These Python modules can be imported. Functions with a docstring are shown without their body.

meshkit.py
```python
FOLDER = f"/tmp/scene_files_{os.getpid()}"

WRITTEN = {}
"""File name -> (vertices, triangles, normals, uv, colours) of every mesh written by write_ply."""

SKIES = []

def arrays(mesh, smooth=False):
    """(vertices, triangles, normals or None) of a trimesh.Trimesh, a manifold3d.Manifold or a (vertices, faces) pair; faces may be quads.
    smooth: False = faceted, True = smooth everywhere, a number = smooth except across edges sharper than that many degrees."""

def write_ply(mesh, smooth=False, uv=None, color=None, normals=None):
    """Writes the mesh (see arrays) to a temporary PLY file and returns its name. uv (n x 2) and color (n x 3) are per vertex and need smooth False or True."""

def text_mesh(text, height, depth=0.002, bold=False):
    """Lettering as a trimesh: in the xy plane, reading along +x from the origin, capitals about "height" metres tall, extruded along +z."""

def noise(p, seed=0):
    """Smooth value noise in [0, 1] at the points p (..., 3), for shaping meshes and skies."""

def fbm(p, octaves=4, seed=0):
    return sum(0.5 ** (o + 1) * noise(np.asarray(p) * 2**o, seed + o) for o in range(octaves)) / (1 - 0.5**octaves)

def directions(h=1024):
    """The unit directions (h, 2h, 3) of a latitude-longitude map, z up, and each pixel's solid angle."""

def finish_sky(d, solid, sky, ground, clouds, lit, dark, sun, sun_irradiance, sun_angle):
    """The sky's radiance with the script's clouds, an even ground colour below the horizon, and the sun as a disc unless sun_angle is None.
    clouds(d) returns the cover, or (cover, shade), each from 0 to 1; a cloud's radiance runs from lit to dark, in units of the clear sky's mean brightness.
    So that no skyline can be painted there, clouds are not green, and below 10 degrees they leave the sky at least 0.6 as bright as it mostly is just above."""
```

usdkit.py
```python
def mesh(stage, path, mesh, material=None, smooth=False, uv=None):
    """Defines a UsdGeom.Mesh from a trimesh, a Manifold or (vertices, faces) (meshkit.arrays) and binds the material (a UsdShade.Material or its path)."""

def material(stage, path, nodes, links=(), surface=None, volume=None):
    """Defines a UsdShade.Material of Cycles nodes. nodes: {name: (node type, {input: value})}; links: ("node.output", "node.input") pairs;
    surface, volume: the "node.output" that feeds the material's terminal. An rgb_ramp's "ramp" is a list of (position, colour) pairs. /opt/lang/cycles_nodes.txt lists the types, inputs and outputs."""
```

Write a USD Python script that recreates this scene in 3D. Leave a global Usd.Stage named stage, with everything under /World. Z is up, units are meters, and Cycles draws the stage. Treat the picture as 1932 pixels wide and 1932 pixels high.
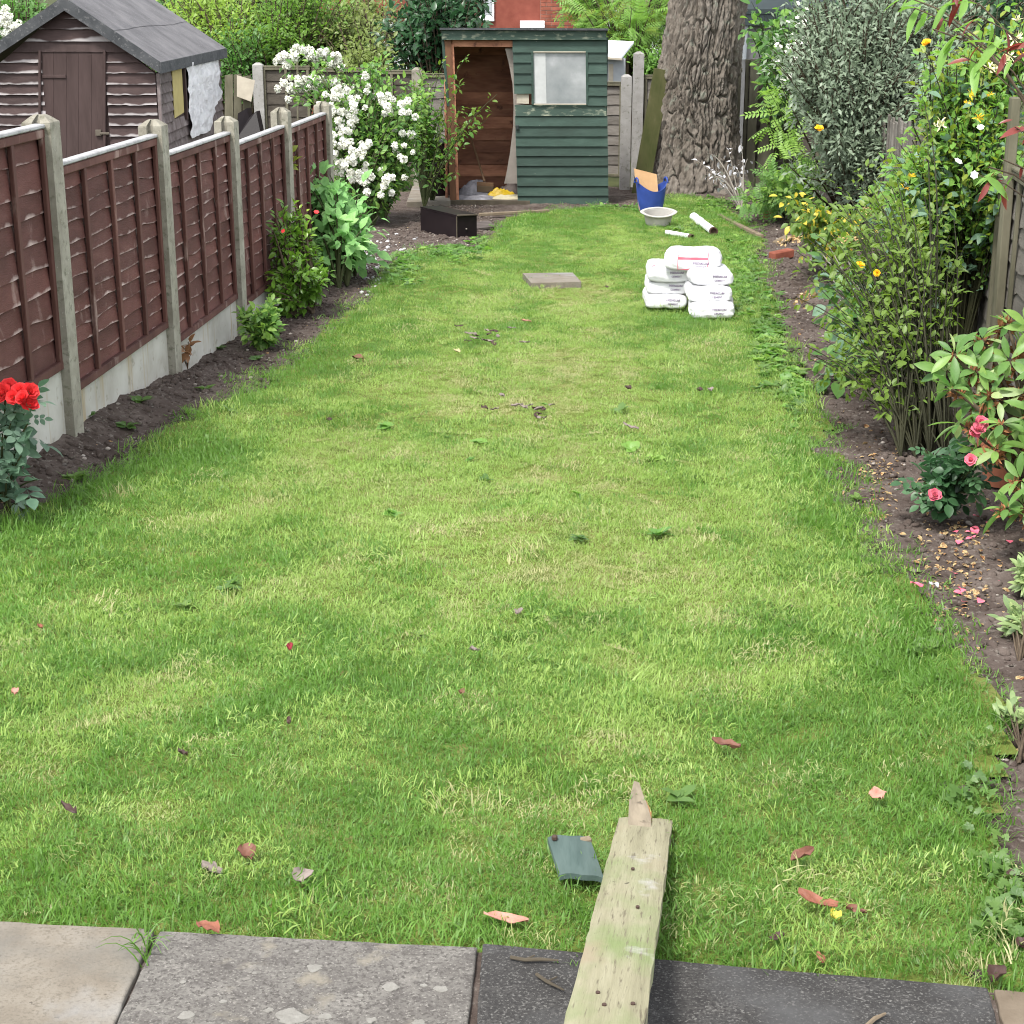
import math, random, numpy as np, trimesh, usdkit, meshkit
from pxr import Usd, UsdGeom, UsdLux, UsdShade, Gf, Vt, Sdf
from shapely.geometry import Polygon
import shapely
from scipy.spatial import cKDTree

random.seed(7)
R = np.random.default_rng(11)
stage = Usd.Stage.CreateInMemory()
UsdGeom.SetStageUpAxis(stage, 'Z')
UsdGeom.SetStageMetersPerUnit(stage, 1.0)
WORLD = UsdGeom.Xform.Define(stage, '/World')
UsdGeom.Scope.Define(stage, '/World/Looks')

# ------------------------------------------------------------------ camera
FPX = 3140.0                                   # focal length in units of a 1932-wide picture
PITCH = math.radians(17.43)
EYE = np.array([0, 0, 1.6])
FW = np.array([0, math.cos(PITCH), -math.sin(PITCH)])
UP = np.array([0, math.sin(PITCH), math.cos(PITCH)])
cam = UsdGeom.Camera.Define(stage, '/World/camera')
cam.CreateHorizontalApertureAttr(36.0)
cam.CreateVerticalApertureAttr(36.0)
cam.CreateFocalLengthAttr(36.0 * FPX / 1932)
cam.CreateClippingRangeAttr(Gf.Vec2f(0.05, 2000))
cam.AddTransformOp().Set(Gf.Matrix4d(1, 0, 0, 0, *UP, 0, *(-FW), 0, *EYE, 1))
cam.CreateExposureAttr(1.58)

# ------------------------------------------------------------------ sky and sun (bright overcast)
SUN = np.array([-0.27, -0.42, 0.87]); SUN /= np.linalg.norm(SUN)
ELEV, ROT = math.asin(SUN[2]), math.atan2(SUN[0], SUN[1])
usdkit.material(stage, '/World/Looks/sky_light', {
    'sky': ('sky_texture', {'sky_type': 'single_scattering', 'sun_disc': False, 'sun_elevation': ELEV, 'sun_rotation': ROT, 'aerosol_density': 2.0}),
    'grey': ('hsv', {'saturation': 0.2, 'value': 1.0}),
    'co': ('texture_coordinate', {}),
    'n': ('noise_texture', {'scale': 2.2, 'detail': 5.0, 'roughness': 0.55}),
    'r': ('rgb_ramp', {'ramp': [(0.3, (0.85, 0.85, 0.87)), (0.7, (1.2, 1.2, 1.19))]}),
    'm': ('mix', {'mix_type': 'multiply', 'fac': 1.0}),
    'b': ('background_shader', {'strength': 0.135})},
    [('sky.color', 'grey.color'), ('co.generated', 'n.vector'), ('n.fac', 'r.fac'), ('grey.color', 'm.color1'), ('r.color', 'm.color2'), ('m.color', 'b.color')],
    surface='b.background')
dome = UsdLux.DomeLight.Define(stage, '/World/sky')
UsdShade.MaterialBindingAPI.Apply(dome.GetPrim()).Bind(UsdShade.Material.Get(stage, '/World/Looks/sky_light'))
sun = UsdLux.DistantLight.Define(stage, '/World/sun')
sun.CreateIntensityAttr(0.4); sun.CreateAngleAttr(10.0); sun.CreateNormalizeAttr(True)
sun.CreateColorAttr(Gf.Vec3f(1.0, 0.96, 0.9))
zl = SUN; xl = np.cross([0, 1, 0], zl); xl /= np.linalg.norm(xl); yl = np.cross(zl, xl)
sun.AddTransformOp().Set(Gf.Matrix4d(*xl, 0, *yl, 0, *zl, 0, 0, 0, 0, 1))

# ------------------------------------------------------------------ measuring the place
SLOPE = math.tan(math.radians(2.11))           # the garden falls away from the house
YFLAT = 22.0


def plane_z(y):
    return -SLOPE * np.minimum(y, YFLAT)


def ray(px, py):
    return np.array([(px - 966) / FPX, 0, 0]) + UP * ((966 - py) / FPX) + FW


def G(px, py, h=0.0):                           # point of the garden's ground (raised by h)
    d = ray(px, py)
    t = (h - EYE[2]) / (d[2] + SLOPE * d[1])
    return EYE + t * d


def W(px, py, Y):                               # point on the upright plane y = Y
    d = ray(px, py)
    return EYE + d * (Y / d[1])


def C(px, py, d):                               # point at a distance along the view axis
    return EYE + ray(px, py) * d


# ------------------------------------------------------------------ prim helpers
_count = {}


def uniq(path):
    n = _count.get(path, 0); _count[path] = n + 1
    return path if n == 0 else f'{path}_{n:03d}'


def keys(prim, label=None, cat=None, group=None, kind=None):
    for k, v in (('label', label), ('category', cat), ('group', group), ('kind', kind)):
        if v: prim.SetCustomDataByKey(k, v)
    return prim


def thing(name, label, cat, loc=(0, 0, 0), rz=0.0, group=None):
    x = UsdGeom.Xform.Define(stage, uniq('/World/' + name))
    x.AddTranslateOp().Set(Gf.Vec3d(*map(float, loc)))
    if rz: x.AddRotateZOp().Set(float(math.degrees(rz)))
    p = x.GetPrim(); keys(p, label, cat, group)
    p.loc = None
    _loc[str(p.GetPath())] = (np.array(loc, float), rz)
    return p


_loc = {}


def obj(name, mesh, mat, parent=None, smooth=False, uv=None, label=None, cat=None, group=None, kind=None, world=True):
    """One Mesh prim. world: the vertices are world coordinates and are brought into the parent thing's own frame."""
    base = str(parent.GetPath()) if parent is not None else '/World'
    if hasattr(mesh, 'vertices'): v, f = np.array(mesh.vertices), np.array(mesh.faces)
    else: v, f = np.array(mesh[0], float), np.array(mesh[1])
    if world and parent is not None:
        top = '/'.join(base.split('/')[:3])
        if top in _loc:
            o, rz = _loc[top]
            v = v - o
            if rz:
                c, s = math.cos(-rz), math.sin(-rz)
                v = np.c_[v[:, 0] * c - v[:, 1] * s, v[:, 0] * s + v[:, 1] * c, v[:, 2]]
    m = usdkit.mesh(stage, uniq(base + '/' + name), (v, f), MAT[mat], smooth=smooth, uv=uv)
    return keys(m.GetPrim(), label, cat, group, kind)


def move_copy(src, name, loc, rz, label, group=None, scale=1.0, cat=None):
    """A copy of a thing (with its parts) at another place."""
    x = UsdGeom.Xform.Define(stage, uniq('/World/' + name))
    x.GetPrim().GetReferences().AddInternalReference(src.GetPath())
    x.ClearXformOpOrder()
    x.AddTranslateOp().Set(Gf.Vec3d(*map(float, loc)))
    x.AddRotateZOp().Set(float(math.degrees(rz)))
    if scale != 1: x.AddScaleOp().Set(Gf.Vec3d(scale, scale, scale))
    x.GetPrim().SetInstanceable(True)
    keys(x.GetPrim(), label, cat, group)
    return x.GetPrim()


# ------------------------------------------------------------------ shapes
def join(ms):
    vs, fs, n = [], [], 0
    for m in ms:
        v, f = (m.vertices, m.faces) if hasattr(m, 'vertices') else m
        v, f = np.asarray(v, float), np.asarray(f)
        if f.shape[1] == 4: f = np.vstack([f[:, [0, 1, 2]], f[:, [0, 2, 3]]])
        vs.append(v); fs.append(f + n); n += len(v)
    return np.vstack(vs), np.vstack(fs)


def unit(v):
    v = np.asarray(v, float)
    return v / (np.linalg.norm(v, axis=-1, keepdims=True) + 1e-12)


def cbox(dims, c=0.004):
    """Box with chamfered edges, centred."""
    a, b, d = np.array(dims, float) / 2
    c = min(c, a * .6, b * .6, d * .6)
    p = []
    for sx in (-1, 1):
        for sy in (-1, 1):
            for sz in (-1, 1):
                p += [(sx * a, sy * (b - c), sz * (d - c)), (sx * (a - c), sy * b, sz * (d - c)), (sx * (a - c), sy * (b - c), sz * d)]
    h = trimesh.Trimesh(np.array(p)).convex_hull
    return np.array(h.vertices), np.array(h.faces)


def frame_box(c, ax, ay, az, dims, ch=0.004):
    v, f = cbox(dims, ch)
    A = np.stack([unit(ax), unit(ay), unit(az)])
    return v @ A + np.asarray(c, float), f


def wbox(lo, hi, ch=0.004):
    lo, hi = np.minimum(lo, hi), np.maximum(lo, hi)
    v, f = cbox(hi - lo, ch)
    return v + (lo + hi) / 2, f


def bar(p0, p1, w, t, upv=(0, 0, 1), ch=0.004):
    """Bar from p0 to p1: w across, t along upv-ish."""
    p0, p1 = np.asarray(p0, float), np.asarray(p1, float)
    y = unit(p1 - p0); x = unit(np.cross(y, upv)); z = np.cross(x, y)
    return frame_box((p0 + p1) / 2, x, y, z, (w, np.linalg.norm(p1 - p0), t), ch)


def prism(corners, thick):
    """Polygon of 3-D corners thickened along a vector."""
    p = np.asarray(corners, float); n = len(p); t = np.asarray(thick, float)
    v = np.vstack([p, p + t]); f = []
    for i in range(1, n - 1):
        f += [(0, i, i + 1), (n, n + i + 1, n + i)]
    for i in range(n):
        j = (i + 1) % n
        f += [(i, j, n + j), (i, n + j, n + i)]
    f = np.array(f)
    nn = np.cross(p[1] - p[0], p[2] - p[0])
    if nn @ t > 0: f = f[:, ::-1]
    return v, f


def loft(rings, cap0=False, cap1=False):
    rings = [np.asarray(r, float) for r in rings]; n = len(rings[0]); m = len(rings)
    v = np.vstack(rings); f = []
    for k in range(m - 1):
        i = np.arange(n); j = (i + 1) % n
        f.append(np.stack([k * n + i, k * n + j, (k + 1) * n + j], 1)); f.append(np.stack([k * n + i, (k + 1) * n + j, (k + 1) * n + i], 1))
    f = np.vstack(f)
    for cap, k in ((cap0, 0), (cap1, m - 1)):
        if cap:
            c = len(v); v = np.vstack([v, rings[k].mean(0)]); i = np.arange(n); j = (i + 1) % n
            t = np.stack([np.full(n, c), k * n + i, k * n + j], 1)
            f = np.vstack([f, t if k else t[:, ::-1]])
    return v, f


def tube(points, radii, sides=6, caps=True):
    p = np.asarray(points, float); t = unit(np.gradient(p, axis=0))
    ref = np.where(np.abs(t[:, 2:]) < 0.9, [0, 0, 1.0], [1.0, 0, 0])
    a = unit(np.cross(t, ref)); b = np.cross(t, a)
    ang = np.arange(sides) * 2 * np.pi / sides
    rr = np.broadcast_to(radii, (len(p),))
    rings = [p[i] + rr[i] * (np.cos(ang)[:, None] * a[i] + np.sin(ang)[:, None] * b[i]) for i in range(len(p))]
    return loft(rings, caps, caps)


def bezier(a, b, c, n=7):
    t = np.linspace(0, 1, n)[:, None]
    return (1 - t) ** 2 * a + 2 * t * (1 - t) * b + t ** 2 * c


# ------------------------------------------------------------------ materials
MAT = {}
TONE = 0.72                                     # the camera is set for the shade of the leaves: stone, wood and earth are this much darker than their charts


def mat(name, nodes, links, surface='p.BSDF'):
    MAT[name] = usdkit.material(stage, '/World/Looks/' + name, nodes, links, surface=surface)


def surf(name, stops, scale=6.0, stretch=(1, 1, 1), rough=0.7, bump=0.3, bscale=60.0, dist=0.004, detail=6.0, spots=None, spec=0.35, isl=0.0, worn=None, metallic=0.0, uvworn=None, bstretch=None, rot=None):
    """Noise-coloured surface. stops: ramp; spots: (colour, scale, threshold, softness); isl: brightness spread between separate pieces."""
    k_ = 1.0 if name.startswith(('white', 'cream', 'yellow_b', 'red_b', 'pink')) else TONE
    dim = lambda c: tuple(np.array(c) * k_)
    stops = [(a, dim(c)) for a, c in stops]
    spots = [(dim(s[0]), *s[1:]) for s in spots or []]
    if uvworn: uvworn = (dim(uvworn[0]), *uvworn[1:])
    n = {'g': ('geometry', {}), 'map': ('mapping', {'scale': stretch}), 'n': ('noise_texture', {'scale': scale, 'detail': detail, 'roughness': 0.62}),
         'r': ('rgb_ramp', {'ramp': stops}), 'map2': ('mapping', {'scale': bstretch or stretch}), 'bn': ('noise_texture', {'scale': bscale, 'detail': 4.0, 'roughness': 0.6}),
         'b': ('bump', {'strength': bump, 'distance': dist}), 'p': ('principled_bsdf', {'roughness': rough, 'specular_ior_level': spec, 'metallic': metallic})}
    l = [('g.position', 'map.vector'), ('map.vector', 'n.vector'), ('n.fac', 'r.fac'), ('g.position', 'map2.vector'), ('map2.vector', 'bn.vector'), ('bn.fac', 'b.height'), ('b.normal', 'p.normal')]
    if rot is not None:                          # the grain follows a piece that lies askew
        for k_m, st_m in (('map', stretch), ('map2', bstretch or stretch)):
            n[k_m] = ('mapping', {'mapping_type': 'texture', 'rotation': (0, 0, rot), 'scale': tuple(1 / np.array(st_m, float))})
    col = 'r.color'
    for k, s in enumerate(spots or []):
        c, sc, th, so = s[:4]
        st = s[4] if len(s) > 4 else (1, 1, 1)
        n[f'sm{k}'] = ('mapping', {'scale': st, 'location': (3.1 * k + 1, 1.7, 0.4)}); n[f'sn{k}'] = ('noise_texture', {'scale': sc, 'detail': 5.0, 'roughness': 0.6})
        if rot is not None: n[f'sm{k}'] = ('mapping', {'mapping_type': 'texture', 'rotation': (0, 0, rot), 'scale': tuple(1 / np.array(st, float)), 'location': (3.1 * k + 1, 1.7, 0.4)})
        n[f'sr{k}'] = ('rgb_ramp', {'ramp': [(max(0, th - so), (0, 0, 0)), (min(1, th + so), (1, 1, 1))]})
        n[f'sx{k}'] = ('mix', {'color2': c})
        l += [('g.position', f'sm{k}.vector'), (f'sm{k}.vector', f'sn{k}.vector'), (f'sn{k}.fac', f'sr{k}.fac'), (f'sr{k}.color', f'sx{k}.fac'), (col, f'sx{k}.color1')]
        col = f'sx{k}.color'
    if uvworn:                                   # worn strip along one edge of a board (v = 0), broken up by noise
        c, width, sc = uvworn
        n['uv'] = ('uvmap', {'attribute': 'st'}); n['us'] = ('separate_xyz', {}); n['uq'] = ('mapping', {'scale': (1, 1, 0.3)}); n['un'] = ('noise_texture', {'scale': sc, 'detail': 3.0, 'roughness': 0.55})
        n['um'] = ('math', {'math_type': 'multiply_add', 'value2': width * 4.4, 'value3': -width * 1.65}); n['ud'] = ('math', {'math_type': 'subtract'})
        n['ur'] = ('rgb_ramp', {'ramp': [(0.0, (0, 0, 0)), (0.16, (1, 1, 1))]}); n['ux'] = ('mix', {'color2': c})
        l += [('uv.UV', 'us.vector'), ('g.position', 'uq.vector'), ('uq.vector', 'un.vector'), ('un.fac', 'um.value1'), ('um.value', 'ud.value1'), ('us.y', 'ud.value2'), ('ud.value', 'ur.fac'), ('ur.color', 'ux.fac'), (col, 'ux.color1')]
        col = 'ux.color'
    if isl:
        n['ir'] = ('rgb_ramp', {'ramp': [(0, (1 - isl,) * 3), (1, (1 + isl,) * 3)]}); n['im'] = ('mix', {'mix_type': 'multiply', 'fac': 1.0})
        n['oi'] = ('object_info', {}); n['ia'] = ('math', {'math_type': 'add'}); n['iw'] = ('math', {'math_type': 'fraction'})
        l += [('g.random_per_island', 'ia.value1'), ('oi.random', 'ia.value2'), ('ia.value', 'iw.value1'), ('iw.value', 'ir.fac'), (col, 'im.color1'), ('ir.color', 'im.color2')]
        col = 'im.color'
    l.append((col, 'p.base_color'))
    mat(name, n, l)


def flat(name, color, rough=0.5, spec=0.4, bump=0.15):
    c = np.array(color)
    surf(name, [(0.3, tuple(c * 0.88)), (0.7, tuple(np.minimum(c * 1.1, .9)))], scale=9, rough=rough, spec=spec, bump=bump, bscale=50, dist=0.003)


def leafmat(name, ramp, trans=0.35, rough=0.45, spec=0.4, low=None, tcol=1.5, mottle=0.0):
    """ramp: colours drawn leaf by leaf; low: (scale) slow change through the crown."""
    ramp = [(a, tuple(np.minimum(np.array(c) * (1.0 if name.startswith(('grass', 'leaf_red', 'leaf_dark')) else 1.45), .62))) for a, c in ramp]
    n = {'g': ('geometry', {}), 'wn': ('noise_texture', {'scale': low or 1.7, 'detail': 2.0}), 'a': ('math', {'math_type': 'multiply_add', 'value2': 0.62, 'value3': -0.12}),
         'a2': ('math', {'math_type': 'multiply_add', 'value2': 0.5}), 'r': ('rgb_ramp', {'ramp': ramp}), 'p': ('principled_bsdf', {'roughness': rough, 'specular_ior_level': spec}),
         'tm': ('hsv', {'saturation': 1.1, 'value': tcol}), 't': ('translucent_bsdf', {}), 'mx': ('mix_closure', {'fac': trans}), 'oi': ('object_info', {}), 'ia': ('math', {'math_type': 'add'}), 'iw': ('math', {'math_type': 'fraction'})}
    l = [('g.position', 'wn.vector'), ('g.random_per_island', 'ia.value1'), ('oi.random', 'ia.value2'), ('ia.value', 'iw.value1'), ('iw.value', 'a.value1'), ('wn.fac', 'a2.value1'), ('a.value', 'a2.value3'), ('a2.value', 'r.fac'), ('r.color', 'p.base_color'), ('r.color', 'tm.color'), ('tm.color', 't.color'),
         ('p.BSDF', 'mx.closure1'), ('t.BSDF', 'mx.closure2')]
    if mottle:
        n['hn'] = ('noise_texture', {'scale': 38.0, 'detail': 3.0}); n['hm'] = ('math', {'math_type': 'multiply_add', 'value2': mottle, 'value3': -mottle / 2}); n['ha'] = ('math', {'math_type': 'add'})
        l = [x for x in l if x != ('a2.value', 'r.fac')] + [('g.position', 'hn.vector'), ('hn.fac', 'hm.value1'), ('hm.value', 'ha.value1'), ('a2.value', 'ha.value2'), ('ha.value', 'r.fac')]
    mat(name, n, l, surface='mx.closure')


def sr(r, g, b):                                 # sRGB bytes to linear
    x = np.array([r, g, b]) / 255.0
    return tuple(np.where(x < 0.04045, x / 12.92, ((x + 0.055) / 1.055) ** 2.4))

# soil, stone, concrete, wood
surf('soil', [(0.25, (0.052, 0.038, 0.030)), (0.5, (0.109, 0.085, 0.073)), (0.75, (0.190, 0.155, 0.134))], scale=5, rough=0.95, spec=0.1, bump=0.8, bscale=70, dist=0.01, spots=[((0.233, 0.205, 0.178), 45, 0.62, 0.06)])
surf('far_earth', [(0.3, (0.05, 0.06, 0.025)), (0.7, (0.09, 0.1, 0.04))], scale=2, rough=0.95, spec=0.1)
surf('lawn_base', [(0.25, (0.09, 0.12, 0.025)), (0.5, (0.16, 0.2, 0.045)), (0.75, (0.27, 0.25, 0.1))], scale=9, rough=0.95, spec=0.1, bump=0.6, bscale=90, dist=0.01)
surf('post_concrete', [(0.3, (0.24, 0.22, 0.175)), (0.55, (0.34, 0.32, 0.26)), (0.75, (0.44, 0.42, 0.35))], scale=9, rough=0.9, spec=0.2, bump=0.5, bscale=180, dist=0.004, spots=[((0.17, 0.165, 0.12), 30, 0.62, 0.08), ((0.5, 0.49, 0.43), 90, 0.68, 0.04)])
surf('board_concrete', [(0.3, (0.411, 0.393, 0.338)), (0.55, (0.544, 0.526, 0.472)), (0.75, (0.641, 0.629, 0.580))], scale=4, rough=0.9, spec=0.2, bump=0.25, bscale=150, dist=0.003, spots=[((0.436, 0.363, 0.242), 4.2, 0.60, 0.05, (3, 3, 0.12)), ((0.327, 0.302, 0.242), 14, 0.66, 0.06)])
surf('pale_post', [(0.3, (0.3, 0.29, 0.27)), (0.7, (0.42, 0.41, 0.39))], scale=8, rough=0.9, spec=0.2, bump=0.4, bscale=140, spots=[((0.2, 0.2, 0.16), 22, 0.63, 0.07)])
WHITE_WEAR = (0.5, 0.47, 0.45)
surf('fence_board', [(0.3, (0.083, 0.031, 0.024)), (0.55, (0.124, 0.048, 0.040)), (0.78, (0.176, 0.079, 0.065))], scale=3.5, stretch=(1, 1, 3), rough=0.75, spec=0.25, bump=0.4, bscale=26, bstretch=(1, 1, 9), dist=0.006, isl=0.22, uvworn=((0.567, 0.440, 0.407), 0.13, 9), spots=[((0.256, 0.161, 0.140), 7, 0.66, 0.05, (1, 1, 0.5))])
surf('fence_batten', [(0.3, (0.081, 0.031, 0.025)), (0.7, (0.149, 0.066, 0.053))], scale=6, stretch=(1, 1, .4), rough=0.75, spec=0.25, bump=0.3, bscale=40, isl=0.15, spots=[((0.297, 0.202, 0.175), 10, 0.63, 0.05, (1, 1, 0.25))])
surf('fence_cap', [(0.3, (0.248, 0.244, 0.250)), (0.5, (0.430, 0.428, 0.431)), (0.7, (0.513, 0.512, 0.517))], scale=14, rough=0.7, bump=0.3, bscale=60, spots=[((0.116, 0.063, 0.056), 18, 0.66, 0.04)])
surf('grey_board', [(0.3, (0.15, 0.135, 0.115)), (0.55, (0.23, 0.21, 0.185)), (0.78, (0.31, 0.29, 0.26))], scale=4, stretch=(1, 1, 3), rough=0.85, spec=0.2, bump=0.5, bscale=24, bstretch=(1, 1, 9), dist=0.006, isl=0.2, uvworn=((0.09, 0.075, 0.06), 0.1, 16))
surf('grey_batten', [(0.3, (0.10, 0.095, 0.06)), (0.7, (0.2, 0.185, 0.13))], scale=8, stretch=(1, 1, .3), rough=0.85, spec=0.2, bump=0.4, bscale=50, isl=0.15)
surf('dark_board', [(0.3, (0.065, 0.055, 0.044)), (0.7, (0.143, 0.124, 0.101))], scale=4, stretch=(1, 1, 3), rough=0.85, spec=0.2, bump=0.4, bscale=24, bstretch=(1, 1, 9), isl=0.2, uvworn=((0.033, 0.026, 0.021), 0.1, 16))
surf('moss_wood', [(0.3, (0.05, 0.06, 0.018)), (0.6, (0.085, 0.085, 0.035)), (0.8, (0.14, 0.125, 0.075))], scale=7, stretch=(1, 1, .35), rough=0.9, spec=0.15, bump=0.4, bscale=60)
surf('dark_old_wood', [(0.3, (0.06, 0.05, 0.036)), (0.7, (0.13, 0.11, 0.08))], scale=7, stretch=(1, 1, .35), rough=0.9, spec=0.15, bump=0.4, bscale=60)
surf('old_wood', [(0.3, (0.17, 0.13, 0.085)), (0.7, (0.3, 0.24, 0.17))], scale=9, rough=0.9, spec=0.15, bump=0.4, bscale=70)
# the brown shed
surf('shed_brown', [(0.3, (0.045, 0.027, 0.025)), (0.7, (0.085, 0.054, 0.050))], scale=5, stretch=(1, 1, 3), rough=0.7, spec=0.25, bump=0.4, bscale=26, bstretch=(1, 1, 8), isl=0.2, uvworn=((0.4, 0.37, 0.365), 0.34, 3.6))
surf('shed_brown_plain', [(0.3, (0.048, 0.029, 0.026)), (0.7, (0.083, 0.054, 0.050))], scale=5, stretch=(3, 3, .4), rough=0.7, spec=0.25, bump=0.3, bscale=40, isl=0.08)
surf('shed_peeling', [(0.3, (0.10, 0.075, 0.07)), (0.55, (0.2, 0.165, 0.16)), (0.75, (0.36, 0.32, 0.31))], scale=8, rough=0.8, spec=0.2, bump=0.4, bscale=40, isl=0.2)
surf('roof_felt', [(0.3, (0.114, 0.112, 0.119)), (0.5, (0.168, 0.164, 0.172)), (0.75, (0.242, 0.235, 0.242))], scale=3, rough=0.95, spec=0.2, bump=0.5, bscale=260, dist=0.003, spots=[((0.282, 0.276, 0.276), 60, 0.64, 0.06)])
surf('felt_edge', [(0.3, (0.05, 0.054, 0.058)), (0.7, (0.1, 0.104, 0.108))], scale=9, rough=0.95, spec=0.2, bump=0.6, bscale=120, spots=[((0.17, 0.17, 0.17), 40, 0.63, 0.06)])
flat('yellow_card', (0.5, 0.42, 0.17), 0.8, 0.2)
surf('white_plastic_sheet', [(0.3, (0.42, 0.42, 0.44)), (0.7, (0.68, 0.68, 0.7))], scale=7, rough=0.35, spec=0.5, bump=0.5, bscale=14, dist=0.02)
flat('rust_metal', (0.12, 0.1, 0.075), 0.7)
# the green shed
surf('green_paint', [(0.25, (0.024, 0.046, 0.033)), (0.5, (0.035, 0.069, 0.052)), (0.75, (0.054, 0.094, 0.073))], scale=4, stretch=(1, 1, 3), rough=0.6, spec=0.3, bump=0.35, bscale=30, bstretch=(.5, 1, 6), dist=0.004, isl=0.14, spots=[((0.259, 0.262, 0.217), 16, 0.72, 0.02, (.6, 1, 2))])
surf('green_worn', [(0.25, (0.027, 0.051, 0.039)), (0.5, (0.043, 0.078, 0.058)), (0.75, (0.064, 0.099, 0.078))], scale=4, stretch=(1, 1, 3), rough=0.65, spec=0.3, bump=0.35, bscale=30, spots=[((0.257, 0.278, 0.203), 9, 0.6, 0.07, (1, 1, 2.5))])
surf('inside_board', [(0.25, (0.225, 0.093, 0.054)), (0.5, (0.450, 0.203, 0.120)), (0.75, (0.660, 0.330, 0.195))], scale=3.2, stretch=(1, 1, 4), rough=0.7, spec=0.25, bump=0.3, bscale=30, bstretch=(.6, 1, 7), isl=0.35, spots=[((0.120, 0.054, 0.039), 7, 0.66, 0.05)])
surf('jamb_wood', [(0.3, (0.10, 0.043, 0.022)), (0.7, (0.21, 0.105, 0.055))], scale=7, stretch=(1, 1, .3), rough=0.7, spec=0.25, bump=0.3, bscale=40)
flat('hardboard', (0.34, 0.3, 0.26), 0.8, 0.2)
surf('milky_pane', [(0.3, (0.22, 0.24, 0.25)), (0.55, (0.33, 0.345, 0.35)), (0.78, (0.5, 0.51, 0.52))], scale=3.2, rough=0.16, spec=0.6, bump=0.05, bscale=4, dist=0.02)
flat('pane_pale', (0.52, 0.53, 0.52), 0.3, 0.5)
flat('pale_wood', (0.5, 0.45, 0.36), 0.85, 0.2)
surf('shed_floor', [(0.3, (0.07, 0.055, 0.05)), (0.7, (0.16, 0.135, 0.125))], scale=7, rough=0.85, spec=0.2)
surf('dust_sheet', [(0.35, (0.18, 0.18, 0.2)), (0.6, (0.4, 0.39, 0.42))], scale=10, rough=0.8, spec=0.3, bump=0.6, bscale=25, dist=0.015)
surf('carpet_scrap', [(0.3, (0.2, 0.19, 0.19)), (0.7, (0.33, 0.3, 0.3))], scale=14, rough=0.95, spec=0.1)
flat('yellow_plastic', (0.62, 0.42, 0.02), 0.5)
flat('pale_cloth', (0.55, 0.5, 0.34), 0.9, 0.1)
flat('broom_stick', (0.2, 0.115, 0.06), 0.6)
flat('broom_hair', (0.12, 0.085, 0.05), 0.9)
# trees and background
surf('bark', [(0.25, (0.121, 0.102, 0.082)), (0.5, (0.200, 0.172, 0.143)), (0.75, (0.284, 0.254, 0.221))], scale=7, stretch=(1, 1, .5), rough=0.95, spec=0.12, bump=0.9, bscale=55, bstretch=(1, 1, .45), dist=0.012, spots=[((0.24, 0.245, 0.2), 9, 0.63, 0.06), ((0.11, 0.095, 0.08), 3, 0.62, 0.08)])
surf('twig_bark', [(0.3, (0.07, 0.05, 0.034)), (0.7, (0.15, 0.115, 0.08))], scale=20, rough=0.9, spec=0.15, isl=0.2)
surf('green_stem', [(0.3, (0.035, 0.05, 0.014)), (0.7, (0.075, 0.085, 0.03))], scale=9, rough=0.7, spec=0.25, isl=0.25)
surf('dark_stem', [(0.3, (0.022, 0.024, 0.01)), (0.7, (0.05, 0.05, 0.022))], scale=9, rough=0.7, spec=0.25, isl=0.25)
surf('red_stem', [(0.3, (0.1, 0.06, 0.03)), (0.7, (0.17, 0.1, 0.05))], scale=20, rough=0.7, isl=0.2)
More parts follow.
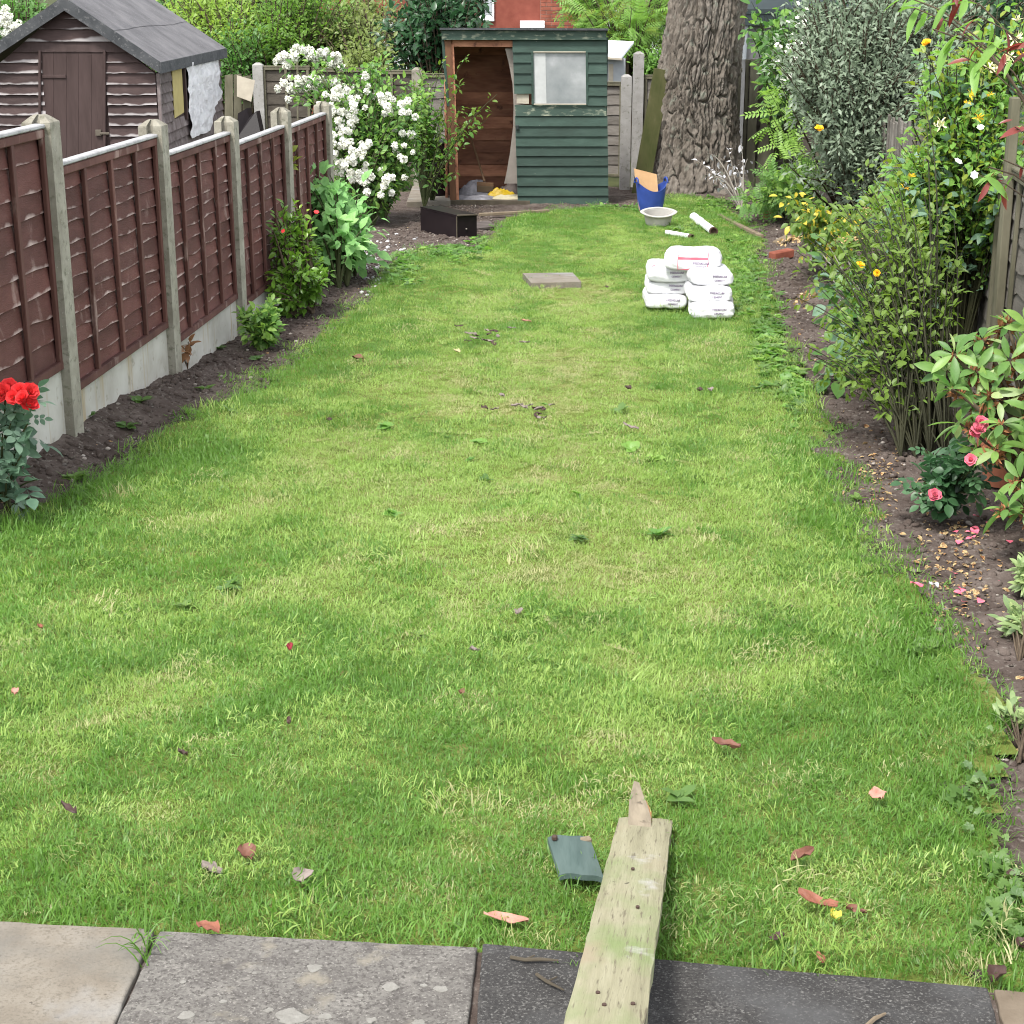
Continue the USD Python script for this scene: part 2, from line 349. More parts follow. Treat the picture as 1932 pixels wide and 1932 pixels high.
surf('pale_twig', [(0.3, (0.2, 0.18, 0.15)), (0.7, (0.34, 0.31, 0.26))], scale=20, rough=0.9, isl=0.2)
surf('brick', [(0.3, (0.19, 0.055, 0.035)), (0.7, (0.33, 0.115, 0.075))], scale=9, rough=0.9, spec=0.15, isl=0.25, bump=0.4, bscale=90)
surf('mortar', [(0.3, (0.27, 0.2, 0.16)), (0.7, (0.36, 0.28, 0.23))], scale=9, rough=0.95, spec=0.1)
surf('red_render', [(0.3, (0.21, 0.058, 0.04)), (0.7, (0.28, 0.085, 0.06))], scale=6, rough=0.9, spec=0.15)
flat('white_paint', (0.74, 0.75, 0.76), 0.5)
flat('white_render', (0.7, 0.72, 0.75), 0.8)
flat('pale_blue_grey', (0.42, 0.45, 0.47), 0.7)
flat('dark_glass', (0.03, 0.035, 0.04), 0.08, 0.6)
flat('slate_green', (0.05, 0.07, 0.07), 0.6)
flat('grey_wall', (0.24, 0.235, 0.23), 0.85)
# things on the grass
flat('sack_fray', (0.62, 0.55, 0.45), 0.8)
surf('blue_plastic', [(0.3, (0.022, 0.052, 0.25)), (0.7, (0.04, 0.085, 0.36))], scale=8, rough=0.5, spec=0.4)
surf('plywood', [(0.3, (0.5, 0.3, 0.15)), (0.7, (0.62, 0.4, 0.21))], scale=7, rough=0.75, spec=0.25, spots=[((0.34, 0.2, 0.1), 9, 0.7, 0.06)])
flat('grey_plastic', (0.5, 0.48, 0.44), 0.45)
surf('white_pipe', [(0.3, (0.66, 0.67, 0.68)), (0.7, (0.78, 0.79, 0.8))], scale=20, rough=0.4, spots=[((0.3, 0.27, 0.2), 30, 0.7, 0.04)])
flat('pipe_dirt', (0.09, 0.05, 0.035), 0.9)
surf('black_lacquer', [(0.3, (0.007, 0.005, 0.006)), (0.7, (0.014, 0.010, 0.011))], scale=5, rough=0.3, spec=0.14, bump=0.1)
surf('slab_tan', [(0.28, (0.193, 0.163, 0.127)), (0.5, (0.261, 0.230, 0.186)), (0.75, (0.333, 0.306, 0.262))], scale=7, rough=0.92, spec=0.15, bump=0.45, bscale=130, dist=0.003, detail=9, spots=[((0.182, 0.159, 0.127), 150, 0.58, 0.08), ((0.129, 0.111, 0.091), 60, 0.69, 0.03), ((0.333, 0.333, 0.326), 2.2, 0.62, 0.08), ((0.197, 0.186, 0.163), 3.1, 0.6, 0.09)])
surf('slab_grey', [(0.28, (0.138, 0.127, 0.116)), (0.5, (0.193, 0.182, 0.165)), (0.75, (0.259, 0.244, 0.220))], scale=14, rough=0.92, spec=0.15, bump=0.5, bscale=150, dist=0.003, detail=9, spots=[((0.110, 0.101, 0.094), 34, 0.6, 0.1), ((0.094, 0.086, 0.079), 130, 0.56, 0.08), ((0.308, 0.292, 0.264), 190, 0.62, 0.06), ((0.275, 0.248, 0.198), 9, 0.66, 0.07), ((0.484, 0.473, 0.440), 24, 0.735, 0.008)])
surf('lichen', [(0.3, (0.24, 0.23, 0.205)), (0.7, (0.33, 0.32, 0.29))], scale=60, rough=0.95, spec=0.1, bump=0.5, bscale=200)
surf('slab_dark', [(0.28, (0.037, 0.035, 0.034)), (0.5, (0.067, 0.064, 0.061)), (0.75, (0.114, 0.109, 0.103))], scale=12, rough=0.9, spec=0.2, bump=0.6, bscale=160, dist=0.004, detail=10, spots=[((0.042, 0.040, 0.039), 150, 0.5, 0.09), ((0.186, 0.181, 0.170), 190, 0.6, 0.05), ((0.219, 0.210, 0.197), 60, 0.72, 0.02), ((0.101, 0.101, 0.101), 4, 0.62, 0.12)])
surf('slab_brown', [(0.28, (0.16, 0.125, 0.09)), (0.75, (0.29, 0.24, 0.18))], scale=9, rough=0.92, spec=0.15, bump=0.5, bscale=150, dist=0.003, detail=9)
surf('plank_wood', [(0.25, (0.209, 0.193, 0.121)), (0.5, (0.341, 0.319, 0.209)), (0.75, (0.462, 0.435, 0.308))], scale=6.0, stretch=(5, .3, 1), rough=0.85, spec=0.2, bump=0.6, bscale=34, bstretch=(7, .35, 1), dist=0.004, detail=12, spots=[((0.231, 0.286, 0.121), 2.8, 0.57, 0.1, (2, 1, 1)), ((0.36, 0.29, 0.2), 3.4, 0.62, 0.08), ((0.176, 0.154, 0.105), 60, 0.62, 0.05, (3, .08, 1)), ((0.055, 0.044, 0.033), 19, 0.69, 0.025, (1, .7, 1)), ((0.462, 0.451, 0.418), 7, 0.66, 0.05)], rot=math.radians(-7.3))
surf('offcut_wood', [(0.3, (0.2, 0.165, 0.115)), (0.7, (0.37, 0.31, 0.22))], scale=14, stretch=(3, .6, 1), rough=0.85, bump=0.4, bscale=30, spots=[((0.075, 0.055, 0.04), 22, 0.66, 0.04), ((0.4, 0.22, 0.1), 16, 0.7, 0.04)])
surf('torn_wood', [(0.3, (0.36, 0.17, 0.075)), (0.7, (0.52, 0.31, 0.15))], scale=30, rough=0.9)
surf('green_panel', [(0.3, (0.05, 0.085, 0.075)), (0.7, (0.1, 0.145, 0.13))], scale=9, stretch=(5, 1.0, 1), rough=0.55, spec=0.4, bump=0.25, bscale=30, spots=[((0.34, 0.38, 0.34), 9, 0.66, 0.02, (6, 1.2, 1)), ((0.28, 0.32, 0.28), 26, 0.7, 0.02)])
flat('nail_rust', (0.07, 0.04, 0.028), 0.7)
flat('terracotta', (0.34, 0.13, 0.075), 0.85, 0.15)
surf('pebble', [(0.3, (0.2, 0.17, 0.14)), (0.7, (0.42, 0.38, 0.34))], scale=30, rough=0.85, isl=0.5)
surf('pale_chip', [(0.3, (0.4, 0.4, 0.39)), (0.7, (0.62, 0.62, 0.62))], scale=30, rough=0.8, isl=0.25)
for nm, c in (('dead_leaf', (0.2, 0.085, 0.055)), ('pink_leaf', (0.42, 0.2, 0.15)), ('dark_leaf', (0.07, 0.036, 0.028)), ('red_petal', (0.26, 0.02, 0.03)), ('yellow_leaf', (0.56, 0.5, 0.07)), ('terra_leaf', (0.3, 0.11, 0.065)), ('grey_scrap', (0.27, 0.22, 0.19)), ('pale_leaf', (0.55, 0.5, 0.25))):
    c = np.array(c)
    surf(nm, [(0.3, tuple(c * 0.72)), (0.7, tuple(np.minimum(c * 1.2, .8)))], scale=40, rough=0.6, spec=0.35, bump=0.5, bscale=120)
surf('litter', [(0.3, (0.09, 0.045, 0.022)), (0.42, (0.3, 0.12, 0.04)), (0.5, (0.48, 0.4, 0.2)), (0.58, (0.2, 0.1, 0.05)), (0.7, (0.5, 0.28, 0.1))], scale=70, rough=0.8, isl=0.3)
surf('pink_petal', [(0.3, (0.55, 0.08, 0.14)), (0.7, (0.75, 0.2, 0.26))], scale=30, rough=0.6, isl=0.2)
surf('red_bloom', [(0.3, (0.62, 0.018, 0.022)), (0.7, (0.8, 0.06, 0.06))], scale=30, rough=0.5, spec=0.3, isl=0.15)
surf('white_bloom', [(0.3, (0.66, 0.67, 0.55)), (0.7, (0.8, 0.8, 0.74))], scale=12, rough=0.7, spec=0.2, isl=0.1)
surf('yellow_bloom', [(0.3, (0.75, 0.42, 0.01)), (0.7, (0.85, 0.55, 0.03))], scale=30, rough=0.6)
surf('cream_bloom', [(0.3, (0.68, 0.62, 0.28)), (0.7, (0.78, 0.74, 0.5))], scale=20, rough=0.6)
surf('peach_bloom', [(0.3, (0.55, 0.34, 0.15)), (0.7, (0.68, 0.47, 0.24))], scale=40, rough=0.8)
surf('dead_flower', [(0.3, (0.26, 0.1, 0.04)), (0.7, (0.42, 0.19, 0.08))], scale=30, rough=0.9, isl=0.3)
surf('silver_leaf', [(0.3, (0.42, 0.42, 0.44)), (0.7, (0.62, 0.62, 0.64))], scale=20, rough=0.6, isl=0.2)

# ------------------------------------------------------------------ ground, lawn, beds
def PX(pts):
    return np.array([G(*p)[:2] for p in pts])


LAWN_PX = [(-420, 1210), (0, 987), (70, 962), (150, 928), (250, 862), (340, 800), (440, 748), (520, 702), (590, 655), (640, 612), (690, 560), (740, 505), (795, 474), (860, 472), (912, 460), (940, 440), (965, 412), (1060, 398), (1150, 392), (1200, 396), (1290, 368), (1350, 380), (1400, 420), (1428, 446), (1430, 500), (1442, 560), (1460, 620),
           (1495, 700), (1528, 780), (1570, 870), (1612, 960), (1675, 1080), (1732, 1190), (1815, 1285), (1852, 1345), (1850, 1420), (1825, 1500), (1825, 1590), (1880, 1700), (2000, 1790), (2060, 1890), (1932, 1874), (1868, 1866), (905, 1787), (295, 1757), (0, 1738), (-300, 1722)]
LAWN_XY = PX(LAWN_PX)
LAWN = Polygon(LAWN_XY).buffer(0.02).buffer(-0.02)
HOUSE_PX = [(-300, 1722), (295, 1757), (905, 1787), (1868, 1866), (2060, 1890)]
PATIO_LINE = PX(HOUSE_PX)

POST_D = [(109, 802, 6.95), (318, 722, 8.48), (450, 634, 9.9), (546, 575, 11.35)]   # left fence posts: x, foot, distance
FENCE_X = lambda y: -1.79 + 0.0752 * (y - 6.92)     # the line of the left fence (garden side)
RFENCE_X = lambda y: 2.45 + 0.125 * (y - 8.8)       # the line of the right fence (garden side)


def bump_left(x, y):
    x, y = np.asarray(x, float), np.asarray(y, float)
    k = np.clip(shapely.distance(LAWN, shapely.points(np.stack([x, y], -1))) / 0.34, 0, 1)
    return 0.125 * k * (x < 0) * np.where(y < 6.6, 1, np.exp(-((y - 6.6) / 1.5) ** 2))


def gz(x, y, soil=False):
    x, y = np.asarray(x, float), np.asarray(y, float)
    z = plane_z(y)
    p = np.stack([x, y, np.zeros_like(x)], -1)
    if soil:
        z = z + bump_left(x, y) + (meshkit.fbm(p * 3.5, 3, 5) - 0.5) * 0.05 - 0.005
    else:
        z = z + (meshkit.fbm(p * 1.6, 3, 9) - 0.5) * 0.035
    return z


def grid_mesh(x0, x1, y0, y1, s, inside, zf):
    xs, ys = np.arange(x0, x1 + s, s), np.arange(y0, y1 + s, s)
    X, Y = np.meshgrid(xs, ys); n = len(xs)
    v = np.c_[X.ravel(), Y.ravel(), zf(X.ravel(), Y.ravel())]
    i, j = np.meshgrid(np.arange(len(ys) - 1), np.arange(n - 1), indexing='ij')
    a = (i * n + j).ravel(); q = np.stack([a, a + 1, a + n + 1, a + n], 1)
    if inside is not None:
        ok = inside(v[:, 0], v[:, 1]); q = q[ok[q].any(1)]
        used = np.unique(q); mp = np.zeros(len(v), int); mp[used] = np.arange(len(used)); v, q = v[used], mp[q]
    return v, q


def in_lawn(x, y, buf=0.0):
    p = LAWN if buf == 0 else LAWN.buffer(buf)
    return shapely.contains_xy(p, x, y)


def soilz(x, y):
    p = np.stack([x, y, np.zeros_like(x)], -1)
    return gz(x, y, True) + (meshkit.fbm(p * 14, 3, 2) - 0.5) * 0.024 + (meshkit.noise(p * 55, 4) - 0.5) * 0.014


v, f = grid_mesh(-60, 60, -20, 30, 0.5, None, lambda x, y: plane_z(y) - 0.09)
big = ([v, *[np.array([[sx, sy, plane_z(np.array(sy)) - 0.095]]) for sx in () for sy in ()]], f)
far_v = np.array([(-700, -300, -0.15), (700, -300, -0.15), (700, -20, plane_z(np.array(-20.0)) - .1), (-700, -20, plane_z(np.array(-20.0)) - .1)])
xs = np.array([-700, -60, 60, 700.0]); ys = np.array([-300, -20, 30, 900.0])
rv, rf = [], []
for a in range(3):
    for b in range(3):
        if a == 1 and b == 1: continue
        k = len(rv)
        rv += [(xs[a], ys[b], plane_z(ys[b]) - .09), (xs[a + 1], ys[b], plane_z(ys[b]) - .09), (xs[a + 1], ys[b + 1], plane_z(ys[b + 1]) - .09), (xs[a], ys[b + 1], plane_z(ys[b + 1]) - .09)]
        rf += [(k, k + 1, k + 2, k + 3)]
obj('ground', join([(v, f), (np.array(rv), np.array(rf))]), 'far_earth', smooth=True, kind='structure', label='earth and rough ground around and beyond the garden')
obj('lawn', grid_mesh(-4.2, 3.4, 2.2, 19.5, 0.06, lambda x, y: in_lawn(x, y, 0.02), lambda x, y: gz(x, y)), 'lawn_base', smooth=True, kind='structure', label='long sloping back garden lawn')
patio_y = lambda x: np.interp(x, PATIO_LINE[:, 0], PATIO_LINE[:, 1])
obj('soil_bed', grid_mesh(-4.2, 0.1, 3.4, 20.5, 0.03, lambda x, y: ~in_lawn(x, y, -0.05) & (x < 0.05) & (x > -4.2) & (y > patio_y(x) + 0.02), soilz), 'soil', smooth=True, kind='structure', label='bare dark soil border along the left fence')
obj('soil_bed', grid_mesh(-0.0, 4.6, 2.4, 21.5, 0.03, lambda x, y: ~in_lawn(x, y, -0.05) & (x > 0) & (x < RFENCE_X(y) + 0.2) & (y > patio_y(x) + 0.02), soilz), 'soil', smooth=True, kind='structure', label='soil border along the right fence strewn with petals')

# ------------------------------------------------------------------ paving of the patio
def slab(px4, mtl, label, top=0.035, thick=0.06, name='paving_slab', group=None):
    c = np.array([G(*p, h=top) for p in px4])
    o = c.mean(0); t = thing(name, label, 'paving slab', (o[0], o[1], o[2] - thick), group=group)
    # slightly rounded, chipped rim
    poly = Polygon(c[:, :2]).buffer(-0.003).buffer(0.002)
    ring = np.array(poly.segmentize(0.02).exterior.coords)[:-1]
    if Polygon(ring).exterior.is_ccw is False: ring = ring[::-1]
    nz = meshkit.fbm(np.c_[ring * 30, np.zeros(len(ring))], 2, 8)[:, None] - 0.5
    cen = ring.mean(0); dirs = unit(ring - cen)
    z = lambda r: c[:, 2].mean() + (-SLOPE) * (r[:, 1] - c[:, 1].mean())
    rings = []
    for dz, inset in ((-thick, 0), (-0.003, 0), (-0.001, 0.0015), (0, 0.004)):
        r = ring - dirs * inset + dirs * nz * 0.006
        rings.append(np.c_[r, z(r) + dz])
    obj('stone', loft(rings, True, True), mtl, t)
    return t


jq = [G(*p, h=.022) for p in ((-600, 1735), (295, 1764), (905, 1797), (1868, 1872), (2700, 1960), (2900, 2250), (-700, 2120))]
obj('patio_bed', prism(jq, (0, 0, -.05)), 'soil', kind='structure', label='earth filling the joints between the paving slabs')
slab([(-330, 1720), (293, 1752), (212, 1940), (-420, 1918)], 'slab_tan', 'pale sandy paving slab at the left end of the patio')
GREY = slab([(300, 1755), (901, 1786), (866, 2110), (152, 2075)], 'slab_grey', 'mid grey paving slab with white lichen spots')
for k, (x, y, r_) in enumerate(((595, 1826, .016), (737, 1863, .017), (832, 1866, .013), (545, 1919, .028), (615, 1918, .012), (350, 1916, .014), (345, 1853, .006), (480, 1836, .005), (800, 1859, .006), (790, 1930, .012), (507, 1906, .009), (680, 1878, .006), (420, 1890, .007), (560, 1795, .005), (700, 1925, .010))):
    aa = np.linspace(0, 2 * np.pi, 22, endpoint=False); rr_ = .78 * r_ * (1 + .55 * (meshkit.fbm(np.c_[np.cos(aa) * 2 + k * 9, np.sin(aa) * 2, np.zeros(22)], 3, k) - .5) * 2)
    c_ = G(x, y, .0352); lp = c_ + np.c_[rr_ * np.cos(aa) * 1.15, rr_ * np.sin(aa), -SLOPE * rr_ * np.sin(aa)]
    obj('lichen_patch', prism(lp, (0, 0, .0007)), 'lichen', GREY)
slab([(910, 1779), (1866, 1862), (1940, 2150), (880, 2120)], 'slab_dark', 'dark charcoal paving slab under the long plank')
slab([(1873, 1864), (2500, 1925), (2620, 2200), (1950, 2150)], 'slab_brown', 'brownish paving slab showing only its corner beside the charcoal slab')
slab([(-440, 1925), (208, 1947), (146, 2100), (-500, 2080)], 'slab_grey', 'grey paving slab whose edge shows along the bottom behind the sandy slab', top=0.032)
slab([(767, 381), (778, 351), (846, 349), (850, 379)], 'slab_tan', 'pale concrete slab beside the doorway of the green shed', top=0.06, thick=0.09)
slab([(1002, 534), (986, 515), (1081, 514), (1097, 531)], 'slab_tan', 'loose square slab lying flat on the lawn left of the white sacks', top=0.045, thick=0.045)

# ------------------------------------------------------------------ left fence: concrete posts, gravel boards, lap panels
def h_post(xy, z0, z1, run, w=0.115, mtl='post_concrete', label='', group=None, slot=0.032, cat='fence post'):
    run = unit(np.array([*run, 0.0]))[:2]; nrm = np.array([run[1], -run[0]])
    a, s, dp = w / 2, slot / 2, 0.03
    prof = [(-a, -a), (a, -a), (a, -s), (a - dp, -s), (a - dp, s), (a, s), (a, a), (-a, a), (-a, s), (-a + dp, s), (-a + dp, -s), (-a, -s)]
    prof = np.array(prof)
    t = thing('concrete_post' if cat == 'fence post' else 'post', label, cat, (xy[0], xy[1], z0), group=group)
    rings = []
    H = z1 - z0
    for h, k in ((-0.15, 1), (0.3 * H, 1), (0.6 * H, 1), (H - 0.035, 1), (H - 0.028, 0.985), (H - 0.006, 0.5), (H, 0.34)):
        p = prof * k
        p = p + (R.random(p.shape) - .5) * 0.0016
        rings.append(np.c_[xy[0] + p[:, 0] * run[0] + p[:, 1] * nrm[0], xy[1] + p[:, 0] * run[1] + p[:, 1] * nrm[1], np.full(len(p), z0 + h)])
    obj('shaft', loft(rings, True, True), mtl, t)
    return t


def lap_panel(p0, p1, zt, zb, nb, nbat, label, mats=('fence_board', 'fence_batten', 'fence_cap'), side=1, group=None, seed=0, wavy=0.012, cap=True, name='fence_panel', nx=18):
    """Waney lap panel from p0 to p1 (x, y), facing to the right of the run when side = 1. zt, zb: (z at p0, z at p1)."""
    rr = np.random.default_rng(seed + 100)
    p0, p1 = np.array(p0, float), np.array(p1, float); L = np.linalg.norm(p1 - p0); run = (p1 - p0) / L
    nrm = np.array([run[1], -run[0]]) * side
    P = lambda s, z, o: np.array([*(p0 + run * s + nrm * o), z])
    t = thing(name, label, 'fence panel', (*(p0 + p1) / 2, min(zb)), group=group)
    zt_, zb_ = lambda s: zt[0] + (zt[1] - zt[0]) * s / L, lambda s: zb[0] + (zb[1] - zb[0]) * s / L
    s = np.linspace(0.015, L - 0.015, nx)
    top_in = 0.04
    for k in range(nb):
        f0, f1 = k / nb, (k + 1) / nb
        hts = (zt_(s) - top_in - zb_(s) - 0.02)
        wob = wavy * 2.4 * (meshkit.fbm(np.c_[s * 5 + seed * 7, np.full(nx, k * 3.3), np.full(nx, seed)], 2, k) - 0.5) + rr.normal(0, 0.004)
        zl = zb_(s) + 0.02 + hts * f0 + (wob if k else 0); zu = zb_(s) + 0.02 + hts * f1 + 0.018
        if k == nb - 1: zu = zu - 0.018
        o0, o1 = 0.012 + rr.normal(0, .0015), 0.001
        rows = [np.array([P(a, b, o1) for a, b in zip(s, zu)]), np.array([P(a, b, o0) for a, b in zip(s, zl)]), np.array([P(a, b, o0 - 0.008) for a, b in zip(s, zl)])]
        v = np.vstack(rows); i = np.arange(nx - 1)
        ff = [np.stack([r * nx + i, (r + 1) * nx + i, (r + 1) * nx + i + 1, r * nx + i + 1], 1) for r in (0, 1)]
        ff = np.vstack(ff)
        if side < 0: ff = ff[:, ::-1]
        off = rr.random() * 9
        uv = np.c_[np.tile(s, 3) + off, np.r_[np.ones(nx), np.zeros(nx), np.zeros(nx)]]
        obj('board', (v, ff), mats[0], t, uv=uv)
    zz = lambda a: (zb_(a) + 0.0, zt_(a) - top_in)
    pos = [0.035] + [L * (i + 1) / (nbat + 1) for i in range(nbat)] + [L - 0.035]
    for a in pos:
        z0, z1 = zz(a); c = P(a, (z0 + z1) / 2, 0.022)
        obj('batten', frame_box(c, [*run, 0], [*nrm, 0], (0, 0, 1), (0.034, 0.018, z1 - z0), 0.003), mats[1], t)
    # back of the panel: a thin dark sheet closes the gaps
    q = [P(0.01, zb_(0) + .01, -0.012), P(L - .01, zb_(L) + .01, -0.012), P(L - .01, zt_(L) - .03, -0.012), P(0.01, zt_(0) - .03, -0.012)]
    obj('backing', prism(q, np.array([*nrm, 0]) * 0.006), mats[1], t)
    rail = lambda za, zb2, h, o, w, m, nm: obj(nm, bar(P(0.004, za, o), P(L - 0.004, zb2, o), w, h), m, t)
    rail(zt[0] - 0.035, zt[1] - 0.035, 0.036, 0.016, 0.034, mats[1], 'top_rail')
    rail(zb[0] + 0.012, zb[1] + 0.012, 0.036, 0.020, 0.026, mats[1], 'bottom_rail')
    if cap: rail(zt[0] - 0.007, zt[1] - 0.007, 0.016, 0.012, 0.05, mats[2], 'capping_strip')
    return t


def zpix(px, py, d):
    return C(px, py, d)[2]


pxy = []
for (x, y, d) in POST_D:
    p = C(x, y, d); pxy.append(np.array([FENCE_X(p[1]) - 0.06, p[1]]))
step = pxy[3] - pxy[2]
pxy.append(pxy[3] + step)
p_1 = pxy[0] - (pxy[1] - pxy[0])
allp = [p_1] + pxy
run = unit(np.array([0.0752, 1.0]))
ptops = [zpix(118, 203, 6.95), zpix(312, 214, 8.48), zpix(446, 210, 9.9), zpix(548, 195, 11.35), zpix(610, 185, 12.8)]
names = ['nearest tall concrete post of the left fence, beside the red rose', 'second concrete post along the left fence, before the brown shed door', 'third concrete post along the left fence, before the sheeted shed window', 'fourth concrete post along the left fence, next to the white blossom bush', 'last concrete post of the left fence, lost behind the white blossom bush']
for k in range(5):
    z0 = plane_z(pxy[k][1]) + float(bump_left(np.array(pxy[k][0] + .1), np.array(pxy[k][1])))
    h_post(pxy[k], z0, ptops[k], run, label=names[k])
h_post(p_1, plane_z(p_1[1]) + 0.12, ptops[0] + 0.07, run, label='concrete post of the left fence beyond the picture edge') if False else None
tops = [(zpix(0, 248, 6.13) + .01, zpix(104, 227, 6.92)), (zpix(127, 286, 7.0), zpix(299, 248, 8.42)), (zpix(318, 277, 8.55), zpix(433, 240, 9.85)), (zpix(450, 262, 9.95), zpix(538, 228, 11.3)), (zpix(552, 227, 11.5), zpix(600, 212, 12.5))]
bots = [(zpix(0, 771, 6.13), zpix(122, 686, 6.92)), (zpix(147, 720, 7.0), zpix(315, 625, 8.42)), (zpix(334, 636, 8.55), zpix(441, 566, 9.85)), (zpix(458, 572, 9.95), zpix(496, 548, 10.6)), (zpix(560, 505, 11.5), zpix(600, 470, 12.5))]
plab = ['nearest brown lap fence panel, cut by the left edge of the picture', 'second brown lap fence panel, below the brown shed door', 'third brown lap fence panel, between the second and third posts', 'fourth brown lap fence panel, just before the variegated shrub', 'far brown lap fence panel, partly hidden by the white blossom bush']
for k in range(5):
    a, b = allp[k], allp[k + 1]
    g0, g1 = a + run * 0.035, b - run * 0.035
    zt = (np.mean(tops[k]),) * 2; zb_m = np.mean(bots[k]); zb = (zb_m, zb_m)
    lap_panel(g0, g1, zt, zb, 12 if k else 9, 3, plab[k], seed=k, wavy=0.013)
    gl = ['pale concrete gravel board behind the red rose', 'rust streaked concrete gravel board of the second fence panel', 'concrete gravel board of the third fence panel with a dead stem before it', 'concrete gravel board of the fourth fence panel beside the variegated shrub', 'concrete gravel board of the far left panel behind the bushes'][k]
    t = thing('gravel_board', gl, 'gravel board', (*(g0 + g1) / 2, zb_m - 0.4))
    c = (g0 + g1) / 2
    obj('plate', frame_box((c[0] + .004, c[1], zb_m - 0.203), [*run, 0], [run[1], -run[0], 0], (0, 0, 1), (np.linalg.norm(g1 - g0) + 0.03, 0.03, 0.4), 0.004), 'board_concrete', t)

# ------------------------------------------------------------------ right fence (weathered grey)
rrun = unit(np.array([0.125, 1.0])); rn = np.array([-rrun[1], rrun[0]])     # rn points into the garden
rlabels = ['weathered grey lap panel cut by the right edge of the picture behind the rhododendron', 'weathered grey lap panel with two tall battens behind the many stemmed shrub', 'weathered grey lap panel behind the honeysuckle', 'grey fence panel of upright boards below the silvery bush', 'grey fence panel of upright boards nearer the big trunk', 'far weathered panel of the right fence behind the pinnate leaves']
ry = [4.3, 6.15, 8.0, 9.85, 11.9, 14.2, 16.6, 19.6]
rk = 0
for k in range(1, 7):
    y0, y1 = ry[k], ry[k + 1]
    a, b = np.array([RFENCE_X(y0), y0]) + rrun * 0.03, np.array([RFENCE_X(y1), y1]) - rrun * 0.03
    zb = plane_z((y0 + y1) / 2) + 0.04; zt = zb + 1.05
    if k in (4, 5):
        t = thing('fence_panel', rlabels[k - 1], 'fence panel', (*(a + b) / 2, zb))
        L = np.linalg.norm(b - a); n = int(L / 0.115)
        for i in range(n):
            c = a + rrun * (i + .5) * L / n + rn * R.normal(0, .004); hh = 1.05 + R.normal(0, .03)
            obj('board', frame_box((*c, zb + hh / 2), [*rrun, R.normal(0, .02)], [*rn, 0], (0, 0, 1), (L / n - 0.008 - abs(R.normal(0, .006)), 0.018, hh), 0.003), 'grey_board', t)
        for h in (0.25, 0.95):
            obj('rail', bar((*(a - rn * .03), zb + h), (*(b - rn * .03), zb + h), 0.04, 0.07), 'grey_batten', t)
    else:
        lap_panel(a, b, (zt, zt), (zb, zb), 10, 3, rlabels[k - 1], mats=('grey_board', 'grey_batten', 'grey_batten'), side=-1, seed=20 + k, wavy=0.03)
for y0, y1, lab, sd in ((4.3, 6.15, 'weathered grey lap panel of the right fence behind the small azaleas', 31), (2.45, 4.3, 'weathered grey lap panel of the right fence closest to the patio', 32)):
    a, b = np.array([RFENCE_X(y0), y0]) + rrun * 0.03, np.array([RFENCE_X(y1), y1]) - rrun * 0.03; zb = plane_z((y0 + y1) / 2) + .04
    lap_panel(a, b, (zb + 1.05,) * 2, (zb, zb), 10, 3, lab, mats=('grey_board', 'grey_batten', 'grey_batten'), side=-1, seed=sd, wavy=0.03)
for (px, d0, h, w, lab) in ((1893, 7.83, 1.42, 0.075, 'tall greenish timber stake standing against the right fence'), (1820, 9.0, 1.0, 0.04, 'thin dark leaning batten on the right fence behind the many stemmed shrub')):
    p = C(px, 587, d0); x0 = RFENCE_X(p[1]) - 0.06; zb = plane_z(p[1])
    t = thing('stake', lab, 'stake', (x0, p[1], zb))
    if w > .05:
        for o in (-0.026, 0.026):
            obj('timber', bar((x0 + 0.03 + o * .2, p[1] + o, zb - .05), (x0 + .02 + o * .2, p[1] + o, zb + h), 0.045, 0.04, upv=(1, 0, 0)), 'grey_batten', t)
    else:
        obj('timber', bar((x0, p[1], zb - .05), (x0 - .04, p[1] + .06, zb + h), w, 0.03, upv=(1, 0, 0)), 'dark_old_wood', t)
pc = C(1645 + 40, 480, 9.4)
t = thing('garden_cane', 'slim brown cane standing upright before the right fence', 'cane', (RFENCE_X(9.4) - .12, 9.4, plane_z(9.4)))
obj('cane', tube([(RFENCE_X(9.4) - .14, 9.4, plane_z(9.4) - .03), (RFENCE_X(9.4) - .11, 9.4, .25), (RFENCE_X(9.4) - .10, 9.4, .75)], 0.008), 'red_stem', t)

# ------------------------------------------------------------------ back fence
BY = C(1178, 355, 21.6)[1]


def bx(px): return W(px, 200, BY)[0]


bgz = float(plane_z(BY))
bpan = [(496, 588, 124, 'dark_board', 'grey brown lap panel behind the brown shed, right of the white topped post'), (590, 690, 128, 'dark_board', 'lap panel of the back fence behind the arching white blossom'), (695, 785, 132, 'dark_board', 'lap panel of the back fence above the white blossom bush'), (792, 900, 138, 'grey_board', 'grey brown lap panel of the back fence left of the green shed'),
        (1100, 1176, 154, 'grey_board', 'lap panel of the back fence between the green shed and the first pale post'), (1212, 1296, 141, 'grey_board', 'lap panel of the back fence left of the big trunk'), (1300, 1398, 128, 'dark_board', 'lap panel of the back fence behind the big trunk'), (1402, 1500, 112, 'dark_board', 'dark lap panel of the back fence right of the big trunk'), (1503, 1590, 118, 'dark_board', 'dark lap panel of the back fence behind the silvery bush')]
for k, (a, b, ty, m, lab) in enumerate(bpan):
    zt = W(a, ty, BY)[2]
    lap_panel((bx(a), BY), (bx(b), BY), (zt, zt), (bgz + .1, bgz + .1), 9, 1, lab, mats=(m, 'grey_batten', 'grey_batten'), side=1, seed=40 + k, nx=10)
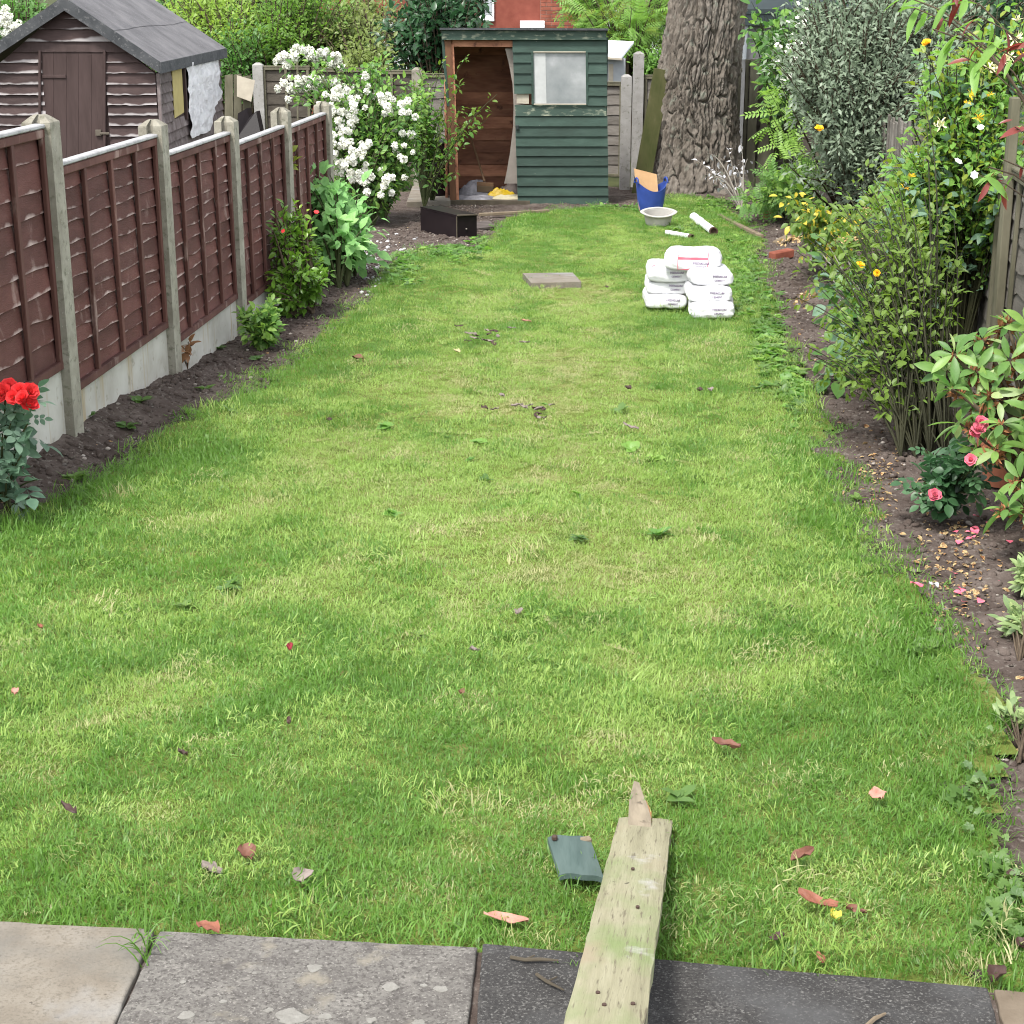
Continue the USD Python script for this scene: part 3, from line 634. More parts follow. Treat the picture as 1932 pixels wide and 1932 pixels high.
for (px, ty, m, lab) in ((490, 118, 'pale_post', 'white topped concrete post beside the brown shed'), (788, 127, 'post_concrete', 'concrete post of the back fence behind the blossom bush'), (1203, 97, 'pale_post', 'taller pale concrete post between the green shed and the trunk')):
    h_post((bx(px), BY - (.0 if px != 1203 else .02)), bgz - .1, W(px, ty, BY)[2], (1, 0), w=0.13, mtl=m, label=lab)
y3 = G(1178, 356)[1]
h_post((W(1181, 200, y3)[0], y3), plane_z(y3), W(1181, 140, y3)[2], (1, 0), w=0.125, mtl='pale_post', label='shorter pale concrete post right beside the green shed')
for (x0, y0, x1, y1, m, w, lab) in ((1201, 350, 1243, 130, 'moss_wood', .12, 'mossy green board leaning between the pale posts and the trunk'), (1217, 350, 1258, 133, 'moss_wood', .09, 'narrower mossy board leaning against the trunk beside the broad mossy one'),
                                   (1414, 338, 1425, 112, 'grey_batten', .11, 'grey board propped upright right of the big trunk'), (1440, 330, 1456, 158, 'grey_batten', .2, 'broad grey plank leaning on the dark fence right of the trunk')):
    yy = (BY - 1.5) if x0 < 1300 else BY - 0.45
    a, b = W(x0, y0, yy), W(x1, y1, yy + 0.38); a[2] = plane_z(yy) - .02
    t = thing('leaning_board', lab, 'board', a)
    obj('timber', bar(a, b, w, 0.03, upv=(0, -1, 0.1)), m, t)

# ------------------------------------------------------------------ green shed
SY = G(1060, 384)[1]
S = lambda px, py, dy=0.0: W(px, py, SY) + np.array([0, dy, 0])
sg = plane_z(SY)
sh = thing('garden_shed', 'small dark green shed with an open doorway and a milky window', 'shed', (S(990, 385)[0], SY, S(990, 385)[2]))


def clad(xl, xr, yt, yb, m='green_paint', proud=0.024, name='cladding_board', label=None):
    (a, b), (c, d) = (xl if np.ndim(xl) else (xl, xl)), (xr if np.ndim(xr) else (xr, xr))
    q = [S(a, yt, -0.004), S(c, yt, -0.004), S(d, yb, -proud), S(b, yb, -proud)]
    q = [p + np.array([0, 0, R.normal(0, .0015)]) for p in q]
    obj(name, prism(q, (0, 0.014, 0)), m, sh, label=label)


edgeL = lambda y: 966 + (y - 76) * 0.0325     # left edge of the boarded part
edgeR = lambda y: 1144 + (y - 60) * 0.012
prism_ = lambda pts, dy0, th: prism([S(x, y, dy0) for x, y in pts], (0, th, 0))
obj('fascia', prism_([(833, 57), (1143, 58), (1144, 75), (834, 75)], -0.05, 0.045), 'green_worn', sh)
clad((967, 967), (1144, 1144), 75.5, 98.5)
for a, b in ((98, 117), (117, 137), (137, 157), (157, 176)):
    clad((edgeL(a) + 1, edgeL(b) + 1), (1002, 1003), a, b + 1)
for a, b in ((98, 117), (117, 138.5), (138.5, 159.5), (159.5, 179.5), (179.5, 198)):
    clad((1108, 1109), (edgeR(a), edgeR(b)), a, b + 1)
obj('patch', prism_([(975, 177), (998, 178), (998, 196), (975, 195)], 0.0, 0.01), 'pale_wood', sh, label='bare pale patch where a board is missing beside the window')
clad((971, 973), (1144, 1144), 198, 218.5, 'green_worn', proud=.02, label='wide worn board below the window')
rows = [218.5, 237, 256, 274.5, 293, 311.5, 330, 349.5, 368, 386]
for a, b in zip(rows[:-1], rows[1:]):
    clad((edgeL(a) + 1, edgeL(b) + 1), (edgeR(a), edgeR(b)), a, b + 1)
obj('window_frame', join([prism_([(1002, 97), (1006, 97), (1007, 197), (1003, 197)], -0.022, .04), prism_([(1105, 97), (1109, 97), (1110, 198), (1106, 198)], -0.022, .04)]), 'green_paint', sh)
pn = obj('window_pane', prism_([(1006, 98.5), (1105, 98.5), (1106, 196), (1007, 196)], -0.006, 0.006), 'milky_pane', sh)
obj('pale_strip', prism_([(1008, 100), (1029, 100), (1031, 195), (1010, 195)], -0.0085, 0.0015), 'pane_pale', pn, label='paler strip down the left of the window pane')
obj('window_bead', join([bar(S(1006, 98, -.024), S(1105, 98, -.024), .012, .014, (0, -1, 0)), bar(S(1007, 196.5, -.024), S(1106, 196.5, -.024), .012, .018, (0, -1, 0))]), 'pale_wood', pn)
obj('latch', frame_box(S(976, 240, -0.03), (1, 0, 0), (0, 1, 0), (0, 0, 1), (.03, .025, .05)), 'dark_glass', sh)
# frame and inside
obj('door_jamb', prism_([(839, 75), (851, 75), (861, 382), (849, 382)], -0.01, 0.075), 'jamb_wood', sh)
obj('door_jamb', prism_([(851, 84), (856, 84), (866, 380), (861, 380)], 0.02, 0.04), 'inside_board', sh)
obj('corner_trim', prism_([(833, 75), (838, 75), (848, 200), (843, 200)], -0.015, 0.05), 'green_paint', sh)
obj('door_header', prism_([(852, 76), (968, 77), (968, 89), (852, 88)], 0.03, 0.05), 'inside_board', sh)
DEP = 1.25
zf = S(900, 379)[2]
xl_, xr_ = S(850, 380)[0] + .02, S(1144, 380)[0]
ztop = S(900, 62)[2]
rows_i = np.linspace(zf, ztop, 14)
for k in range(13):
    a, b = rows_i[k], rows_i[k + 1]
    q = np.array([(xl_ - .06, SY + DEP - 0.001, b), (xr_, SY + DEP - 0.001, b), (xr_, SY + DEP - 0.018, a + .003), (xl_ - .06, SY + DEP - 0.018, a + .003)]) + R.normal(0, .002, (4, 3))
    obj('back_board', prism(q, (0, 0.014, 0)), 'inside_board', sh)
obj('back_wall', wbox((xl_ - .08, SY + DEP + .02, zf - .08), (xr_ + .01, SY + DEP + .04, ztop)), 'inside_board', sh)
for k in range(13):
    a, b = rows_i[k], rows_i[k + 1]
    obj('side_board', wbox((xl_ - .08 + .012 * (k % 2) * .3, SY + .06, a), (xl_ - .055, SY + DEP, b - .003), .002), 'inside_board', sh)
obj('side_wall', wbox((xr_ - .03, SY + .02, zf - .08), (xr_ - .008, SY + DEP + .02, ztop - .05)), 'green_paint', sh)
obj('floor', wbox((xl_ - .07, SY - .0, zf - .03), (xr_ - .03, SY + DEP + .02, zf)), 'shed_floor', sh)
obj('bearer', bar(S(848, 385, .0), S(1000, 386, .0), .06, .09), 'dark_old_wood', sh)
obj('bearer', bar(S(848, 384, .8), S(1144, 384, .8), .06, .09), 'dark_old_wood', sh)
f0, f1 = S(830, 56, -.09), S(1147, 57, -.09)
obj('roof', prism([f0, f1, f1 + (0, DEP + .25, -.16), f0 + (0, DEP + .25, -.16)], (0, 0, 0.022)), 'felt_edge', sh)
# the warped hardboard behind the edge of the doorway
cl = [(953, 92), (961, 125), (967, 160), (969, 200), (968, 240), (962, 290), (955, 330), (951, 348)]
rowsb = [np.array([S(x, y, .07 + .02 * math.sin(i)) for i, (x, y) in enumerate(cl)]), np.array([S(990, y, .10) for x, y in cl])]
n = len(cl); v = np.vstack(rowsb); i = np.arange(n - 1)
obj('lining_sheet', (v, np.stack([i, i + 1, n + i + 1, n + i], 1)), 'hardboard', sh, smooth=True, label='pale warped hardboard lining at the edge of the doorway')


def lump(c, rx, ry, h, seed, rz=0.0, n=18, flat_=0.5):
    """A crumpled heap of cloth, plastic or earth."""
    a = np.linspace(0, 2 * np.pi, 28, endpoint=False); rings = []
    for k in range(n):
        t = k / (n - 1); r = 1 - t
        rr = r * (1 + 0.25 * (meshkit.noise(np.c_[np.cos(a) * 2 + seed, np.sin(a) * 2, np.full(28, 1.0)], seed) - .5))
        x, y = rr * rx * np.cos(a), rr * ry * np.sin(a)
        z = h * (1 - r ** 3) * (0.45 + 1.1 * (meshkit.fbm(np.c_[x / rx * 2.3, y / ry * 2.3, np.full(28, seed)], 3, seed) - .2)) * (1 if k else 0)
        c_, s_ = math.cos(rz), math.sin(rz)
        rings.append(np.c_[c[0] + x * c_ - y * s_, c[1] + x * s_ + y * c_, c[2] + z])
    return loft(rings, False, True)


fl = lambda px, dy: np.array([S(px, 375)[0] * (1 + dy / SY), SY + dy, zf])
t = thing('dust_sheet', 'crumpled grey and white dust sheet on the floor of the green shed', 'dust sheet', fl(897, .55)); obj('cloth', lump(fl(900, .62), .22, .16, .17, 3), 'dust_sheet', t, smooth=True)
t = thing('plastic_sheet', 'flat sheet of dusty plastic lying over the threshold of the green shed', 'sheet', fl(895, .25)); obj('sheet', lump(fl(893, .27), .3, .2, .035, 5), 'dust_sheet', t, smooth=True)
t = thing('yellow_bag', 'crumpled bright yellow bag inside the green shed doorway', 'bag', fl(950, .4)); obj('bag', lump(fl(945, .42), .17, .07, .1, 8, .2), 'yellow_plastic', t, smooth=True)
t = thing('folded_cloth', 'pale cream cloth folded beside the yellow bag', 'cloth', fl(962, .2)); obj('cloth', lump(fl(960, .2), .2, .07, .06, 9), 'pale_cloth', t, smooth=True)
t = thing('dark_sack', 'dark grey sack slumped in the corner behind the yellow bag', 'sack', fl(965, .62)); obj('sack', lump(fl(962, .68), .13, .1, .17, 12), 'shed_floor', t, smooth=True)
br = thing('broom', 'old broom leaning inside the green shed with its head on the dust sheet', 'broom', fl(920, .55))
b0 = W(914, 342, SY + .55); b1 = W(884, 248, SY + 1.05)
obj('handle', tube([b0, (b0 + b1) / 2 + (0.004, 0, 0), b1], 0.014, 8), 'broom_stick', br)
obj('head', frame_box(b0 + (0.01, -.02, -.03), (1, .3, -.1), (0, 1, 0), (0, 0, 1), (.2, .05, .04)), 'broom_stick', br)
obj('bristles', frame_box(b0 + (0.01, -.03, -.085), (1, .3, -.1), (0, 1, 0), (0, 0, 1), (.2, .06, .07)), 'broom_hair', br)
dk = thing('water_butt', 'dark barrel standing in the shade left of the green shed', 'barrel', W(822, 345, SY + .45))
rc = W(823, 346, SY + .45); zt_ = W(823, 266, SY + .45)[2]; a = np.linspace(0, 2 * np.pi, 28, endpoint=False)
rg = lambda r, z: np.c_[rc[0] + r * np.cos(a), rc[1] + r * np.sin(a), np.full(28, z)]
obj('drum', loft([rg(.15, plane_z(rc[1])), rg(.19, plane_z(rc[1]) + .2), rg(.2, zt_ - .15), rg(.175, zt_ - .02)], False, True), 'black_lacquer', dk, smooth=30)
obj('lid', loft([rg(.185, zt_ - .02), rg(.19, zt_), rg(.18, zt_ + .02)], True, True), 'slate_green', dk, smooth=30)

# ------------------------------------------------------------------ brown shed next door
BD = 14.0
YB = C(133, 100, BD)[1]
Bp = lambda px, py, dy=0.0: W(px, py, YB) + np.array([0, dy, 0])
bs = thing('garden_shed', 'larger brown clapboard shed with a grey felt gable roof and peeling paint', 'shed', Bp(133, 300))
zgB = plane_z(YB)
XR, XL, XM = Bp(297, 200)[0], Bp(-31, 200)[0], Bp(133, 100)[0]
LEN = 3.35; SK = -0.0076
side = lambda s, z, o=0.0: np.array([XR + SK * s + o, YB + s, z])
zrow = [Bp(0, y)[2] for y in (14, 35, 55, 78, 98, 118, 138, 159, 179, 198, 217, 237, 257, 277, 300)]
zap, zev = Bp(133, 10)[2], Bp(297, 138)[2]
slope_x = lambda z: (XR - XM) * np.clip((zap - z) / (zap - zev), 0.02, 1)      # half width of the gable at height z


def bclad(x0, x1, x0b, x1b, zt, zb, m='shed_brown'):
    n = 12
    st, sb = np.linspace(x0, x1, n), np.linspace(x0b, x1b, n)
    rws = [np.c_[st, np.full(n, YB - .003), np.full(n, zt)], np.c_[sb, np.full(n, YB - .022), np.full(n, zb) + R.normal(0, .0015, n)], np.c_[sb, np.full(n, YB - .008), np.full(n, zb)]]
    i = np.arange(n - 1); ff = np.vstack([np.stack([r * n + i, (r + 1) * n + i, (r + 1) * n + i + 1, r * n + i + 1], 1) for r in (0, 1)])
    uv = np.c_[np.tile(sb, 3), np.r_[np.ones(n), np.zeros(n), np.zeros(n)]]
    obj('cladding_board', (np.vstack(rws), ff), m, bs, uv=uv)


DX0, DX1 = Bp(78, 100)[0], Bp(197, 100)[0]
for k in range(len(zrow) - 1):
    zt, zb = zrow[k], zrow[k + 1]
    ht, hb = slope_x(zt), slope_x(zb)
    if k < 4: bclad(XM - ht, XM + ht, XM - hb, XM + hb, zt, zb, 'shed_brown' if k < 3 else 'shed_brown_plain')
    else:
        bclad(XM - ht, DX0, XM - hb, DX0, zt, zb); bclad(DX1, XM + ht, DX1, XM + hb, zt, zb)
q = [(XM, YB + .005, zap), (XM - slope_x(zev), YB + .005, zev), (XL, YB + .005, zgB), (XR, YB + .005, zgB), (XM + slope_x(zev), YB + .005, zev)]
obj('front_frame', prism(q, (0, .03, 0)), 'shed_brown_plain', bs)
for a, b in zip(np.linspace(78.8, 196.2, 6)[:-1], np.linspace(78.8, 196.2, 6)[1:]):
    obj('door_board', prism([Bp(a + .25, 96.5, -.014), Bp(b - .25, 96.5, -.014), Bp(b - .25, 330, -.014), Bp(a + .25, 330, -.014)], (0, .02, 0)), 'shed_brown_plain', bs)
obj('door_trim', join([bar(Bp(76.5, 95, -.02), Bp(76.5, 330, -.02), .022, .03, (0, -1, 0)), bar(Bp(198.5, 95, -.02), Bp(198.5, 330, -.02), .022, .03, (0, -1, 0))]), 'shed_brown_plain', bs)
obj('door_hinge', frame_box(Bp(103, 144, -.02), (1, 0, 0), (0, 1, 0), (0, 0, 1), (.2, .008, .025), .002), 'shed_brown_plain', bs)
obj('door_latch', join([frame_box(Bp(187, 250, -.024), (1, 0, 0), (0, 1, 0), (0, 0, 1), (.05, .02, .05), .003), frame_box(Bp(199, 251, -.035), (1, 0, 0), (0, 1, 0), (0, 0, 1), (.08, .012, .02), .003)]), 'rust_metal', bs)
# side wall
ss = lambda d: (d - 14.0) * 1.02
for k in range(6, len(zrow) - 1):
    zt, zb = zrow[k], zrow[k + 1]
    for s0, s1 in ((0.02, ss(14.62)), (ss(16.85), LEN)) if k < 11 else ((0.02, LEN),):
        q = [side(s0, zt, .003), side(s1, zt, .003), side(s1, zb, .022), side(s0, zb, .022)]
        obj('cladding_board', prism(q, (-.014, 0, 0)), 'shed_peeling', bs, label=None)
obj('side_frame', prism([side(0, zgB, .002), side(LEN, zgB, .002), side(LEN, zev, .002), side(0, zev, .002)], (-.03, 0, 0)), 'shed_brown_plain', bs)
obj('corner_trim', bar(side(.0, zgB, .022), side(.0, zev, .022), .03, .03, (1, 0, 0)), 'shed_peeling', bs)
d0, d1 = 14.66, 15.12
zy0, zy1 = C(325, 225, 14.7)[2], C(325, 133, 14.7)[2]
obj('yellow_pane', prism([side(ss(d0), zy0, .008), side(ss(d1), zy0 + .02, .008), side(ss(d1), zy1, .008), side(ss(d0), zy1, .008)], (.006, 0, 0)), 'yellow_card', bs, label='window pane blanked with yellow card')
obj('window_post', bar(side(ss(15.18), zy0 - .05, .02), side(ss(15.18), zy1 + .03, .02), .04, .03, (1, 0, 0)), 'shed_brown_plain', bs)
# crumpled plastic over the window
n, m_ = 26, 40
sv, zv = np.linspace(ss(15.24), ss(16.95), n), np.linspace(C(375, 252, 16)[2], C(375, 112, 16)[2], m_)
A, Bz = np.meshgrid(sv, zv)
cut = C(375, 222, 16)[2] + 0.12 * np.sin(np.linspace(0, 2.6, n)) * 0 + np.interp(np.linspace(0, 1, n), [0, .55, .8, 1], [-.17, -.16, .04, .12])
Bz = np.maximum(Bz, cut[None, :])
pp = np.stack([A * 5, Bz * 5, np.zeros_like(A)], -1).reshape(-1, 3)
off = (0.03 + 0.11 * np.abs(meshkit.fbm(pp, 4, 6) - .5) + .02 * meshkit.noise(pp * 3, 2)).reshape(A.shape)
v = np.stack([XR + SK * A + off, YB + A, Bz], -1).reshape(-1, 3)
i, j = np.meshgrid(np.arange(m_ - 1), np.arange(n - 1), indexing='ij'); a = (i * n + j).ravel()
obj('plastic_cover', (v, np.stack([a, a + 1, a + n + 1, a + n], 1)), 'white_plastic_sheet', bs, label='crumpled white plastic sheet nailed over the side window')
# roof
ov = 0.10
ridge0, eave0 = np.array([XM, YB - ov, Bp(133, -4)[2]]), np.array([XR + .06, YB - ov, Bp(297, 118)[2]])
eL0 = np.array([XL - .06, YB - ov, eave0[2]])
back = np.array([SK * (LEN + .2), LEN + .2, 0])
for nm, e in (('roof_slope', eave0), ('roof_slope', eL0)):
    # two lapped strips of felt
    for f0, f1, up in ((0, .5, 0.004), (.46, 1.0, 0.0)):
        a, b = ridge0, ridge0 + back; d = e
        nx_, ny_ = 18, 10
        S_, T_ = np.meshgrid(np.linspace(0, 1, nx_), np.linspace(f0, f1, ny_))
        pt = a[None] + (b - a)[None] * S_.reshape(-1, 1) + (d - a)[None] * T_.reshape(-1, 1)
        pt[:, 2] += up + (meshkit.fbm(pt * 1.6, 2, 3) - .5) * .05 + (meshkit.fbm(pt * 6, 2, 5) - .5) * .008
        i, j = np.meshgrid(np.arange(ny_ - 1), np.arange(nx_ - 1), indexing='ij'); q = (i * nx_ + j).ravel()
        obj('felt_strip', (pt, np.stack([q, q + 1, q + nx_ + 1, q + nx_], 1)), 'roof_felt', bs, smooth=True)
    obj('roof_board', prism([ridge0 - (0, 0, .03), ridge0 + back - (0, 0, .03), e + back - (0, 0, .03), e - (0, 0, .03)], (0, 0, -.02)), 'shed_brown_plain', bs)
    obj('barge_edge', prism([ridge0 + (0, -.004, .012), e + (0, -.004, .012), e + (0, -.004, -.085), ridge0 + (0, -.004, -.1)], (0, .03, 0)), 'felt_edge', bs)
    sx = .012 if e is eave0 else -.012
    obj('eave_edge', prism([e + (sx, 0, .005), e + back + (sx, 0, .005), e + back + (sx, 0, -.09), e + (sx, 0, -.085)], (-sx * 1.5, 0, 0)), 'felt_edge', bs)
# oddments between the brown shed and the white topped post
yy = BY - 1.2
t = thing('grey_board_fence', 'short run of weathered upright boards behind the brown shed', 'board fence', W(440, 200, yy))
for k, (x0, x1, ty) in enumerate(((424, 440, 140), (441, 456, 139), (458, 474, 142))):
    obj('board', prism([W(x0, 260, yy), W(x1, 260, yy), W(x1 - 1, ty, yy), W(x0, ty + 2, yy)], (0, .02, 0)), 'grey_batten', t)
t = thing('plywood_square', 'tilted pale board propped on the upright boards by the white topped post', 'board', W(465, 180, yy - .1))
obj('panel', prism([W(447, 142, yy - .06), W(481, 152, yy - .06), W(474, 192, yy - .1), W(447, 182, yy - .1)], (0, .012, 0)), 'pale_wood', t)
t = thing('dark_bin_bag', 'dark blue black sheet draped beside the brown shed', 'sheet', W(465, 250, yy - .3))
obj('sheet', prism([W(446, 262, yy - .3), W(449, 214, yy - .2), W(466, 204, yy - .15), W(470, 222, yy - .17), W(483, 210, yy - .15), W(493, 258, yy - .3)], (0.03, .12, 0)), 'black_lacquer', t)
t = thing('thin_pole', 'thin upright pole behind the brown shed', 'pole', W(563 - 2, 130, 20.0))
obj('pole', tube([W(562, 260, BY - .6), W(561, 112, BY - .6)], .012), 'grey_batten', t)

# ------------------------------------------------------------------ beyond the back fence
HY = 36.0
hs = thing('brick_house', 'red brick house with a white canopy beyond the back fence', 'house', W(990, 100, HY))
gfar = float(plane_z(40.0))
Hh = lambda px, py, dy=0.0: W(px, py, HY) + np.array([0, dy, 0])
xa, xb_ = Hh(560, 0)[0], Hh(1400, 0)[0]
obj('wall', wbox((xa, HY + .03, gfar - .1), (xb_, HY + .3, 5.2)), 'red_render', hs)
x0, x1 = Hh(1020, 0)[0], Hh(1300, 0)[0]
obj('brick_pier', wbox((x0, HY - .02, gfar - .1), (x1, HY + .035, 5.2)), 'mortar', hs)
zz = Hh(0, 62)[2]
for rrow in range(13):
    xx = x0 + .004 + (0.115 if rrow % 2 else 0) - (0.115 if rrow % 2 else 0)
    first = rrow % 2
    while xx < x0 + 1.0:
        L = .105 if (first and xx < x0 + .02) else .215
        obj('brick', wbox((xx, HY - .03, zz + rrow * .075), (xx + L, HY - .012, zz + rrow * .075 + .065), .004), 'brick', hs)
        xx += L + .01
obj('roof', prism([(xa - .3, HY - .4, 5.1), (xb_ + .3, HY - .4, 5.1), (xb_ + .3, HY + 4, 8), (xa - .3, HY + 4, 8)], (0, 0, .12)), 'slate_green', hs)
wn = obj('window', wbox(Hh(985, 110, -.05), Hh(1024, 52, .03)), 'white_paint', hs)
obj('pane', wbox(Hh(988, 108, -.06), Hh(1021, 56, -.045)), 'dark_glass', wn)
obj('window_canopy', wbox(Hh(981, 52, -.35), Hh(1027, 39, .03)), 'white_paint', hs)
w2 = obj('window', wbox(Hh(905, 40, -.03), Hh(932, -60, .03)), 'white_paint', hs)
obj('pane', wbox(Hh(909, 28, -.04), Hh(928, -50, -.025)), 'pale_blue_grey', w2)
w3 = obj('window', wbox(Hh(700, 60, -.03), Hh(745, 36, .03)), 'white_paint', hs)
gw = thing('rendered_garage', 'low white rendered garage beyond the back fence', 'garage', W(1160, 150, 29.5))
obj('wall', wbox((W(1120, 0, 29.5)[0], 29.5, gfar), (W(1300, 0, 29.5)[0], 32.2, W(0, 62, 29.5)[2])), 'white_render', gw)
obj('roof', prism([W(1116, 60, 29.4), W(1304, 60, 29.4), W(1304, 60, 29.4) + (0, 2.9, .25), W(1116, 60, 29.4) + (0, 2.9, .25)], (0, 0, .06)), 'pale_blue_grey', gw)
obj('door', wbox((W(1175, 0, 29.4)[0], 29.46, gfar), (W(1245, 0, 29.4)[0], 29.51, W(0, 74, 29.4)[2])), 'white_paint', gw)
g2 = thing('rendered_wall', 'white rendered garden wall seen through leaves above the blossom bush', 'wall', W(760, 120, 28.5))
obj('wall', wbox((W(700, 0, 28.5)[0], 28.5, gfar), (W(830, 0, 28.5)[0], 28.7, W(0, 84, 28.5)[2])), 'white_render', g2)
obj('coping', wbox((W(697, 0, 28.5)[0], 28.44, W(0, 84, 28.5)[2]), (W(833, 0, 28.5)[0], 28.76, W(0, 79, 28.5)[2])), 'white_paint', g2)
hy = BY + 1.3
hu = thing('storage_hutch', 'small pale hutch with a sloping lid behind the green shed', 'hutch', W(1165, 170, hy))
obj('body', prism([W(1130, 260, hy), W(1179, 260, hy), W(1180, 110, hy), W(1130, 108, hy)], (0, .7, 0)), 'pale_blue_grey', hu)
obj('lid', prism([W(1126, 108, hy - .12), W(1172, 112, hy - .12), W(1196, 82, hy + .8), W(1132, 80, hy + .8)], (0, 0, .03)), 'white_render', hu)
obj('trim', bar(W(1126, 108, hy - .14), W(1174, 112, hy - .14), .03, .05, (0, -1, 0)), 'pale_wood', hu)
obj('door_panel', prism([W(1148, 260, hy - .006), W(1157, 260, hy - .006), W(1157, 121, hy - .006), W(1148, 121, hy - .006)], (0, .01, 0)), 'pale_wood', hu)
oy = BY + 2.2
ou = thing('outbuilding', 'grey outbuilding with a dark green gutter right of the big trunk', 'outbuilding', W(1440, 150, oy))
obj('wall', wbox((W(1380, 0, oy)[0], oy, gfar), (W(1700, 0, oy)[0], oy + 2.5, W(0, 40, oy)[2])), 'grey_wall', ou)
obj('gutter', wbox((W(1378, 0, oy)[0], oy - .12, W(0, 48, oy)[2]), (W(1700, 0, oy)[0], oy + .0, W(0, 26, oy)[2])), 'slate_green', ou)
obj('roof', prism([W(1370, 26, oy - .14), W(1705, 26, oy - .14), W(1705, 26, oy - .14) + (0, 3, 1.2), W(1370, 26, oy - .14) + (0, 3, 1.2)], (0, 0, .06)), 'slate_green', ou)
obj('downpipe', tube([W(1408, 48, oy - .06), W(1406, 80, oy - .06), W(1404, 112, oy - .06)], .028, 10), 'pale_blue_grey', ou)

# ------------------------------------------------------------------ the big tree
TD = 20.7
tb = C(1318, 352, TD); TX, TY = tb[0], tb[1]; TZ = float(plane_z(TY))
nth, nz_ = 420, 330
th = np.linspace(0, 2 * np.pi, nth, endpoint=False)
zz = np.r_[np.linspace(TZ - .1, 2.0, 270), np.linspace(2.05, 6.5, nz_ - 270)]
TH, ZZ = np.meshgrid(th, zz)
hgt = ZZ - TZ
zr = [W(0, y, TY)[2] for y in (352, 300, 250, 180, 100, 0)]
rad = np.interp(ZZ, [zr[0] - .1, zr[0] + .08, zr[1], zr[2], zr[3], zr[4], zr[5], 4, 6.5], [.70, .645, .585, .55, .515, .485, .465, .44, .4])
cxx = np.interp(ZZ, [zr[0], zr[2], zr[3], zr[5], 6.5], [W(1319, 0, TY)[0], W(1316, 0, TY)[0], W(1317, 0, TY)[0], W(1336, 0, TY)[0], W(1345, 0, TY)[0]])
rad = rad * (1 + .055 * np.sin(TH * 3 + 1.1) * np.exp(-hgt * 1.1) + .085 * np.sin(TH * 5 + .3) * np.exp(-hgt * 2.4) + .05 * np.exp(-hgt * 6) + .022 * np.sin(TH * 2 + ZZ * .8) + .02 * np.sin(TH * 7 + ZZ * 1.3))
# bark plates: cells on the unrolled cylinder, tall and narrow, with deep cracks between
U = TH * .55; per = 2 * np.pi * .55
tw = .16 * (ZZ)                                   # the furrows lean
Q = np.stack([U + tw * .35, ZZ * .2], -1)
wob = np.stack([(meshkit.fbm(np.stack([np.cos(TH) * 4, np.sin(TH) * 4, ZZ * 4.5], -1), 3, 1) - .5) * .085, (meshkit.fbm(np.stack([np.cos(TH) * 4, np.sin(TH) * 4, ZZ * 4.5], -1), 3, 2) - .5) * .06], -1)
Q = Q + wob
rg_ = np.random.default_rng(3)
pts = np.c_[rg_.random(1000) * per, rg_.random(1000) * (7.6) * .2 - .3]
lo = tw.min() * .35
allp_ = np.vstack([pts + (k * per, 0) for k in (-2, -1, 0, 1, 2)])
Qm = Q.reshape(-1, 2)
dd, ii = cKDTree(allp_).query(Qm, k=2)
edge = (dd[:, 1] - dd[:, 0]).reshape(TH.shape)
plate = np.clip(edge / .017, 0, 1) ** .45
Q2 = Q * 2.1 + .37; pts2 = np.c_[rg_.random(5200) * per * 2.1, rg_.random(5200) * 3.9 - .3]
d2, _ = cKDTree(np.vstack([pts2 + (k * per * 2.1, 0) for k in (-1, 0, 1)])).query(Q2.reshape(-1, 2), k=2)
plate2 = np.clip((d2[:, 1] - d2[:, 0]).reshape(TH.shape) / .02, 0, 1) ** .6
rough_ = meshkit.fbm(np.stack([np.cos(TH) * 9, np.sin(TH) * 9, ZZ * 7], -1), 4, 7) - .5
tone = (np.random.default_rng(5).random(1000)[ii[:, 0] % 1000]).reshape(TH.shape)
r = rad - .085 + plate2 * plate * .017 + plate * (.052 + .03 * tone) + rough_ * .04 * plate + .012 * plate * np.abs(meshkit.fbm(np.stack([np.cos(TH) * 14, np.sin(TH) * 14, ZZ * 5], -1), 3, 17) - .5) * 6 - .012 + (meshkit.noise(np.stack([np.cos(TH) * 30, np.sin(TH) * 30, ZZ * 22], -1), 3) - .5) * .02
v = np.stack([cxx + r * np.cos(TH), TY + r * np.sin(TH), ZZ], -1).reshape(-1, 3)
i, j = np.meshgrid(np.arange(nz_ - 1), np.arange(nth), indexing='ij'); j2 = (j + 1) % nth
trunk_mesh = (v, np.stack([(i * nth + j).ravel(), (i * nth + j2).ravel(), ((i + 1) * nth + j2).ravel(), ((i + 1) * nth + j).ravel()], 1))
tree = thing('old_tree', 'huge old tree trunk with deeply furrowed grey brown bark', 'tree', (TX, TY, TZ))
obj('trunk', trunk_mesh, 'bark', tree, smooth=True)
top = np.array([W(1345, 0, TY)[0], TY, 6.3])

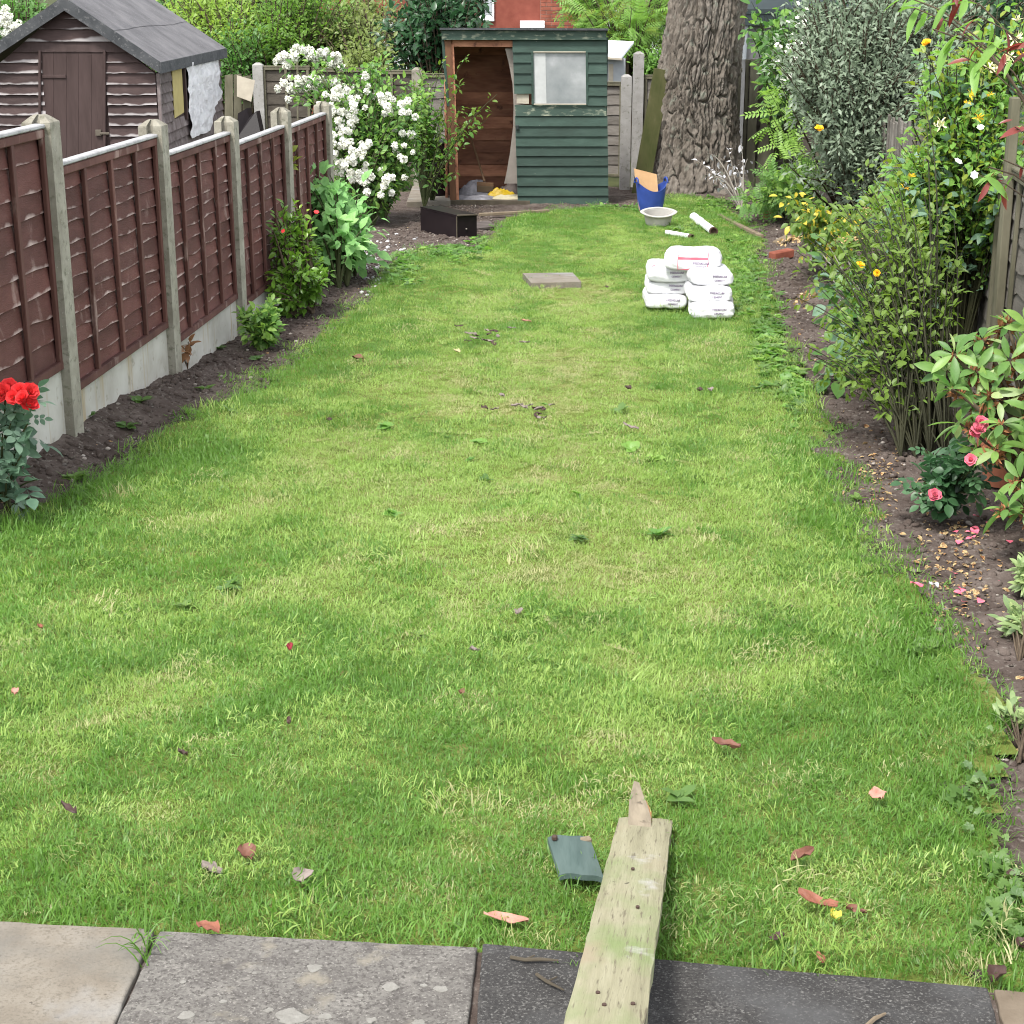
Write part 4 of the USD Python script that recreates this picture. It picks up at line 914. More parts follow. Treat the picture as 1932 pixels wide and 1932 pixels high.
# ------------------------------------------------------------------ cement sacks
def sack_material(name, panel):
    n = {'uv': ('uvmap', {'attribute': 'st'}), 's': ('separate_xyz', {}), 'g': ('geometry', {}), 'n': ('noise_texture', {'scale': 9.0, 'detail': 4.0}),
         'r': ('rgb_ramp', {'ramp': [(0.3, (0.55, 0.55, 0.57)), (0.7, (0.68, 0.68, 0.68))]}), 'bn': ('noise_texture', {'scale': 16.0, 'detail': 4.0}), 'b': ('bump', {'strength': 0.5, 'distance': 0.02}),
         'p': ('principled_bsdf', {'roughness': 0.42, 'specular_ior_level': 0.4}), 'm': ('mix', {'color2': (0.66, 0.12, 0.17)})}
    l = [('uv.UV', 's.vector'), ('g.position', 'n.vector'), ('n.fac', 'r.fac'), ('g.position', 'bn.vector'), ('bn.fac', 'b.height'), ('b.normal', 'p.normal'), ('r.color', 'm.color1')]
    # the printed red frame: |u| < a ; bands in v
    def band(key, src, lo, hi):
        n[key + 'a'] = ('math', {'math_type': 'greater_than', 'value2': lo}); n[key + 'b'] = ('math', {'math_type': 'less_than', 'value2': hi}); n[key] = ('math', {'math_type': 'multiply'})
        l.extend([(src, key + 'a.value1'), (src, key + 'b.value1'), (key + 'a.value', key + '.value1'), (key + 'b.value', key + '.value2')])
        return key + '.value'
    n['ab'] = ('math', {'math_type': 'absolute'}); l.append(('s.x', 'ab.value1'))
    inside = band('in', 'ab.value', -1, 0.098)
    v1 = band('v1', 's.y', *panel[0]); v2 = band('v2', 's.y', *panel[1]); v3 = band('v3', 's.y', *panel[2])
    vert = band('ve', 'ab.value', 0.094, 0.099)
    reach = band('re', 's.y', panel[1][0], panel[3])
    n.update(o1=('math', {'math_type': 'maximum'}), o2=('math', {'math_type': 'maximum'}), o3=('math', {'math_type': 'multiply'}), o4=('math', {'math_type': 'multiply'}), o5=('math', {'math_type': 'maximum'}))
    l += [(v1, 'o1.value1'), (v2, 'o1.value2'), ('o1.value', 'o2.value1'), (v3, 'o2.value2'), ('o2.value', 'o3.value1'), (inside, 'o3.value2'), (vert, 'o4.value1'), (reach, 'o4.value2'), ('o3.value', 'o5.value1'), ('o4.value', 'o5.value2'), ('o5.value', 'm.fac'), ('m.color', 'p.base_color')]
    mat(name, n, l)


sack_material('sack_framed', ((0.009, 0.026), (-0.056, -0.051), (5, 6), 0.12))
sack_material('sack_plain', ((5, 6), (7, 8), (5, 6), 5.5))
flat('print_purple', (0.17, 0.10, 0.22), 0.6); flat('print_pale', (0.5, 0.48, 0.6), 0.6); flat('print_red', (0.62, 0.1, 0.16), 0.6)


def sack_shape(w, d, h, seed, sag=0.0):
    b = trimesh.creation.box((2, 2, 2)).subdivide().subdivide().subdivide().subdivide()
    p = np.array(b.vertices)
    L = np.max(np.abs(p), axis=1, keepdims=True); q = p / (np.sum(np.abs(p) ** 11, 1, keepdims=True) ** (1 / 11)) * L
    x, y, z = q.T
    ex = 1 - .26 * np.abs(x) ** 7 - .10 * np.abs(y) ** 8
    Z = z * (h / 2) * np.clip(ex, .2, 1)
    X = x * w / 2 * (1 - .06 * np.abs(z) ** 2); Y = y * d / 2 * (1 - .05 * np.abs(z) ** 2)
    nn = (meshkit.fbm(np.c_[X * 9 + seed, Y * 9, Z * 9], 3, seed) - .5)
    wr = np.abs(meshkit.fbm(np.c_[X * 22 + seed, Y * 16, Z * 26], 2, seed + 3) - .5)
    N = unit(np.c_[X / w, Y / d, Z / h])
    P = np.c_[X, Y, Z] + N * (nn * .028 - wr * .022)[:, None]
    P[:, 2] -= sag * (np.abs(x) ** 2) * h
    P[:, 2] = np.maximum(P[:, 2], -h / 2)
    front = y < 0
    uv = np.c_[X, np.where(np.abs(y) > .93, Z - 0.0, np.sign(Z) * h / 2 + (Y + d / 2))]
    return P, np.array(b.faces), uv


def sack(px, py, d, w, dep, h, rz, label, seed, framed=False, flap=0, text=True, mark=None, zoff=None):
    base = C(px, py, d)
    P, F, uv = sack_shape(w, dep, h, seed)
    c, s = math.cos(rz), math.sin(rz)
    Rm = np.array([[c, s, 0], [-s, c, 0], [0, 0, 1]])
    loc = np.array([base[0], base[1], zoff if zoff is not None else base[2]]) + np.array([-s * dep / 2, c * dep / 2, h / 2])
    t = thing('cement_sack', label, 'sack', (loc[0], loc[1], loc[2] - h / 2), rz)
    o = loc - np.array([loc[0], loc[1], loc[2] - h / 2])
    body = obj('body', (P + o, F), 'sack_framed' if framed else 'sack_plain', t, smooth=True, uv=uv, world=False)
    tm = trimesh.Trimesh(P, F, process=False)

    def decal(nm, mesh, m, x0, z0, parent=t):
        v = np.array(mesh.vertices); fx = x0 + v[:, 0]; fz = z0 + v[:, 1]
        o_ = np.c_[fx, np.full(len(v), -1.0), fz]; loc_, idx, _ = tm.ray.intersects_location(o_, np.tile([0, 1.0, 0], (len(v), 1)), multiple_hits=False)
        yy_ = np.full(len(v), -dep / 2); yy_[idx] = loc_[:, 1]
        vv = np.c_[fx, yy_ - .0012 - v[:, 2] * .3, fz]
        obj(nm, (vv + o, np.array(mesh.faces)), m, parent, world=False)
    if text:
        k = 1.0
        hh = .0155 if framed else .0135
        if framed:
            decal('lettering', meshkit.text_mesh('PREMIUM', hh, .001, True), 'print_purple', -.002, -.022)
            decal('lettering', meshkit.text_mesh('CEMENT', hh * .8, .001, True), 'print_purple', .014, -.044)
            decal('lettering', meshkit.text_mesh('25kg', hh * 1.1, .001), 'print_pale', -.078, -.026) if False else None
        else:
            decal('lettering', meshkit.text_mesh('PREMIUM', hh, .001, True), 'print_purple', .0, .008)
            decal('lettering', meshkit.text_mesh('CEMENT', hh * .85, .001, True), 'print_purple', .012, -.016)
    if mark is not None:
        x0, y0 = mark
        q = []
        for (a, b) in ((0, 0), (.022, .004), (.03, .028), (.008, .024)):
            hit, _, _ = tm.ray.intersects_location([[x0 + a, y0 + b, 1]], [[0, 0, -1.0]], multiple_hits=False)
            q.append(hit[0] + np.array([0, 0, .002]) + o)
        obj('printed_square', prism(q, (0, 0, .001)), 'print_red', t, world=False)
    if flap:
        x = w / 2 * .985
        q = [(x, -dep / 2 + .03, -h * .36), (x + .026, -dep / 2 + .04, -h * .40), (x + .03, -dep / 2 + .045, h * .12), (x + .006, -dep / 2 + .03, h * .30)]
        obj('end_flap', prism(np.array(q) + o, (0, .02, 0)), 'sack_fray', t, world=False)
    return t


SD = 10.55
hrow = .104


def gzz(px, py, d): p = C(px, py, d); return float(plane_z(p[1]))


zb = gzz(1260, 587, SD)
sack(1256, 587, SD + .25, .285, .40, .10, math.radians(-3), 'white cement sack at the bottom of the left column of the pile', 3, flap=1, zoff=zb - .0)
sack(1261, 565, SD + .27, .29, .40, .098, math.radians(-2), 'white cement sack in the middle of the left column of the pile', 4, flap=1, zoff=zb + .086)
sack(1263, 540, SD + .22, .305, .42, .106, math.radians(-4), 'white cement sack with a red square mark, topmost of the left column', 5, mark=(-.12, -.17), zoff=zb + .172)
zb2 = gzz(1345, 600, SD - .25)
sack(1343, 600, SD - .14, .295, .40, .104, math.radians(-5), 'white cement sack at the bottom of the right column of the pile, poking out furthest', 6, flap=0, zoff=zb2)
sack(1339, 578, SD - .06, .285, .40, .1, math.radians(-2), 'white cement sack in the middle of the right column of the pile', 7, zoff=zb2 + .088)
sack(1344, 550, SD - .02, .275, .40, .1, math.radians(2), 'white cement sack at the top of the right column, below the framed one', 8, zoff=zb2 + .18)
sack(1307, 520, SD + .12, .37, .28, .128, math.radians(-5), 'white cement sack with a red printed frame lying across the top of the pile', 9, framed=True, zoff=zb + .262)

# ------------------------------------------------------------------ blue tub, basin, pipes, box, boards
a = np.linspace(0, 2 * np.pi, 48, endpoint=False)
pc = G(1229, 401); pc = pc + np.array([0, .12, 0])
tub = thing('flexible_tub', 'blue flexible garden tub with a dipped rim standing by the trunk', 'tub', (pc[0], pc[1], plane_z(pc[1])))
zb = float(plane_z(pc[1]))
rim = lambda: .265 + .045 * np.cos(2 * (a - .25)) 
ring = lambda r, z: np.c_[pc[0] + r * np.cos(a), pc[1] + r * .9 * np.sin(a), zb + z]
rm = rim()
out = [ring(.118, np.zeros(48)), ring(.126, np.full(48, .01)), ring(.145, rm * .45), ring(.163, rm), ring(.166, rm + .004), ring(.158, rm + .004), ring(.152, rm - .01), ring(.135, rm * .4), ring(.112, np.full(48, .014))]
obj('body', loft(out, True, True), 'blue_plastic', tub, smooth=40)
for sgn in (0.25, 0.25 + np.pi):
    c0 = np.array([pc[0] + .163 * math.cos(sgn), pc[1] + .147 * math.sin(sgn), zb + .30]); tdir = np.array([-math.sin(sgn), math.cos(sgn) * .9, 0])
    tt = np.linspace(0, np.pi, 12)
    obj('handle', tube(np.array([c0 + tdir * .06 * math.cos(x) + np.array([0, 0, .055 * math.sin(x)]) for x in tt]), .011, 8), 'blue_plastic', tub, smooth=True)
yb = pc[1] - .02
t = thing('board_offcut', 'square offcut of orange brown board standing in the blue tub', 'board', W(1222, 370, yb))
obj('panel', prism([W(1196, 318, yb + .06), W(1239, 329, yb + .06), W(1244, 385, yb - .03), W(1206, 398, yb - .03)], (0, .014, 0)), 'plywood', t)

pb = G(1243, 428); pb = pb + np.array([0.0, .1, 0]); zb = float(plane_z(pb[1]))
bas = thing('basin', 'pale grey plastic basin with a pointed oval rim in front of the blue tub', 'basin', (pb[0], pb[1], zb))
lens = np.sign(np.cos(a)) * np.abs(np.cos(a)) ** 1.0, np.sign(np.sin(a)) * np.abs(np.sin(a)) ** 1.35
ti = math.radians(15)                            # it sits tipped towards the house


def Rg(rx, ry, z):
    x, y, h_ = rx * lens[0], ry * lens[1], z + .006 * np.abs(lens[0]) ** 3
    return np.c_[pb[0] + x, pb[1] + y * math.cos(ti) - h_ * math.sin(ti), zb + .012 + y * math.sin(ti) + h_ * math.cos(ti)]


obj('body', loft([Rg(.115, .075, 0), Rg(.125, .085, .02), Rg(.14, .10, .118), Rg(.18, .128, .122), Rg(.183, .13, .13), Rg(.176, .124, .134), Rg(.146, .104, .13), Rg(.125, .085, .03), Rg(.11, .07, .02)], True, True), 'grey_plastic', bas, smooth=40)

for (xa_, ya_, xb2, yb2, r_, lab, col) in ((1309, 409, 1346, 436, .037, 'fat white plastic pipe with a collar lying on the grass by the right border', True), (1258, 438, 1303, 446, .021, 'thin white plastic pipe lying in front of the pale basin', False)):
    A_, B_ = G(xa_, ya_, r_), G(xb2, yb2, r_)
    t = thing('plastic_pipe', lab, 'pipe', (*(A_ + B_)[:2] / 2, plane_z((A_ + B_)[1] / 2)))
    u_ = unit(B_ - A_)
    x_ = unit(np.cross(u_, (0, 0, 1))); z_ = np.cross(x_, u_)
    rg2 = lambda p, r: np.array([p + r * (math.cos(q) * x_ + math.sin(q) * z_) for q in np.linspace(0, 2 * np.pi, 24, endpoint=False)])
    obj('tube', loft([rg2(A_, r_ * .86), rg2(A_, r_), rg2(B_, r_), rg2(B_, r_ * .88), rg2(B_ - u_ * .1, r_ * .86), rg2(A_ + u_ * .05, r_ * .86)], False, True), 'white_pipe', t, smooth=30)
    if col:
        for f_, g_ in ((0.0, .14), (.3, .06)):
            s0 = A_ + (B_ - A_) * f_
            obj('collar', loft([rg2(s0, r_ * 1.02), rg2(s0, r_ * 1.14), rg2(s0 + u_ * g_, r_ * 1.14), rg2(s0 + u_ * g_, r_ * 1.02)]), 'white_pipe', t, smooth=30)
    obj('dirty_end', loft([rg2(B_ - u_ * .012, r_ * .92), rg2(B_ - u_ * .012, r_ * 1.06), rg2(B_ + u_ * .03, r_ * 1.06), rg2(B_ + u_ * .03, r_ * .8), rg2(B_ + u_ * .005, r_ * .8)], False, True), 'pipe_dirt', t, smooth=30)

A_, B_ = G(1357, 407, .02), G(1437, 446, .02)
t = thing('timber_batten', 'long weathered batten lying along the edge of the right border', 'batten', (A_ + B_) / 2)
obj('timber', bar(A_, B_, .045, .03), 'old_wood', t)

bb = G(862, 449); cc = G(898, 447)
A2 = bb + np.array([-.36, .62, 0])
hB = C(864, 404, 15.2)[2] - C(862, 449, 15.2)[2] + .025
ex = unit(np.array([cc[0] - bb[0], 0.06, 0])); ey = unit(A2 - bb); ey[2] = 0; ey = unit(ey)
wB = np.linalg.norm(cc - bb); LB = .72
box = thing('black_box', 'glossy black open backed box lying on the soil in front of the green shed', 'box', (bb[0], bb[1], plane_z(bb[1])))
zb = float(plane_z(bb[1])) - .025
corner = np.array([bb[0], bb[1], zb])
P_ = lambda u, v_, w: corner + ex * u * wB + ey * v_ * LB + np.array([0, 0, w * hB])
th_ = .014
obj('top_panel', prism([P_(-.01, -.01, 1), P_(1.01, -.01, 1), P_(1.01, 1.0, 1), P_(-.01, 1.0, 1)], (0, 0, -th_)), 'black_lacquer', box)
obj('side_panel', prism([P_(0, 0.01, 0), P_(0, 1, 0), P_(0, 1, .93), P_(0, 0.01, .93)], ex * th_), 'black_lacquer', box)
obj('side_panel', prism([P_(1, 0.01, 0), P_(1, 1, 0), P_(1, 1, .93), P_(1, 0.01, .93)], -ex * th_), 'black_lacquer', box)
obj('end_panel', prism([P_(.01, 0.004, 0), P_(.99, 0.004, 0), P_(.99, 0.004, .93), P_(.01, 0.004, .93)], ey * th_), 'black_lacquer', box)
obj('end_panel', prism([P_(.1, .99, 0), P_(.9, .99, 0), P_(.9, .99, .93), P_(.1, .99, .93)], -ey * th_), 'black_lacquer', box)
obj('edge_strip', join([bar(P_(0, 0, .02), P_(0, 0, .95), .012, .012, (0, -1, 0)), bar(P_(-.01, -.01, .985), P_(1.01, -.01, .985), .02, .014)]), 'dark_old_wood', box, label='scuffed pale front edges')
obj('knob', trimesh.creation.icosphere(2, .008).apply_translation(P_(.45, -.012, .45)), 'pale_twig', box, smooth=True)
t = thing('flat_board', 'thin dark board lying flat on the earth right of the black box', 'board', G(912, 424))
obj('panel', prism([G(898, 431, .03), G(884, 420, .03), G(922, 416, .03), G(936, 427, .03)], (0, 0, -.02)), 'shed_floor', t)
A_, B_ = G(905, 405, .03), G(1035, 398, .03)
t = thing('timber_batten', 'thin pale edged batten lying in front of the green shed doorstep', 'batten', (A_ + B_) / 2)
obj('timber', bar(A_, B_, .05, .03), 'old_wood', t)

# the piece of painted board and the plank in the foreground
q = [G(1033, 1580, .07), G(1113, 1582, .06), G(1140, 1654, .05), G(1056, 1647, .05)]
t = thing('painted_board', 'broken piece of dark green painted board lying on the grass by the plank', 'board', np.mean(q, 0))
n = 9; rowsq = []
for i in range(n):
    s_ = i / (n - 1)
    rowsq.append([q[0] * (1 - s_) * (1 - u_) + q[1] * (1 - s_) * u_ + q[3] * s_ * (1 - u_) + q[2] * s_ * u_ + np.array([0, 0, .007 * math.sin(np.pi * u_) - .005 * s_ * s_]) + np.array([0, .004 * math.sin(9 * u_) * (i in (0, n - 1)), 0]) for u_ in np.linspace(0, 1, n)])
gr = np.array(rowsq).reshape(-1, 3); i, j = np.meshgrid(np.arange(n - 1), np.arange(n - 1), indexing='ij'); k_ = (i * n + j).ravel(); F4 = np.stack([k_, k_ + n, k_ + n + 1, k_ + 1], 1)
edgei = np.r_[np.arange(n), np.arange(1, n) * n + n - 1, n * (n - 1) + np.arange(n - 2, -1, -1), np.arange(n - 2, 0, -1) * n]
low = gr - (0, 0, .012); N_ = len(gr)
rimf = np.stack([edgei, np.roll(edgei, -1), np.roll(edgei, -1) + N_, edgei + N_], 1)
obj('panel', (np.vstack([gr, low]), np.vstack([F4, F4[:, ::-1] + N_, rimf])), 'green_panel', t, smooth=30)
obj('nail_head', frame_box(q[0] + (.014, -.012, .006), (1, 0, 0), (0, 1, 0), (0, 0, 1), (.012, .01, .012), .003), 'nail_rust', t)
obj('torn_corner', frame_box(q[1] + (-.012, -.01, .001), (1, .4, 0), (-.4, 1, 0), (0, 0, 1), (.03, .016, .012), .003), 'old_wood', t)

off_px = [(1184, 1570), (1187, 1510), (1196, 1473), (1206, 1476), (1213, 1498), (1222, 1520), (1228, 1542), (1229, 1575)]
t = thing('wood_offcut', 'splintered pointed wood offcut under the far end of the plank', 'offcut', G(1205, 1530))
obj('timber', prism([G(*p, h=.045) for p in off_px], (0, 0, -.028)), 'offcut_wood', t)
obj('torn_edge', prism([G(1218, 1508, .038), G(1229, 1530, .038), G(1229, 1575, .038), G(1222, 1545, .038)], (0, 0, -.02)), 'torn_wood', t)
near_l, near_r = C(1063, 1932, 2.36), C(1216, 1932, 2.36)
far_l, far_r = C(1167, 1540, 3.555), C(1269, 1545, 3.555)
ext = 1.24
near_l, near_r = far_l + (near_l - far_l) * ext, far_r + (near_r - far_r) * ext
pl = thing('timber_plank', 'long algae stained timber plank sloping from the patio down onto the lawn', 'plank', (far_l + far_r) / 2)
nu, nv = 7, 40
un = unit(np.cross(far_r - far_l, near_l - far_l)); un = un if un[2] > 0 else -un
tp, bt = [], []
for i in range(nv):
    s_ = i / (nv - 1)
    for u_ in np.linspace(0, 1, nu):
        p = (far_l * (1 - s_) + near_l * s_) * (1 - u_) + (far_r * (1 - s_) + near_r * s_) * u_
        p = p + un * (-.0035 * (abs(u_ - .5) > .45) + .0025 * (meshkit.noise(np.array([p * 14]), 1)[0] - .5))
        if u_ in (0, 1): p = p + (far_r - far_l) / np.linalg.norm(far_r - far_l) * .0045 * (meshkit.noise(np.array([p * 22]), 3)[0] - .5)
        tp.append(p); bt.append(p - un * .034)
tp, bt = np.array(tp), np.array(bt)
i, j = np.meshgrid(np.arange(nv - 1), np.arange(nu - 1), indexing='ij'); k_ = (i * nu + j).ravel(); F4 = np.stack([k_, k_ + nu, k_ + nu + 1, k_ + 1], 1)
edgei = np.r_[np.arange(nu), np.arange(1, nv) * nu + nu - 1, nu * (nv - 1) + np.arange(nu - 2, -1, -1), np.arange(nv - 2, 0, -1) * nu]
N_ = len(tp)
obj('board', (np.vstack([tp, bt]), np.vstack([F4[:, ::-1], F4 + N_, np.stack([edgei, edgei + N_, np.roll(edgei, -1) + N_, np.roll(edgei, -1)], 1)])), 'plank_wood', pl, smooth=35)
for (x, y) in ((1140, 1897), (1194, 1895), (1128, 1874), (1203, 1712), (1194, 1640)):
    s_ = (y - 1540) / (1932 - 1540); d_ = 1 / (1 / 3.555 + (1 / 2.36 - 1 / 3.555) * s_)
    obj('nail_head', trimesh.creation.cylinder(.0035, .003, sections=10).apply_translation(C(x, y, d_) + un * .001), 'nail_rust', pl)
st = thing('doorstep', 'concrete doorstep carrying the near end of the plank, below the picture', 'doorstep', (near_l[0], near_l[1] - .05, near_l[2] - .3))
m_ = (near_l + near_r) / 2 - un * .036
obj('block', wbox((m_[0] - .5, m_[1] - .3, float(plane_z(m_[1]))), (m_[0] + .5, m_[1] + .03, m_[2] - .004), .01), 'post_concrete', st)

# ------------------------------------------------------------------ terracotta pot, bricks and stones by the border
pp_ = G(1905, 925); zb = float(soilz(np.array([pp_[0]]), np.array([pp_[1] + .1]))[0])
a24 = np.linspace(0, 2 * np.pi, 28, endpoint=False)
rgp = lambda r, z: np.c_[pp_[0] + r * np.cos(a24), pp_[1] + .1 + r * np.sin(a24), np.full(28, zb + z)]
t = thing('terracotta_pot', 'terracotta plant pot half hidden behind the rhododendron', 'pot', (pp_[0], pp_[1] + .1, zb))
obj('pot', loft([rgp(.07, 0), rgp(.095, .14), rgp(.108, .14), rgp(.11, .18), rgp(.1, .18), rgp(.09, .1)], True, True), 'terracotta', t, smooth=30)
for (x, y, s, m, lab, nm) in ((1476, 1155 + 0, 0, None, None, None),):
    pass
p = G(1473, 488 - 5); 
for (x, y, dims, rz, m, lab, nm, cat) in ((1474, 487, (.2, .09, .07), .5, 'brick', 'old brick half sunk at the back of the right border', 'loose_brick', 'brick'), (1452, 412, (.16, .1, .09), 1.2, 'brick', 'broken red brick among the green by the trunk', 'loose_brick', 'brick'), (1478, 455, (.26, .1, .03), 1.0, 'old_wood', 'short flat piece of wood in the right border', 'wood_piece', 'wood')):
    p = G(x, y); z = float(plane_z(p[1])); c_, s_ = math.cos(rz), math.sin(rz)
    t = thing(nm, lab, cat, (p[0], p[1], z))
    obj('block', frame_box((p[0], p[1], z + dims[2] * .4), (c_, s_, .1), (-s_, c_, 0), (0, 0, 1), dims, .008), m, t)

# ------------------------------------------------------------------ fallen leaves and scraps on lawn and patio
def leaf_scrap(px, py, L, w, rz, m, label, curl=.35, h=.03, cat='fallen leaf', name='fallen_leaf', tilt=0.2, group=None):
    p = G(px, py, h); n = 9
    t_ = np.linspace(0, 1, n); hw = w / 2 * np.sin(np.pi * np.clip(t_ * .93 + .05, 0, 1)) ** .8
    sd = int(px + py)
    rows = []
    for s_ in (-1, -.5, 0, .5, 1):
        x = s_ * hw * (1 + .7 * (meshkit.noise(np.c_[t_ * 7, np.full(n, s_ * 3), np.full(n, sd)], 1) - .5)); y = (t_ - .5) * L
        z = curl * (np.abs(s_) ** 1.5) * hw + curl * .35 * L * (2 * t_ - 1) ** 2 * .5 + tilt * y * .6 + tilt * x * .5 + .012 * (meshkit.noise(np.c_[t_ * 5, np.full(n, s_ * 2), np.full(n, sd)], 2) - .5)
        c_, s2 = math.cos(rz), math.sin(rz)
        rows.append(np.c_[p[0] + x * c_ - y * s2, p[1] + x * s2 + y * c_, p[2] + z])
    v = np.vstack(rows); i, j = np.meshgrid(np.arange(4), np.arange(n - 1), indexing='ij'); k = (i * n + j).ravel()
    f = np.stack([k, k + n, k + n + 1, k + 1], 1)
    v = np.vstack([v, v - (0, 0, .0012)]); f = np.vstack([f, f[:, ::-1] + 5 * n])
    keys(obj(name, (v, f), m, None, smooth=True), label, cat, group)


SC = [(955, 1733, .085, .026, 1.5, 'pink_leaf', 'large pinkish brown leaf lying just above the joint of the grey slabs', .03),
      (393, 1750, .05, .03, 1.2, 'terra_leaf', 'rust coloured leaf at the patio edge above the grey slab', .045),
      (465, 1610, .05, .034, .5, 'dead_leaf', 'brown crinkled leaf near the patio, in front of a bare patch', .035), (130, 1525, .05, .016, .9, 'dark_leaf', 'dark brown curled leaf near the left edge of the lawn', .04),
      (345, 1420, .03, .014, 1.0, 'dark_leaf', 'small purple brown leaf left of the lawn middle', .035), (545, 1360, .022, .012, .3, 'dark_leaf', 'tiny dark leaf below the small crimson petal', .035), (547, 1221, .03, .02, .2, 'red_petal', 'small crimson leaf lying in the middle left of the lawn', .04),
      (27, 1304, .03, .02, .4, 'pink_leaf', 'pinkish leaf at the left edge of the lawn', .04), (76, 1181, .026, .014, .8, 'terra_leaf', 'small rusty leaf near the left border in the middle distance', .04), (870, 1305, .022, .014, .3, 'dead_leaf', 'small brown leaf in the centre of the lawn', .035), (895, 1225, .03, .012, 1.2, 'grey_scrap', 'dry greyish scrap in the bare grass right of the crimson leaf', .035),
      (1656, 1497, .042, .036, .3, 'pink_leaf', 'salmon brown leaf on the right of the lawn beyond the plank end', .04), (1514, 1614, .058, .03, -1.0, 'dead_leaf', 'brown leaf in the grass right of the plank', .035), (1543, 1700, .08, .026, 1.05, 'terra_leaf', 'long rusty leaf right of the plank near the yellow leaf', .04), (1616, 1717, .04, .018, 1.4, 'dead_leaf', 'narrow brown leaf beside the long rusty leaf', .03), (1577, 1727, .026, .024, .2, 'yellow_leaf', 'bright yellow leaf below the long rusty leaf', .035),
      (1466, 1767, .034, .018, -1.1, 'dark_leaf', 'dark leaf close to the charcoal slab, right of the plank', .03), (1548, 1806, .03, .012, .3, 'terra_leaf', 'small orange leaf close to the charcoal slab', .03), (1880, 1838, .05, .03, -.6, 'dark_leaf', 'dark maroon leaf standing at the far end of the charcoal slab', .04), (1918, 1652, .04, .02, 1.3, 'dark_leaf', 'maroon leaf on the soil at the right edge', .02), (1928, 1780, .03, .02, .4, 'dark_leaf', 'dark leaf at the right edge just above the patio corner', .03),
      (620, 791, .04, .026, .5, 'dark_leaf', 'black leaf lying alone in the left half of the lawn', .035), (675, 676, .07, .05, 1.3, 'dead_leaf', 'brown dead patch of leaf left of the grey scraps', .02), (862, 663, .05, .035, .8, 'pale_leaf', 'pale scrap left of the scatter of grey scraps', .04), (993, 605, .06, .03, 1.4, 'pink_leaf', 'pale brown leaf right of the scatter of grey scraps', .03),
      (1145, 541, .035, .03, .5, 'dark_leaf', 'dark leaf right of the loose square slab', .035), (1185, 732, .04, .03, .7, 'dark_leaf', 'dark leaf in the pale track of the lawn', .035), (1320, 735, .05, .03, .2, 'dark_leaf', 'dark leaf on the right of the lawn below the sacks', .03), (1340, 605 + 130, .03, .03, .2, 'grey_scrap', 'grey scrap beside the dark leaf below the sacks', .03), (1190, 806, .09, .02, .8, 'grey_scrap', 'grey twiggy scrap in the middle of the lawn', .03),
      (977, 1154, .03, .03, .1, 'grey_scrap', 'small grey stone like scrap at the very centre of the lawn', .03), (568, 1653, .042, .042, .2, 'grey_scrap', 'crumpled grey beige seed head on the lawn near the patio', .04), (1370, 1405, .07, .03, 1.2, 'dead_leaf', 'torn brown leaf in dry grass beyond the plank end', .03), (400, 1640, .05, .03, 1.1, 'grey_scrap', 'pale stone like scrap in the bare patch near the patio', .02)]
for (x, y, L, w, rz, m, lab, h) in SC:
    leaf_scrap(x, y, L, w, rz, m, lab, h=h, curl=.5 if m != 'pink_leaf' else .3)
rr = np.random.default_rng(21)
for k in range(16):
    x, y = 920 + rr.normal(0, 32), 632 + rr.normal(0, 11)
    leaf_scrap(x, y, .03 + .04 * rr.random(), .022, rr.random() * 6, 'grey_scrap' if k % 3 else 'dark_leaf', 'small grey dry scrap in the scatter across the middle of the lawn', h=.04, cat='scrap', name='dry_scrap', group='grey scraps scattered on the lawn')
for k in range(14):
    x, y = 990 + rr.normal(0, 40), 772 + rr.normal(0, 9)
    leaf_scrap(x, y, .03 + .03 * rr.random(), .02, rr.random() * 6, 'grey_scrap' if k % 3 else 'dark_leaf', 'small dry scrap in the nearer sparse row across the lawn', h=.035, cat='scrap', name='dry_scrap', group='nearer row of dry scraps on the lawn')
for (x, y, w, m, lab) in ((1730, 1102, .04, 'pink_petal', 'pink petal at the edge of lawn and soil on the right'), (1762, 1103, .03, 'pale_chip', 'white petal beside the pink petal on the soil')):
    leaf_scrap(x, y, w, w * .6, 1.2, m, lab, h=.03, cat='petal', name='fallen_petal')
for (pts, r_, m, lab) in (([(963, 1806), (990, 1811), (1020, 1810), (1054, 1812)], .0032, 'dark_old_wood', 'dark curved twig lying on the charcoal slab left of the plank'), ([(1012, 1838), (1032, 1852), (1064, 1868)], .003, 'dark_old_wood', 'short twig below the dark curved twig'), ([(1630, 1940), (1650, 1922), (1671, 1912)], .0038, 'old_wood', 'pale dry stalk on the charcoal slab at the bottom edge')):
    t = thing('twig', lab, 'twig', G(*pts[1], h=.04))
    obj('stem', tube([G(*p, h=.04 + r_) for p in pts], [r_ * 1.1] * (len(pts) - 1) + [r_ * .5], 6), m, t)
    q0 = np.array(G(*pts[1], h=.04 + r_)); obj('side_shoot', tube([q0, q0 + np.array([.018, .012, .002])], [r_ * .7, r_ * .4], 5), m, t)

